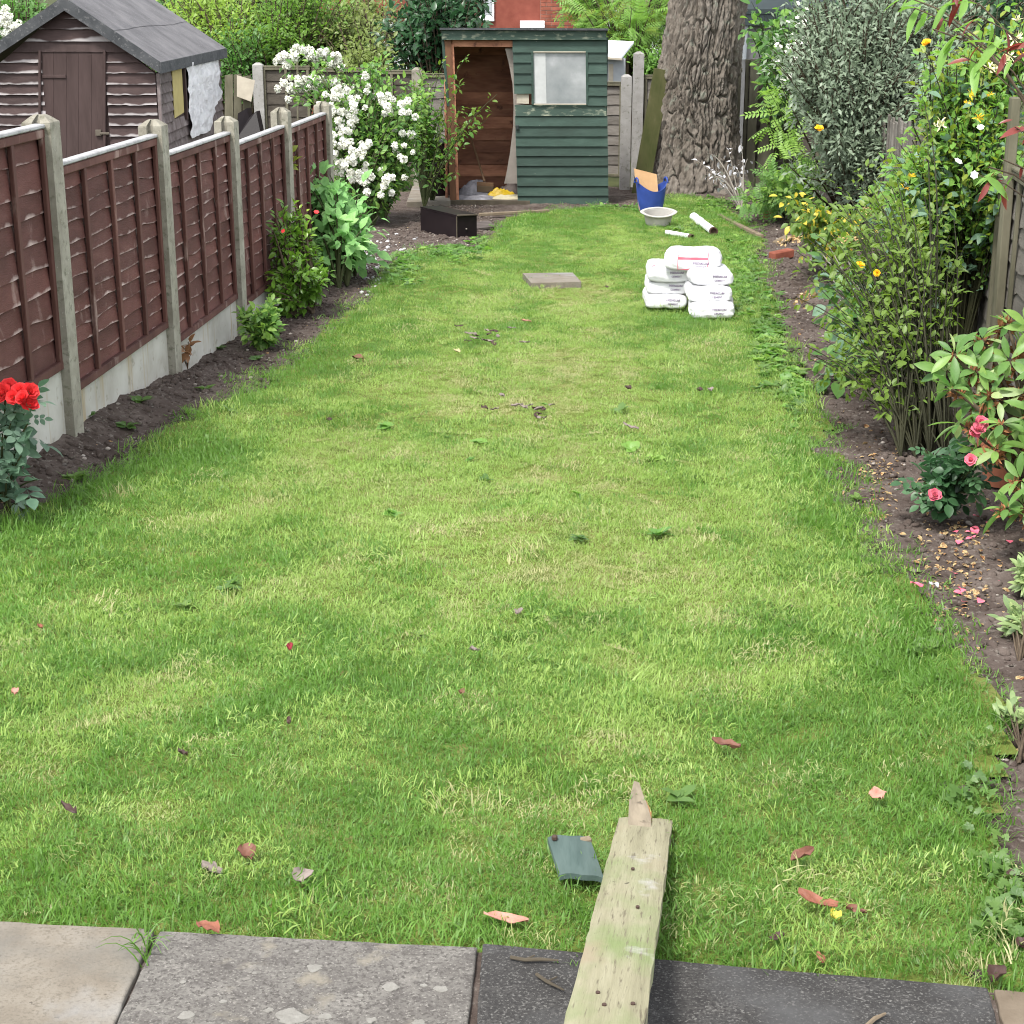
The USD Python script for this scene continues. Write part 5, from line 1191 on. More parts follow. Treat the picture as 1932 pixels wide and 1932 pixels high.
# ------------------------------------------------------------------ leaves and plants
def blade(w=.5, fold=.25, droop=.2, n=5, peak=.45, tipw=0.0, serr=0.0):
    """A folded leaf one unit long along +y."""
    t = np.linspace(0, 1, n); hw = w / 2 * np.where(t < peak, np.sin(np.pi / 2 * t / peak), np.cos(np.pi / 2 * (t - peak) / (1 - peak))) ** .85
    hw[0], hw[-1] = 0, 0
    if serr: hw[1:-1] *= 1 + serr * np.array([(-1) ** k for k in range(n - 2)])
    z = -droop * t ** 2
    mid = np.c_[np.zeros(n), t, z]; L = np.c_[-hw, t, z + fold * hw]; Rr = np.c_[hw, t, z + fold * hw]
    v = [*mid]; f = []; li, ri = {}, {}
    for k in range(1, n - 1):
        li[k] = len(v); v.append(L[k]); ri[k] = len(v); v.append(Rr[k])
    li[0] = ri[0] = 0; li[n - 1] = ri[n - 1] = n - 1
    for k in range(n - 1):
        for s, (d_) in ((ri, 1), (li, -1)):
            q = [k, s[k], s[k + 1], k + 1] if d_ == 1 else [k, k + 1, s[k + 1], s[k]]
            for tri in ((q[0], q[1], q[2]), (q[0], q[2], q[3])):
                if len(set(tri)) == 3: f.append(tri)
    return np.array(v, float), np.array(f)


def leaflets(parts, base):
    """Compound leaf: parts = (y, angle, size) of copies of base, on a thin rachis."""
    vs, fs, n = [], [], 0
    for (y, ang, s) in parts:
        c, q = math.cos(ang), math.sin(ang)
        v = base[0] * s; v = np.c_[v[:, 0] * c + v[:, 1] * q, -v[:, 0] * q + v[:, 1] * c + y, v[:, 2] - .12 * y * y]
        vs.append(v); fs.append(base[1] + n); n += len(v)
    top = max(p[0] for p in parts)
    v = np.array([(-.008, -.1, 0), (.008, -.1, 0), (.006, top, -.12 * top * top), (-.006, top, -.12 * top * top)]); vs.append(v); fs.append(np.array([(0, 1, 2), (0, 2, 3)]) + n)
    return np.vstack(vs), np.vstack(fs)


T_TINY = blade(.42, .2, .1, 3)
T_SMALL = blade(.55, .3, .2, 4)
T_OV = blade(.58, .28, .28, 6, .4)
T_ROUND = blade(.82, .2, .25, 6, .45)
T_LANCE = blade(.26, .35, .25, 6, .45)
T_RHODO = blade(.33, .3, .24, 7, .58)
T_SERR = blade(.62, .25, .3, 9, .4, serr=.07)
T_ROSE = leaflets([(.0, 1.25, .42), (.0, -1.25, .42), (.3, 1.1, .46), (.3, -1.1, .46), (.5, 0, .52)], blade(.66, .2, .2, 5))
T_RASP = leaflets([(.25, 1.15, .62), (.25, -1.15, .62), (.38, 0, .72)], T_SERR)
T_PINN = leaflets([(y, s * 1.15, .27) for y in (.1, .25, .4, .55, .7, .83) for s in (1, -1)] + [(.92, 0, .24)], blade(.4, .2, .2, 4))
T_SUMAC = leaflets([(y, s * 1.2, .24) for y in np.linspace(.08, .9, 8) for s in (1, -1)] + [(.92, 0, .2)], blade(.3, .2, .4, 4))
T_CLOVER = leaflets([(.55, 1.9, .42), (.55, -1.9, .42), (.55, 0, .42), (.55, .9, .36), (.55, -.9, .36)], blade(.75, .15, .1, 4, .6))


def cloud(tpl, pos, dirs, nrm, size):
    V, F = tpl; n = len(pos)
    y = unit(dirs); x = unit(np.cross(y, nrm)); z = np.cross(x, y)
    s = np.broadcast_to(np.asarray(size, float), (n,))[:, None, None]
    v = pos[:, None] + s * (V[None, :, :1] * x[:, None] + V[None, :, 1:2] * y[:, None] + V[None, :, 2:] * z[:, None])
    f = F[None] + (np.arange(n) * len(V))[:, None, None]
    return v.reshape(-1, 3), f.reshape(-1, 3)


def rnd(n, rg): return unit(rg.normal(size=(n, 3)))


def ell(px, py, d, rx, ry, rd, n, rg, shell=.55):
    """Points in an egg round the place seen at (px, py), d metres off; rx, ry in picture units, rd in metres."""
    c = C(px, py, d); k = d / FPX
    q = rnd(n, rg) * (rg.random((n, 1)) ** shell)
    return c + q * np.array([rx * k, rd, ry * k])


def bush(name, label, cat, base, tips, stem, leaves, seed=0, lift=.55, group=None, leafpart='foliage', maxparts=0, bow=.25):
    """stem = (radius at base, at tip, material, sides); leaves = list of (template, material, size, per stem, from t, spread, outward, droop)."""
    rg = np.random.default_rng(seed + 1000)
    base = np.atleast_2d(base); c0 = base.mean(0)
    t = thing(name, label, cat, c0, group=group)
    paths = []; ms = []
    for k, tip in enumerate(tips):
        b = base[k % len(base)]
        mid = (b + tip) / 2 + np.array([0, 0, lift * (tip[2] - b[2]) * .35]) + rg.normal(0, bow, 3) * np.linalg.norm(tip - b) * .25
        mid[:2] = mid[:2] * .6 + b[:2] * .4
        p = bezier(b, mid, tip, 9); paths.append(p)
        ms.append(tube(p, np.linspace(stem[0], stem[1], 9) * (.7 + .6 * rg.random()), stem[3] if len(stem) > 3 else 4, False))
    obj('stems', join(ms), stem[2], t, smooth=True)
    P = np.array(paths)
    for li, (tpl, m, size, per, t0, spread, outw, droop) in enumerate(leaves):
        n = int(len(tips) * per)
        si = rg.integers(0, len(tips), n); tt = (t0 + (1 - t0) * rg.random(n) ** .8) * 8
        i0 = np.clip(tt.astype(int), 0, 7); fr = (tt - i0)[:, None]
        pos = P[si, i0] * (1 - fr) + P[si, i0 + 1] * fr
        tan = unit(P[si, i0 + 1] - P[si, i0])
        rd_ = rnd(n, rg)
        pos = pos + rd_ * spread * rg.random((n, 1))
        dirs = unit(tan * .5 + rd_ * outw + np.array([0, 0, -droop]))
        nrm = unit(np.array([0, -.25, 1.0]) + rnd(n, rg) * .55)
        sz = size * (.45 + .85 * rg.random(n))
        gl = plane_z(pos[:, 1]) + .01; keep = pos[:, 2] > gl; pos, dirs, nrm, sz = pos[keep], dirs[keep], nrm[keep], sz[keep]
        if maxparts and li == 0:
            dist = pos[:, 1]; order = np.argsort(dist)[:maxparts]
            for q in order:
                obj('leaf', cloud(tpl, pos[q:q + 1], dirs[q:q + 1], nrm[q:q + 1], sz[q:q + 1]), m, t, smooth=True)
            rest = np.setdiff1d(np.arange(len(pos)), order)
            if len(rest): obj(leafpart, cloud(tpl, pos[rest], dirs[rest], nrm[rest], sz[rest]), m, t, smooth=True, kind='stuff')
        else:
            obj(leafpart, cloud(tpl, pos, dirs, nrm, sz), m, t, smooth=True, kind='stuff')
    return t, P


def bloom_mesh(kind, rg):
    """Flower heads about one unit across."""
    if kind == 'pompon':
        n = 46; d = rnd(n, rg); p = d * .38
        return cloud(blade(.9, -.1, .3, 4, .55), p - d * .1, unit(d + rnd(n, rg) * .9), d, .42)
    if kind == 'rose':
        vs = []
        for r, nq, tilt in ((.12, 5, 1.5), (.22, 6, 1.0), (.34, 7, .55), (.4, 7, .15)):
            a = np.arange(nq) * 2 * np.pi / nq + rg.random() * 6; o = np.c_[np.cos(a), np.sin(a), np.zeros(nq)]
            o = unit(o + rg.normal(0, .16, o.shape))
            vs.append(cloud(blade(1.15, .35, -.25, 6, .62, serr=.08), o * r * .35 + (0, 0, .1), unit(o * math.cos(tilt) + np.array([0, 0, math.sin(tilt)])), np.tile([0, 0, 1.0], (nq, 1)) + o * .001 - o * .6, .2 + r * .75))
        return join(vs)
    if kind == 'flat':                              # flat open flower
        a = np.arange(6) * np.pi / 3; o = np.c_[np.cos(a), np.sin(a), np.full(6, .3)]
        return cloud(blade(.8, -.1, .2, 4, .6), o * .02, o, np.tile([0, 0, 1.0], (6, 1)), .5)
    if kind == 'tubes':                             # honeysuckle whorl
        d = rnd(11, rg); d[:, 2] = np.abs(d[:, 2]) + .1
        return cloud(blade(.22, .4, .5, 5, .8), d * .05, d, rnd(11, rg), .55)
    if kind == 'plate':                             # flat flower head of tiny florets
        a, r = rg.random(60) * 6.28, np.sqrt(rg.random(60)) * .5
        p = np.c_[r * np.cos(a), r * np.sin(a), .1 - .3 * r * r]
        return cloud(blade(.9, 0, .1, 3), p, rnd(60, rg), np.tile([0, 0, 1.0], (60, 1)), .14)
    if kind == 'dead':
        d = rnd(34, rg); d[:, 2] = np.abs(d[:, 2])
        return cloud(blade(.3, .5, .5, 4), d * .1, d, rnd(34, rg), .45)


def blooms(parent, pts, kind, m, size, seed, face=(0, -.7, .7), name='flower', nvar=4):
    rg = np.random.default_rng(seed); var = [bloom_mesh(kind, rg) for _ in range(nvar)]
    for k, p in enumerate(pts):
        v, f = var[k % nvar]
        z = unit(np.array(face) + rg.normal(0, .35, 3)); x = unit(np.cross(z, rg.normal(size=3))); y = np.cross(z, x)
        s = size * (.75 + .5 * rg.random())
        obj(name, ((v * s) @ np.stack([x, y, z]) + p, f), m, parent, smooth=True)


leafmat('leaf_mid', [(0, (0.034, 0.086, 0.021)), (.5, (0.069, 0.144, 0.034)), (1, (0.127, 0.207, 0.052))])
leafmat('leaf_fresh', [(0, (0.050, 0.124, 0.026)), (.5, (0.102, 0.198, 0.039)), (1, (0.184, 0.277, 0.058))])
leafmat('leaf_yellowgreen', [(0, (0.043, 0.090, 0.014)), (.5, (0.102, 0.153, 0.022)), (.85, (0.204, 0.225, 0.035)), (1, (0.357, 0.324, 0.050))])
leafmat('leaf_hedge', [(0, (0.046, 0.109, 0.023)), (.45, (0.111, 0.192, 0.036)), (1, (0.233, 0.307, 0.062))], trans=.4)
leafmat('leaf_hedge_grey', [(0, (0.050, 0.094, 0.022)), (.5, (0.125, 0.163, 0.050)), (1, (0.237, 0.237, 0.094))], trans=.4)
leafmat('leaf_dark', [(0, (0.019, 0.057, 0.022)), (.5, (0.043, 0.105, 0.041)), (1, (0.095, 0.189, 0.081))], trans=.22, spec=.5, rough=.38, mottle=.55)
leafmat('leaf_olive', [(0, (0.085, 0.112, 0.074)), (.5, (0.160, 0.203, 0.136)), (1, (0.319, 0.365, 0.263))], trans=.2)
leafmat('leaf_raspberry', [(0, (0.106, 0.228, 0.077)), (.5, (0.199, 0.358, 0.128)), (1, (0.328, 0.500, 0.189))], trans=.3, spec=.3, rough=.5, mottle=.55)
leafmat('leaf_variegated', [(0, (0.031, 0.085, 0.015)), (.5, (0.083, 0.160, 0.021)), (.62, (0.270, 0.338, 0.026)), (1, (0.800, 0.787, 0.053))], trans=.25, spec=.5, rough=.3)
leafmat('leaf_kerria', [(0, (0.054, 0.098, 0.016)), (.5, (0.115, 0.172, 0.029)), (.9, (0.229, 0.246, 0.036)), (1, (0.538, 0.418, 0.051))], trans=.35)
leafmat('leaf_blue', [(0, (0.045, 0.087, 0.056)), (.5, (0.090, 0.152, 0.098)), (1, (0.150, 0.217, 0.154))], trans=.25, mottle=.55)
leafmat('leaf_rhodo', [(0, (0.047, 0.103, 0.026)), (.5, (0.094, 0.172, 0.041)), (1, (0.172, 0.258, 0.068))], trans=.3, spec=.35, rough=.42, mottle=.45)
leafmat('leaf_red', [(0, (0.09, 0.016, 0.014)), (.5, (0.19, 0.042, 0.035)), (1, (0.26, 0.09, 0.07))], trans=.3, spec=.5, rough=.35, mottle=.55)
leafmat('leaf_azalea', [(0, (0.086, 0.138, 0.057)), (.6, (0.196, 0.253, 0.103)), (1, (0.368, 0.414, 0.196))], trans=.3, mottle=.55)
leafmat('leaf_autumn', [(0, (0.11, 0.15, 0.025)), (.5, (0.32, 0.28, 0.035)), (1, (0.5, 0.33, 0.05))], trans=.35)
leafmat('leaf_brown', [(0, (0.1, 0.05, 0.025)), (1, (0.22, 0.12, 0.06))], trans=.2)

rg = np.random.default_rng(77)
gp = lambda px, py: G(px, py)


def clumps(cs, n, rg, shell=.5):
    """Points over several eggs; the share of each goes by its size."""
    w = np.array([c[3] * c[4] for c in cs], float); w /= w.sum()
    return np.vstack([ell(*c, max(1, int(round(n * q))), rg, shell) for c, q in zip(cs, w)])


def puffs(cs, n, rg, r, shell=.5):
    """Uneven crown: n sub-clumps over the eggs, several stem ends in each."""
    cc = clumps(cs, n, rg, shell)
    return np.vstack([cc + rg.normal(0, r, cc.shape) for _ in range(4)])


# beyond the fences
hedge = [('light green feathery hedge shrub behind the brown shed roof', [(400, 30, 24.5, 120, 95, 1.0), (440, 80, 24, 80, 50, .6)], 'leaf_hedge', 1), ('yellowish green hedge shrub above the back fence in the middle', [(560, 40, 24.5, 110, 85, .9), (520, 85, 24, 70, 35, .5)], 'leaf_hedge', 2), ('dull olive green shrub before the white rendered wall', [(660, 70, 24.8, 75, 60, .8), (700, 110, 23.5, 60, 30, .5), (690, 10, 25.5, 60, 40, .6)], 'leaf_hedge_grey', 3),
         ('dark green conifer like hedge low behind the brown shed', [(455, 105, 23.6, 45, 55, .5), (350, 60, 25.5, 70, 80, .8)], 'leaf_mid', 4), ('hedge shrub standing furthest back between the shed roof and the house', [(480, -30, 26.5, 240, 70, .8), (260, -10, 26.5, 120, 70, .8)], 'leaf_mid', 5)]
for lab, cs, m, sd in hedge:
    b = np.array([[C(c[0], 0, c[2])[0], C(c[0], 0, c[2])[1], plane_z(30.0)] for c in cs])
    bush('hedge_shrub', lab, 'shrub', b, puffs(cs, 90, rg, .16), (.02, .003, 'twig_bark', 4), [(T_SMALL, m, .075, 28, .62, .2, .9, .0)], seed=sd)
bush('blossom_shrub', 'white flowered shrub in the top left corner behind the brown shed', 'shrub', [[C(20, 0, 18.5)[0], C(20, 0, 18.5)[1], plane_z(19.0)]], puffs([(25, 40, 18.5, 75, 65, .7), (70, 50, 19, 50, 40, .5)], 40, rg, .1), (.02, .003, 'twig_bark'), [(T_OV, 'leaf_mid', .075, 26, .6, .14, .9, .1)], seed=6)
wb = stage.GetPrimAtPath('/World/blossom_shrub')
blooms(wb, ell(15, 45, 18.0, 22, 32, .1, 26, rg), 'pompon', 'white_bloom', .07, 4)
dk_t = puffs([(830, 20, 23.6, 85, 75, .7), (880, 60, 23.3, 55, 40, .5), (770, 60, 23.6, 55, 55, .5), (840, -40, 24, 110, 50, .6)], 80, rg, .12)
bush('dark_shrub', 'glossy dark green shrub rising behind the left of the green shed', 'shrub', [[C(830, 0, 23.6)[0], C(830, 0, 23.6)[1], plane_z(24.0)]], dk_t, (.025, .003, 'twig_bark'), [(T_OV, 'leaf_dark', .12, 18, .6, .16, .9, .25)], seed=7)
sm_t = puffs([(1110, 20, 24.5, 65, 48, .6), (1190, 30, 24.2, 75, 40, .6), (1235, 10, 24.6, 50, 60, .5), (1150, -40, 25, 120, 50, .5)], 34, rg, .14)
bush('feathery_tree', 'small feathery leaved tree above the roof of the green shed', 'tree', [[C(1192, 0, 24.5)[0], C(1192, 0, 24.5)[1], plane_z(24.5)]], sm_t, (.03, .004, 'twig_bark', 5), [(T_SUMAC, 'leaf_fresh', .32, 5, .7, .12, .8, .35), (T_SUMAC, 'leaf_yellowgreen', .28, 1.2, .7, .12, .8, .35)], seed=8, leafpart='crown')
bush('low_shrub', 'small bright green shrub just behind the tall pale post', 'shrub', [[C(1235, 0, 23.4)[0], C(1235, 0, 23.4)[1], plane_z(23.4)]], puffs([(1240, 112, 23.4, 35, 28, .3)], 14, rg, .08), (.012, .003, 'green_stem'), [(T_SMALL, 'leaf_fresh', .07, 26, .5, .1, .9, .1)], seed=9)

# the crown of the old tree, above the picture
limb_t = np.vstack([np.array([TX, TY, 8.2]) + rnd(1, rg)[0] * np.array([2.6, 2.4, 1.4]) * (.5 + .5 * rg.random()) for _ in range(40)])
ms, lv = [], []
for tip in limb_t:
    p = bezier(top + (0, 0, -.3), (top + tip) / 2 + np.array([0, 0, .5]), tip, 8); ms.append(tube(p, np.linspace(.12, .012, 8), 6, False))
obj('limbs', join(ms), 'bark', tree, smooth=True)
cp = np.repeat(limb_t, 110, 0) + rg.normal(0, .42, (len(limb_t) * 110, 3))
obj('crown', cloud(T_OV, cp, rnd(len(cp), rg), rnd(len(cp), rg) + (0, 0, 1), .11), 'leaf_mid', tree, smooth=True, kind='stuff')

# along the left fence
wbase = np.array([gp(705, 425), gp(680, 430), gp(725, 415)])
cs = [(700, 235, 16.6, 85, 110, .5), (655, 260, 16.3, 55, 90, .4), (750, 290, 16.8, 45, 80, .4), (690, 340, 16.4, 75, 50, .4), (745, 190, 16.9, 70, 60, .4)]
spray = np.vstack([bezier(C(690, 170, 16.6), C(600, 55, 16.4), C(533, 120, 16.3), 14), bezier(C(680, 190, 16.5), C(600, 130, 16.4), C(538, 172, 16.2), 12)])
wt, WP = bush('blossom_bush', 'large bush covered in white blossom against the far left fence, with two arching sprays', 'bush', wbase, np.vstack([puffs(cs, 85, rg, .07), spray]), (.012, .003, 'green_stem', 4), [(T_OV, 'leaf_fresh', .066, 15, .45, .1, .9, .15), (T_OV, 'leaf_mid', .07, 13, .3, .1, .9, .15)], seed=10)
bl = [spray[int(i)] + rg.normal(0, .035, 3) for i in np.repeat(np.arange(4, 26), 5)]
bl += list(ell(640, 205, 15.9, 42, 55, .25, 28, rg)) + list(ell(650, 285, 15.8, 48, 60, .25, 46, rg)) + list(ell(705, 180, 16.1, 80, 45, .3, 24, rg)) + list(ell(690, 340, 15.9, 70, 50, .3, 20, rg)) + list(ell(760, 270, 16.2, 45, 90, .2, 14, rg))
blooms(wt, bl, 'pompon', 'white_bloom', .064, 11)
sb = [gp(800, 395), gp(815, 388)]
tips_y = np.array([C(x, y, d) for x, y, d in ((838, 115, 18.0), (880, 105, 17.9), (868, 160, 18.0), (905, 205, 17.7), (938, 178, 17.6), (920, 225, 17.6), (900, 240, 17.7), (872, 250, 17.7), (850, 300, 17.8), (860, 325, 17.8), (835, 200, 18.1), (845, 150, 18.1), (812, 170, 18.2), (800, 130, 18.3), (780, 150, 18.3), (770, 200, 18.2), (825, 270, 18.0), (790, 250, 18.1), (890, 222, 17.7), (870, 200, 17.8))])
tips_y = np.vstack([tips_y, ell(795, 225, 18.0, 45, 100, .2, 46, rg)])
bush('twiggy_shrub', 'sparse yellow green shrub whose twigs reach across the green shed doorway', 'shrub', sb, tips_y, (.007, .002, 'green_stem'), [(T_SMALL, 'leaf_yellowgreen', .062, 17, .4, .045, .9, .2), (T_SMALL, 'leaf_fresh', .07, 10, .3, .05, .9, .2)], seed=12)
rb = [gp(640, 545), gp(655, 540), gp(670, 520)]
bush('broad_leaved_bush', 'bush of pale green soft leaves between the variegated shrub and the blossom bush', 'bush', rb, np.vstack([ell(615, 400, 12.1, 66, 78, .3, 34, rg, .4), ell(675, 430, 12.2, 50, 72, .3, 22, rg, .4), ell(595, 345, 12.2, 50, 35, .2, 12, rg, .4)]), (.01, .003, 'green_stem'), [(T_SERR, 'leaf_raspberry', .098, 15, .35, .12, .9, .2)], seed=13, maxparts=290, leafpart='leaves')
vb = [gp(590, 590), gp(560, 596)]
vt, _ = bush('variegated_shrub', 'glossy evergreen shrub with yellow splashed leaves against the left fence', 'shrub', vb, np.vstack([puffs([(550, 455, 10.7, 48, 75, .25), (560, 520, 10.6, 58, 55, .3), (530, 540, 10.5, 32, 50, .2)], 40, rg, .03)]), (.012, .003, 'twig_bark'), [(T_SMALL, 'leaf_variegated', .05, 17, .5, .05, .9, .1)], seed=14)
blooms(vt, [C(534, 436, 10.3), C(597, 400, 10.5)], 'flat', 'red_bloom', .03, 15)
bush('young_shrub', 'small fresh green bush at the foot of the third left fence post', 'bush', [gp(500, 660)], np.vstack([ell(500, 612, 9.35, 40, 36, .16, 26, rg), ell(460, 598, 9.4, 18, 14, .1, 6, rg), ell(517, 568, 9.5, 10, 22, .06, 5, rg)]), (.006, .002, 'green_stem'), [(T_SMALL, 'leaf_fresh', .048, 18, .35, .04, .9, .1), (T_SMALL, 'leaf_mid', .05, 12, .2, .04, .9, .1)], seed=16)
bush('sapling', 'slim sapling with a tuft of leaves at its top before the fourth fence post', 'sapling', [gp(556, 560)], np.array([C(543, 288, 11.2), C(538, 292, 11.15), C(549, 300, 11.2), C(540, 350, 11.2)]), (.006, .003, 'green_stem'), [(T_OV, 'leaf_yellowgreen', .075, 9, .88, .03, .9, .1)], seed=17, bow=.05)
rs, _ = bush('rose_bush', 'rose bush with red blooms at the left edge before the nearest fence post', 'rose', [gp(15, 968), gp(5, 960)], np.array([C(*q) for q in ((10, 745, 5.85), (38, 748, 5.85), (55, 752, 5.9), (20, 800, 5.8), (52, 800, 5.85), (5, 820, 5.7), (-15, 790, 5.8), (70, 905, 5.8), (40, 860, 5.8), (-10, 880, 5.8), (15, 900, 5.75), (30, 775, 5.85), (60, 940, 5.9))]), (.006, .003, 'green_stem', 6), [(T_ROSE, 'leaf_blue', .105, 5.5, .25, .05, .9, .15)], seed=18, maxparts=80, bow=.1)
blooms(rs, [C(6, 742, 5.78), C(25, 750, 5.76), (C(38, 738, 5.8)), C(45, 752, 5.74), C(55, 740, 5.78), C(18, 733, 5.82), C(-8, 744, 5.8), C(52, 765, 5.78)], 'rose', 'red_bloom', .053, 19)
ds, _ = bush('dead_stem', 'withered brown seedling standing against the third gravel board', 'plant', [gp(353, 700)], np.array([C(355, 645, 8.55), C(362, 652, 8.55), C(350, 662, 8.55)]), (.004, .002, 'red_stem'), [(T_OV, 'leaf_brown', .055, 5, .6, .02, .9, .3)], seed=20)

# along the right fence
ob = [gp(1600, 425), gp(1615, 430), gp(1590, 420), gp(1625, 432)]
bush('silvery_bush', 'big rounded bush of tiny grey green leaves on bare stems by the right fence', 'bush', ob, puffs([(1650, 60, 14.6, 150, 130, .7), (1610, 210, 14.2, 105, 115, .5), (1710, 210, 14.4, 120, 120, .5), (1570, 120, 14.4, 70, 100, .45), (1780, 100, 14.8, 100, 130, .45), (1640, 290, 14.2, 80, 50, .4), (1800, 200, 13.4, 70, 110, .35), (1530, 60, 14.6, 50, 70, .35)], 300, rg, .14, .42), (.018, .003, 'twig_bark', 5), [(T_TINY, 'leaf_olive', .06, 46, .62, .13, .9, .0)], seed=22)
bush('dark_backing_shrub', 'dark dense shrub seen in the gaps behind the silvery bush', 'shrub', [gp(1640, 380)], puffs([(1700, 60, 17, 190, 170, .5), (1560, 110, 17.4, 90, 120, .4), (1880, 40, 16.5, 120, 120, .5), (1930, -40, 15, 100, 90, .5)], 80, rg, .15), (.02, .004, 'twig_bark'), [(T_OV, 'leaf_dark', .11, 20, .5, .18, .9, .1)], seed=23)
wc, _ = bush('white_climber', 'white flowered climber between the big trunk and the silvery bush', 'climber', [gp(1470, 340)], puffs([(1480, 60, 18.2, 60, 65, .35), (1500, 130, 17.9, 50, 70, .3), (1440, 30, 18.4, 35, 30, .2), (1460, 140, 18.2, 30, 40, .2)], 30, rg, .06), (.01, .003, 'green_stem'), [(T_OV, 'leaf_mid', .1, 11, .55, .09, .9, .25), (T_ROUND, 'leaf_fresh', .1, 3, .55, .09, .9, .25)], seed=24)
blooms(wc, list(ell(1500, 100, 17.5, 45, 75, .1, 44, rg)) + list(ell(1515, 40, 17.5, 30, 40, .1, 18, rg)), 'flat', 'white_bloom', .06, 25)
bush('pinnate_sapling', 'sapling with neat rows of paired leaflets right of the big trunk', 'sapling', [gp(1500, 385)], np.array([C(*q) for q in ((1430, 180, 16.2), (1450, 210, 16.2), (1440, 160, 16.3), (1500, 215, 16.0), (1480, 240, 16.0), (1460, 270, 16.1), (1510, 260, 16.0), (1475, 180, 16.2), (1490, 300, 15.9), (1440, 225, 16.2))]), (.008, .003, 'green_stem'), [(T_PINN, 'leaf_fresh', .24, 5, .6, .05, .9, .2)], seed=26)
bush('fern_like_plants', 'low tangle of ferny green growth at the back of the right border', 'plants', [gp(1450, 400), gp(1480, 410), gp(1520, 400)], np.vstack([ell(1460, 350, 15.9, 55, 35, .3, 22, rg), ell(1520, 340, 15.6, 45, 50, .3, 16, rg), ell(1420, 375, 16.2, 40, 16, .3, 10, rg)]), (.006, .002, 'green_stem'), [(T_PINN, 'leaf_mid', .17, 5, .4, .07, .9, .2), (T_SMALL, 'leaf_fresh', .06, 16, .3, .09, .9, .2)], seed=27)
dt, DP = bush('dry_twig_shrub', 'dead twiggy shrub with silvery withered leaves at the foot of the big trunk', 'shrub', [gp(1400, 402)], np.array([C(*q) for q in ((1312, 300, 18.6), (1335, 290, 18.6), (1375, 285, 18.6), (1398, 270, 18.5), (1350, 320, 18.6), (1330, 330, 18.7), (1385, 310, 18.5), (1410, 300, 18.5), (1360, 350, 18.5), (1395, 330, 18.5))]), (.013, .003, 'pale_twig', 5), [(T_OV, 'silver_leaf', .07, 8, .6, .06, .9, .3)], seed=28)
hc = [(1850, 200, 8.1, 100, 110, .22), (1790, 300, 8.1, 80, 80, .22), (1880, 320, 8.0, 80, 100, .2), (1740, 370, 8.2, 60, 70, .2), (1900, 90, 8.2, 70, 80, .25), (1810, 140, 8.3, 60, 60, .2), (1700, 330, 9.6, 70, 70, .25), (1690, 420, 9.3, 70, 60, .25)]
ht, _ = bush('honeysuckle', 'bright green honeysuckle climbing over the right fence with cream and yellow flowers', 'climber', [[RFENCE_X(8.4) - .1, 8.4, plane_z(8.4)], [RFENCE_X(8.9) - .1, 8.9, plane_z(8.9)]], np.vstack([puffs(hc, 135, rg, .06), np.array([C(x, y, 7.9) for x, y in ((1745, 98), (1755, 110), (1735, 158), (1740, 165), (1722, 235), (1725, 245), (1700, 400), (1760, 190))])]), (.0045, .002, 'dark_stem', 4), [(T_SMALL, 'leaf_fresh', .046, 19, .5, .055, .9, .1), (T_OV, 'leaf_blue', .065, 3.0, .4, .07, .9, .3), (T_SMALL, 'leaf_yellowgreen', .044, 8, .6, .05, .9, .1)], seed=29)
blooms(ht, [C(x, y, 7.7) for x, y in ((1895, 118), (1880, 125), (1868, 132), (1905, 108), (1775, 235), (1768, 240), (1920, 40), (1915, 75))], 'tubes', 'cream_bloom', .065, 30)
blooms(ht, [C(x, y, 7.7) for x, y in ((1830, 178), (1825, 195), (1868, 180), (1845, 222), (1720, 335), (1705, 355), (1925, 105))], 'tubes', 'yellow_bloom', .042, 31, name='yellow_flower')
blooms(ht, [C(1808, 304, 7.7), C(1838, 330, 7.7), C(1850, 240, 7.7)], 'flat', 'white_bloom', .034, 32, name='white_flower')
kb = [gp(1700 + 9 * k, 862 - (k % 3) * 8) for k in range(12)]
ktips = np.vstack([ell(1610, 480, 7.6, 120, 110, .35, 52, rg, .45), ell(1640, 380, 7.9, 90, 60, .3, 20, rg, .45), ell(1720, 430, 7.4, 100, 110, .3, 26, rg, .45), ell(1560, 640, 7.2, 60, 90, .3, 16, rg, .45), ell(1680, 650, 7.1, 90, 110, .3, 26, rg, .45), ell(1780, 480, 7.3, 40, 110, .3, 8, rg, .45), np.array([C(1690, 330, 7.6), C(1745, 200, 7.7), C(1748, 230, 7.7), C(1500, 560, 7.3), C(1510, 500, 7.5)])])
kt, _ = bush('many_stemmed_shrub', 'fountain of thin stems with small leaves and few yellow flowers in the right border', 'shrub', kb, ktips, (.005, .0018, 'dark_stem', 4), [(T_SMALL, 'leaf_kerria', .04, 17, .42, .05, .9, .25), (T_LANCE, 'leaf_kerria', .052, 7, .25, .06, .9, .25)], seed=33, lift=.8, bow=.12)
blooms(kt, [C(1749, 83, 7.8), C(1545, 245, 8.2), C(1622, 622 - 120, 7.0), C(1655, 515, 7.0)], 'rose', 'yellow_bloom', .034, 34)
hyt, _ = bush('round_leaved_shrub', 'shrub with large rounded grey green leaves leaning out of the right border', 'shrub', [gp(1655, 700), gp(1640, 690)], np.vstack([ell(1565, 500, 9.1, 45, 60, .2, 10, rg, .4), ell(1590, 590, 8.8, 55, 60, .25, 14, rg, .4), ell(1570, 690, 8.3, 40, 60, .2, 8, rg, .4), ell(1640, 560, 8.9, 45, 80, .2, 10, rg, .4)]), (.007, .003, 'pale_twig', 5), [(T_ROUND, 'leaf_mid', .085, 6, .4, .08, .9, .25), (T_ROUND, 'leaf_blue', .08, 3, .3, .08, .9, .25)], seed=35, maxparts=170)
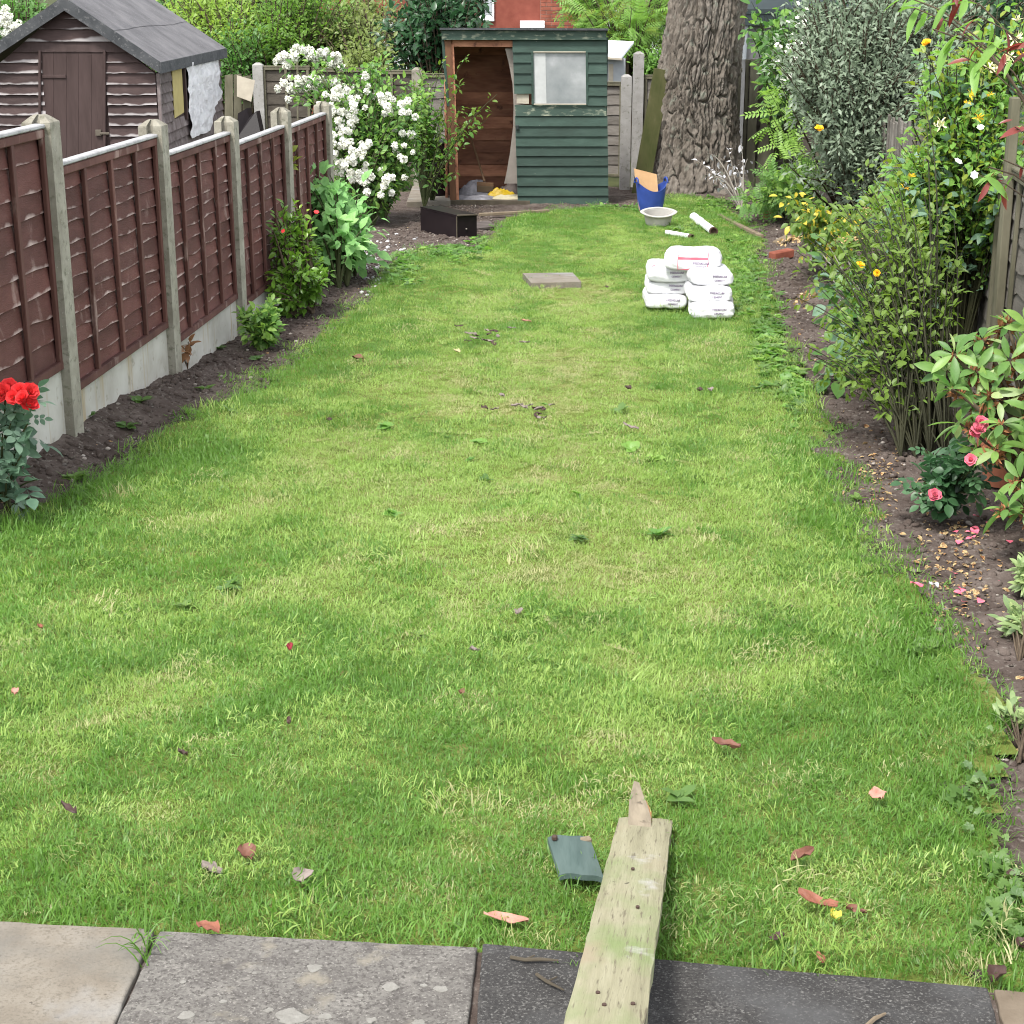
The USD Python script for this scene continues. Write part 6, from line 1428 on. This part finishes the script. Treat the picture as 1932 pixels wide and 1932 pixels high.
blooms(hyt, [C(1522, 562, 8.9), C(1640, 400, 9.4), C(1492, 455, 10), C(1600, 455, 9.4)], 'plate', 'peach_bloom', .13, 36, face=(0, -.2, 1), name='flower_head')
bush('yellowing_plant', 'plant with pale yellowing leaves at the far end of the right border', 'plant', [gp(1540, 500), gp(1570, 505)], np.vstack([ell(1530, 420, 11.9, 55, 55, .25, 28, rg), ell(1600, 440, 11.4, 60, 55, .25, 24, rg), ell(1500, 370, 12.4, 30, 30, .2, 8, rg)]), (.006, .002, 'green_stem'), [(T_OV, 'leaf_yellowgreen', .07, 13, .35, .08, .9, .3), (T_OV, 'leaf_autumn', .06, 3.5, .5, .08, .9, .3)], seed=37)
# rhododendron: whorls of long leaves, dead flower heads in the middle
whorls = [(1900, 612, 5.9), (1800, 668, 5.75), (1853, 640, 5.85), (1842, 700, 5.75), (1905, 680, 5.75), (1795, 735, 5.7), (1868, 745, 5.7), (1925, 745, 5.7), (1812, 800, 5.65), (1890, 800, 5.6), (1940, 620, 5.8), (1950, 850, 5.5), (1880, 850, 5.6), (1925, 905, 5.45), (1840, 590 + 160, 5.75), (1960, 700, 5.6), (1900, 960, 5.4), (1820, 700, 5.85), (1870, 670, 5.95), (1930, 790, 5.75), (1845, 845, 5.75), (1905, 845, 5.7), (1880, 715, 5.9), (1925, 655, 5.95), (1860, 790, 5.8), (1955, 780, 5.6), (1935, 960, 5.4), (1785, 700, 5.8)]
rt_, RP = bush('rhododendron', 'rhododendron with whorls of long light green leaves and brown spent flowers at the right edge', 'shrub', [gp(1945, 985), gp(1960, 1000)], np.array([C(*w) for w in whorls]), (.012, .006, 'twig_bark', 6), [(T_RHODO, 'leaf_rhodo', .10, 0.01, .9, .0, .9, .2)], seed=38)
for k, w in enumerate(whorls):
    p = C(*w); ax = unit(np.array([-.25, -.45, .8]) + rg.normal(0, .42, 3)); x_ = unit(np.cross(ax, (0, 1, 0.1))); y_ = np.cross(ax, x_)
    m_ = 9
    for q in range(m_):
        an = q * 2.4 + rg.random() * .4; el = -.3 + 1.15 * (q / m_) + rg.normal(0, .22)
        d_ = unit((x_ * math.cos(an) + y_ * math.sin(an)) * math.cos(el) + ax * math.sin(el))
        obj('leaf', cloud(T_RHODO, (p + d_ * .008)[None], d_[None], (ax + rg.normal(0, .3, 3))[None], [.062 + .046 * rg.random()]), 'leaf_rhodo' if rg.random() < .8 else ('leaf_azalea' if rg.random() < .5 else 'leaf_mid'), rt_, smooth=True)
blooms(rt_, [C(w[0] + rg.normal(0, 12), w[1] + 12, w[2] + .02) for w in whorls if w[0] > 1790][::1], 'dead', 'dead_flower', .085, 39, name='spent_flower')
pr, _ = bush('rose_bush', 'low rose bush with crimson pink blooms under the rhododendron', 'rose', [gp(1775, 975), gp(1790, 970)], np.vstack([np.array([C(*q) for q in ((1848, 808, 5.8), (1835, 868, 5.8), (1762, 935, 5.85), (1740, 905, 5.9), (1790, 880, 5.85), (1850, 900, 5.75), (1765, 850, 5.95), (1820, 930, 5.8), (1745, 850, 5.95), (1860, 850, 5.8))]), ell(1800, 890, 5.85, 60, 55, .15, 14, rg)]), (.006, .003, 'green_stem', 5), [(T_ROSE, 'leaf_dark', .085, 6, .3, .05, .9, .15)], seed=40, maxparts=150)
blooms(pr, [C(1850, 800, 5.65), C(1838, 820, 5.65), C(1845, 812, 5.63), C(1832, 868, 5.65), C(1762, 936, 5.7)], 'rose', 'pink_petal', .037, 41)
for k, (x, y, d_, rx, ry, lab) in enumerate(((1915, 1190, 4.75, 28, 55, 'small azalea with pale green rosettes at the right edge, halfway down'), (1915, 1375, 4.15, 38, 62, 'lower small azalea with pale green rosettes at the right edge, nearer the patio'), (1935, 1085, 5.1, 20, 30, 'topmost small azalea at the right edge, just below the rhododendron'))):
    at, AP = bush('azalea', lab, 'azalea', [gp(x + 8, y + ry + 4), gp(x + 22, y + ry + 2)], ell(x + 8, y, d_, rx * 1.25, ry, .08, 34, rg), (.004, .0015, 'twig_bark'), [(T_RHODO, 'leaf_azalea', .042, 9, .82, .012, 1.0, -.2)], seed=42 + k, maxparts=200)
ph_t = [C(*q) for q in ((1725, 15, 6.6), (1760, 55, 6.5), (1700, -10, 6.7), (1800, 60, 6.4), (1845, 30, 6.4), (1880, 90, 6.3), (1815, 105, 6.4), (1865, 315, 6.3), (1845, 330, 6.3), (1890, 300, 6.2), (1915, 240, 6.2), (1930, 20, 6.2), (1790, -20, 6.5), (1900, 60, 6.3))]
pb_ = C(2150, 330, 6.6)
pt, PP = bush('red_leaved_branch', 'overhanging branch with long green and wine red leaves in the top right corner', 'branch', [[pb_[0], pb_[1], float(plane_z(pb_[1]))]], np.array(ph_t), (.007, .0025, 'twig_bark', 5), [(T_LANCE, 'leaf_red', .11, 1.7, .85, .03, .7, .9), (T_LANCE, 'leaf_fresh', .13, 3, .8, .03, .7, .6)], seed=46, lift=1.2, bow=.05, maxparts=90)

# weeds, ground cover, litter (things nobody could count)
def rosette(n, size, tpl, rg, up=.5):
    a = np.arange(n) * 2.4 + rg.random(n); d = np.c_[np.cos(a), np.sin(a), up + rg.normal(0, .2, n)]
    return cloud(tpl, np.c_[rg.normal(0, size * .15, (n, 2)), np.full(n, .003)], d, np.tile([0, 0, 1.0], (n, 1)) + rg.normal(0, .2, (n, 3)), size * (.6 + .7 * rg.random(n)))


def instancer(name, label, protos, pts, idx, rot=None, scale=None, tilt=None):
    """Many small pieces as one PointInstancer. protos: list of (mesh, material)."""
    pi = UsdGeom.PointInstancer.Define(stage, uniq('/World/' + name)); base = str(pi.GetPath())
    rel = pi.CreatePrototypesRel()
    for k, (m, mt) in enumerate(protos):
        pm = usdkit.mesh(stage, uniq(f'{base}/{name}_tuft'), m, MAT[mt], smooth=True); rel.AddTarget(pm.GetPath())
    n = len(pts); rgq = np.random.default_rng(5)
    a = rgq.random(n) * 2 * np.pi if rot is None else rot
    t = np.zeros(n) if tilt is None else tilt; b = rgq.random(n) * 2 * np.pi
    # rotation about z by a after a small tilt about a random level axis
    cz, sz = np.cos(a / 2), np.sin(a / 2); ct, st_ = np.cos(t / 2), np.sin(t / 2)
    qx, qy = st_ * np.cos(b), st_ * np.sin(b)
    w = cz * ct; x = cz * qx - sz * qy; y = cz * qy + sz * qx; z = sz * ct
    pi.CreatePositionsAttr(Vt.Vec3fArray.FromNumpy(pts.astype(np.float32)))
    pi.CreateProtoIndicesAttr(Vt.IntArray.FromNumpy(np.asarray(idx, np.int32)))
    pi.CreateOrientationsAttr(Vt.QuathArray([Gf.Quath(float(w_), float(x_), float(y_), float(z_)) for w_, x_, y_, z_ in zip(w, x, y, z)]))
    s = np.ones(n) if scale is None else scale
    pi.CreateScalesAttr(Vt.Vec3fArray.FromNumpy(np.repeat(np.asarray(s, np.float32)[:, None], 3, 1)))
    keys(pi.GetPrim(), label, name.replace('_', ' '), None, 'stuff')
    return pi


leafmat('weed_leaf', [(0, (0.036, 0.080, 0.019)), (.6, (0.072, 0.128, 0.031)), (1, (0.122, 0.175, 0.050))], trans=.3)
rgw = np.random.default_rng(91)


def in_px(n, cx, cy, rx, ry, rg):
    q = rg.normal(0, .5, (n, 2)); return np.array([G(cx + a * rx, cy + b * ry) for a, b in q])


cov = np.vstack([in_px(170, 1360, 385, 60, 22, rgw), in_px(200, 1405, 520, 34, 70, rgw), in_px(170, 1448, 650, 28, 80, rgw), in_px(70, 1495, 730, 20, 60, rgw), in_px(26, 900, 900, 900, 500, rgw), in_px(240, 850, 470, 60, 26, rgw), in_px(120, 760, 510, 34, 30, rgw), in_px(110, 1160, 388, 60, 10, rgw), in_px(40, 1290, 432, 30, 10, rgw), in_px(140, 1420, 430, 40, 30, rgw), in_px(60, 960, 400, 40, 6, rgw)])
cov = cov[in_lawn(cov[:, 0], cov[:, 1], .15)]; cov[:, 2] = gz(cov[:, 0], cov[:, 1]) + .012
instancer('ground_cover', 'low leafy weeds creeping over the far corners of the lawn and the right edge', [(rosette(9, .05, T_SMALL, rgw), 'weed_leaf') for _ in range(4)] + [(rosette(8, .05, T_ROUND, rgw), 'leaf_fresh') for _ in range(3)], cov, rgw.integers(0, 7, len(cov)), scale=np.where(np.arange(len(cov)) > len(cov) - 130, .3, .45 + .55 * rgw.random(len(cov))), tilt=np.abs(rgw.normal(0, .25, len(cov))))
cl = np.vstack([in_px(14, 1845, 1530, 40, 130, rgw), in_px(14, 1895, 1650, 45, 60, rgw), in_px(10, 1740, 1235, 16, 8, rgw), in_px(14, 1890, 1760, 40, 30, rgw)])
cl[:, 2] = gz(cl[:, 0], cl[:, 1]) + .01
instancer('clover_weeds', 'lobed pale green weeds at the patio end of the right border', [(rosette(5, .045, T_CLOVER, rgw, .9), 'weed_leaf') for _ in range(4)], cl, rgw.integers(0, 4, len(cl)), scale=.5 + .5 * rgw.random(len(cl)))
for k, (x, y, s, lab) in enumerate(((143, 914, 1.2, 'small bright weed in the soil nearest the red rose'), (240, 826, 1.0, 'spreading weed in the soil below the second gravel board'), (182, 1026 - 80, .8, 'tiny weed at the front of the soil beside the lawn edge') if False else (172, 826, .7, 'small seedling in the soil between the nearest two posts'), (268, 788, 1.1, 'weed cluster halfway across the soil before the second panel'), (386, 744, .9, 'low weed at the lawn edge before the third panel'), (410, 662, .9, 'green seedling touching the third gravel board'), (128, 793, .8, 'seedling at the foot of the nearest post'), (486, 682, .8, 'weed in the soil in front of the young bush'), (88, 826, .8, 'seedling beside the gravel board behind the red rose'))):
    p = G(x, y); p[2] = float(soilz(np.array([p[0]]), np.array([p[1]]))[0])
    t = thing('weed', lab, 'weed', p)
    v, f = rosette(12, .05 * s, T_SMALL, rgw, .6); obj('leaves', (v + p, f), 'weed_leaf', t, smooth=True)

# crumbs of earth, pebbles, chips, litter on the beds
def lump_proto(seed):
    m = trimesh.creation.icosphere(1, 1.0); v = np.array(m.vertices); v = v * (1 + .5 * (meshkit.noise(v * 1.7 + seed, seed)[:, None] - .5)) * np.array([1, .85, .6]); return v, np.array(m.faces)


def in_bed(n, side, rg):
    out = []
    while sum(map(len, out)) < n:
        y = 3.4 + 15.5 * rg.random(n * 3) ** 1.3; x = rg.uniform(-3.2, -.2, n * 3) if side < 0 else rg.uniform(.6, 3.3, n * 3)
        ok = ~in_lawn(x, y, -.02) & (y > patio_y(x) + .05) & ((x > FENCE_X(y) - .02) if side < 0 else (x < RFENCE_X(y)))
        out.append(np.c_[x[ok], y[ok]])
    q = np.vstack(out)[:n]; return np.c_[q, soilz(q[:, 0], q[:, 1])]


pl_, pr_ = in_bed(9000, -1, rgw), in_bed(11000, 1, rgw)
pts = np.vstack([pl_, pr_])
instancer('soil_crumbs', 'crumbs and clods of dark earth over the soil borders', [(lump_proto(k), 'soil') for k in range(4)], pts, rgw.integers(0, 4, len(pts)), scale=.004 + .018 * rgw.random(len(pts)) ** 3, tilt=rgw.random(len(pts)) * .6)
pts = np.vstack([in_bed(420, -1, rgw), in_bed(420, 1, rgw)])
instancer('pebbles', 'small stones scattered over the soil borders', [(lump_proto(k + 9), 'pebble') for k in range(4)], pts + (0, 0, .003), rgw.integers(0, 4, len(pts)), scale=.004 + .010 * rgw.random(len(pts)) ** 2)
w_ = in_px(420, 715, 500, 70, 60, rgw); w_ = w_[~in_lawn(w_[:, 0], w_[:, 1], -.02)]; w_[:, 2] = soilz(w_[:, 0], w_[:, 1]) + .006
instancer('white_petals', 'fallen white petals and pale chips under the blossom bush', [(blade(.9, .2, .2, 4), 'pale_chip'), (lump_proto(20), 'pale_chip')], w_, rgw.integers(0, 2, len(w_)) * (rgw.random(len(w_)) < .3), scale=np.where(rgw.random(len(w_)) < .5, .022, .014), tilt=rgw.random(len(w_)) * .5)
pts = np.vstack([in_bed(420, 1, rgw), in_px(420, 1800, 1080, 80, 150, rgw), in_px(200, 1660, 900, 40, 90, rgw), in_bed(160, -1, rgw)]); pts = pts[~in_lawn(pts[:, 0], pts[:, 1], -.02)]; pts[:, 2] = soilz(pts[:, 0], pts[:, 1]) + .006
instancer('leaf_litter', 'dry yellow and brown leaf bits littering the soil borders', [(blade(w, f_, .3, 5), 'litter') for w, f_ in ((.5, .4), (.7, .3), (.35, .6), (.9, .2))], pts, rgw.integers(0, 4, len(pts)), scale=.009 + .02 * rgw.random(len(pts)) ** 1.5, tilt=rgw.random(len(pts)) * .6)
pts = np.vstack([in_px(12, 1840, 1010, 60, 50, rgw), in_px(8, 1800, 1100, 70, 40, rgw)]); pts = pts[~in_lawn(pts[:, 0], pts[:, 1], -.02)]; pts[:, 2] = soilz(pts[:, 0], pts[:, 1]) + .01
instancer('pink_petals', 'fallen pink petals on the soil under the low rose bush', [(blade(.95, .3, .2, 5), 'pink_petal')], pts, np.zeros(len(pts)), scale=.016 + .016 * rgw.random(len(pts)), tilt=rgw.random(len(pts)) * .4)

# ------------------------------------------------------------------ grass
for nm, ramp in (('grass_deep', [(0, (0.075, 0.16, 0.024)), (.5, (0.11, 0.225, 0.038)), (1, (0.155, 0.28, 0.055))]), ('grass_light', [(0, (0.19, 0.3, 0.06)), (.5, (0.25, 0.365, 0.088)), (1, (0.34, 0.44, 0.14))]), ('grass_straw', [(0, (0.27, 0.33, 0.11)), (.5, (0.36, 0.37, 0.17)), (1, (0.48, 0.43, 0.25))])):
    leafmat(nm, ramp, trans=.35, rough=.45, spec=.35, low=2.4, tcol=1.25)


def tuft(n, rad, h, w, rg, lean=.9):
    a = rg.random(n) * 2 * np.pi; r = rad * np.sqrt(rg.random(n)); o = np.c_[r * np.cos(a), r * np.sin(a), np.zeros(n)]
    b = rg.random(n) * 2 * np.pi; L = h * (.5 + .8 * rg.random(n)); le = np.clip(np.abs(rg.normal(lean * .6, .4, n)), .05, 1.45)
    hd = np.c_[np.cos(b), np.sin(b), np.zeros(n)]; sd = np.c_[-np.sin(b), np.cos(b), np.zeros(n)] * (w * (.6 + .7 * rg.random(n)) / 2)[:, None]
    p1 = o + L[:, None] * .55 * (hd * np.sin(le * .6)[:, None] + np.array([0, 0, 1]) * np.cos(le * .6)[:, None])
    p2 = p1 + L[:, None] * .45 * (hd * np.sin(le * 1.25)[:, None] + np.array([0, 0, 1]) * np.cos(le * 1.25)[:, None])
    v = np.stack([o - sd, o + sd, p1 - sd * .8, p1 + sd * .8, p2], 1)
    f = np.array([(0, 1, 3), (0, 3, 2), (2, 3, 4)])
    return v.reshape(-1, 3), (f[None] + (np.arange(n) * 5)[:, None, None]).reshape(-1, 3)


rgg = np.random.default_rng(2024)
protos = []
for m in ('grass_deep', 'grass_light', 'grass_straw'):
    for k in range(5): protos.append((tuft(170, .11, .0225, .0025, rgg, 2.0 if m != 'grass_straw' else 2.2), m))
    for k in range(2): protos.append((tuft(80, .075, .036, .0027, rgg, 1.5), m))
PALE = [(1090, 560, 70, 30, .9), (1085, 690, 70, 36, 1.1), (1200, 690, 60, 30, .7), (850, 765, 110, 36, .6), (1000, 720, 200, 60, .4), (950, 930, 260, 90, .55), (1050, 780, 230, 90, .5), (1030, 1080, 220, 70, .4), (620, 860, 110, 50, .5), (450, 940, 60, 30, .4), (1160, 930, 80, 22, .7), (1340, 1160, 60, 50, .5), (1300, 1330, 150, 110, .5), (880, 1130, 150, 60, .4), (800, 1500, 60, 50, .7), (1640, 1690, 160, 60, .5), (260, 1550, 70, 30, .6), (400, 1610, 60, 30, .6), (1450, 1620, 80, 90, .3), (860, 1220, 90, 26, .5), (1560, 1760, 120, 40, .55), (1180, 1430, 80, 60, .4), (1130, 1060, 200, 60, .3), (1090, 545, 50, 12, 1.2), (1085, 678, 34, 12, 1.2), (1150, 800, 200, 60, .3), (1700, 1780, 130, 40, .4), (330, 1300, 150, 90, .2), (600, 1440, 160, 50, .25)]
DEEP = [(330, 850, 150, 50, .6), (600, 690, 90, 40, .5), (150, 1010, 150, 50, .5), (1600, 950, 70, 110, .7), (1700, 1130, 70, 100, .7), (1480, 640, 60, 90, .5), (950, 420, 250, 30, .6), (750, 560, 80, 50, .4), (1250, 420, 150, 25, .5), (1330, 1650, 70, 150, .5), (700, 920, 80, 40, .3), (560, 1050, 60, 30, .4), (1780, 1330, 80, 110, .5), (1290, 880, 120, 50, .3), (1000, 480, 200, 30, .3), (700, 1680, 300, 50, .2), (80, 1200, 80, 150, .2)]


def field(px, py, L):
    s = 0
    for cx, cy, rx, ry, w in L: s = s + w * np.exp(-((px - cx) / rx) ** 2 - ((py - cy) / ry) ** 2)
    return s


def to_px(p):
    q = p - EYE; d = q @ FW; return 966 + FPX * q[:, 0] / d, 966 - FPX * (q @ UP) / d


pos = []
minx, miny, maxx, maxy = LAWN.bounds
for y0, y1, s in ((miny, 4.6, .044), (4.6, 7, .056), (7, 11, .072), (11, maxy + .1, .09)):
    X, Y = np.meshgrid(np.arange(max(minx, -4.0), maxx + .1, s), np.arange(y0, y1, s)); q = np.c_[X.ravel(), Y.ravel()] + rgg.uniform(-.55, .55, (X.size, 2)) * s
    pos.append(q)
q = np.vstack(pos); q = q[in_lawn(q[:, 0], q[:, 1], .03 + 0)]
edge_n = meshkit.fbm(np.c_[q * 5, np.zeros(len(q))], 3, 4)
dist_in = shapely.distance(LAWN.exterior, shapely.points(q))
q = q[(dist_in > .09 * (edge_n[:] - .35)) | (q[:, 1] < 3.3)]
p3 = np.c_[q, gz(q[:, 0], q[:, 1])]
px_, py_ = to_px(p3)
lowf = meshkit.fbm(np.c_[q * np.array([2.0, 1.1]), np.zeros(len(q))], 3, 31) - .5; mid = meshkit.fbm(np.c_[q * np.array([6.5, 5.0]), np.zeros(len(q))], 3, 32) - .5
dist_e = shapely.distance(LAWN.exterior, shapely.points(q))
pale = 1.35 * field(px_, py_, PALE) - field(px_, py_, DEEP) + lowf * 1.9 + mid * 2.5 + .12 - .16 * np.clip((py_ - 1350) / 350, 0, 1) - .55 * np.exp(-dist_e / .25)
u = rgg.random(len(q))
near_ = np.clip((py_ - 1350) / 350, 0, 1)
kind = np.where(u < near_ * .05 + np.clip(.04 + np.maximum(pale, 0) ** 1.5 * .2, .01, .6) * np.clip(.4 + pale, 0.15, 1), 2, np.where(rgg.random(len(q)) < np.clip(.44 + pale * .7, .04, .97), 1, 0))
longp = np.clip(.07 - .25 * mid - .1 * pale + .5 * np.exp(-dist_e / .12), .02, .7)
lng = rgg.random(len(q)) < longp
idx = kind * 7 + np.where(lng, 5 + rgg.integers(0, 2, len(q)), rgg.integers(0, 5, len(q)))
bare = field(px_, py_, [(1080, 678, 30, 10, 1), (860, 1225, 50, 12, .6), (410, 1625, 40, 16, .9), (830, 1520, 26, 18, .6), (1120, 552, 26, 7, 1), (1260, 1560, 0.1, 0.1, 0), (1640, 1725, 60, 20, .45), (690, 672, 22, 7, .8)])
keep = rgg.random(len(q)) > bare * .8
sc_ = (.62 + .75 * rgg.random(len(q)) ** 1.5) * np.where(pale > .8, .75, 1.0) * (1 - .18 * np.clip((py_ - 1200) / 300, 0, 1)) * (1 + .3 * np.exp(-dist_e / .15))
print('grass', keep.sum(), 'tri', sum(len(protos[i][0][1]) for i in idx[keep]))
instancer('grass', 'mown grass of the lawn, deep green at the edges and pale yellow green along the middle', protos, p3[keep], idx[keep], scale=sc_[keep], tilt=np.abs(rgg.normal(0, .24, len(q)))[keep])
t = thing('grass_tuft', 'tuft of long grass growing in the joint beside the sandy slab', 'grass tuft', G(272, 1790, .03))
for k in range(26):
    p = G(275 + rgg.normal(0, 5), 1790 + rgg.normal(0, 22), .02); a_ = rgg.random() * 6.28; L_ = .05 + .06 * rgg.random()
    e = p + np.array([math.cos(a_) * L_ * .8, math.sin(a_) * L_ * .6, L_ * .5]); mdl = p + np.array([math.cos(a_) * L_ * .3, math.sin(a_) * L_ * .2, L_ * .8])
    obj('blade', tube(bezier(p, mdl, e, 6), np.linspace(.0018, .0004, 6), 3, False), 'grass_deep', t)
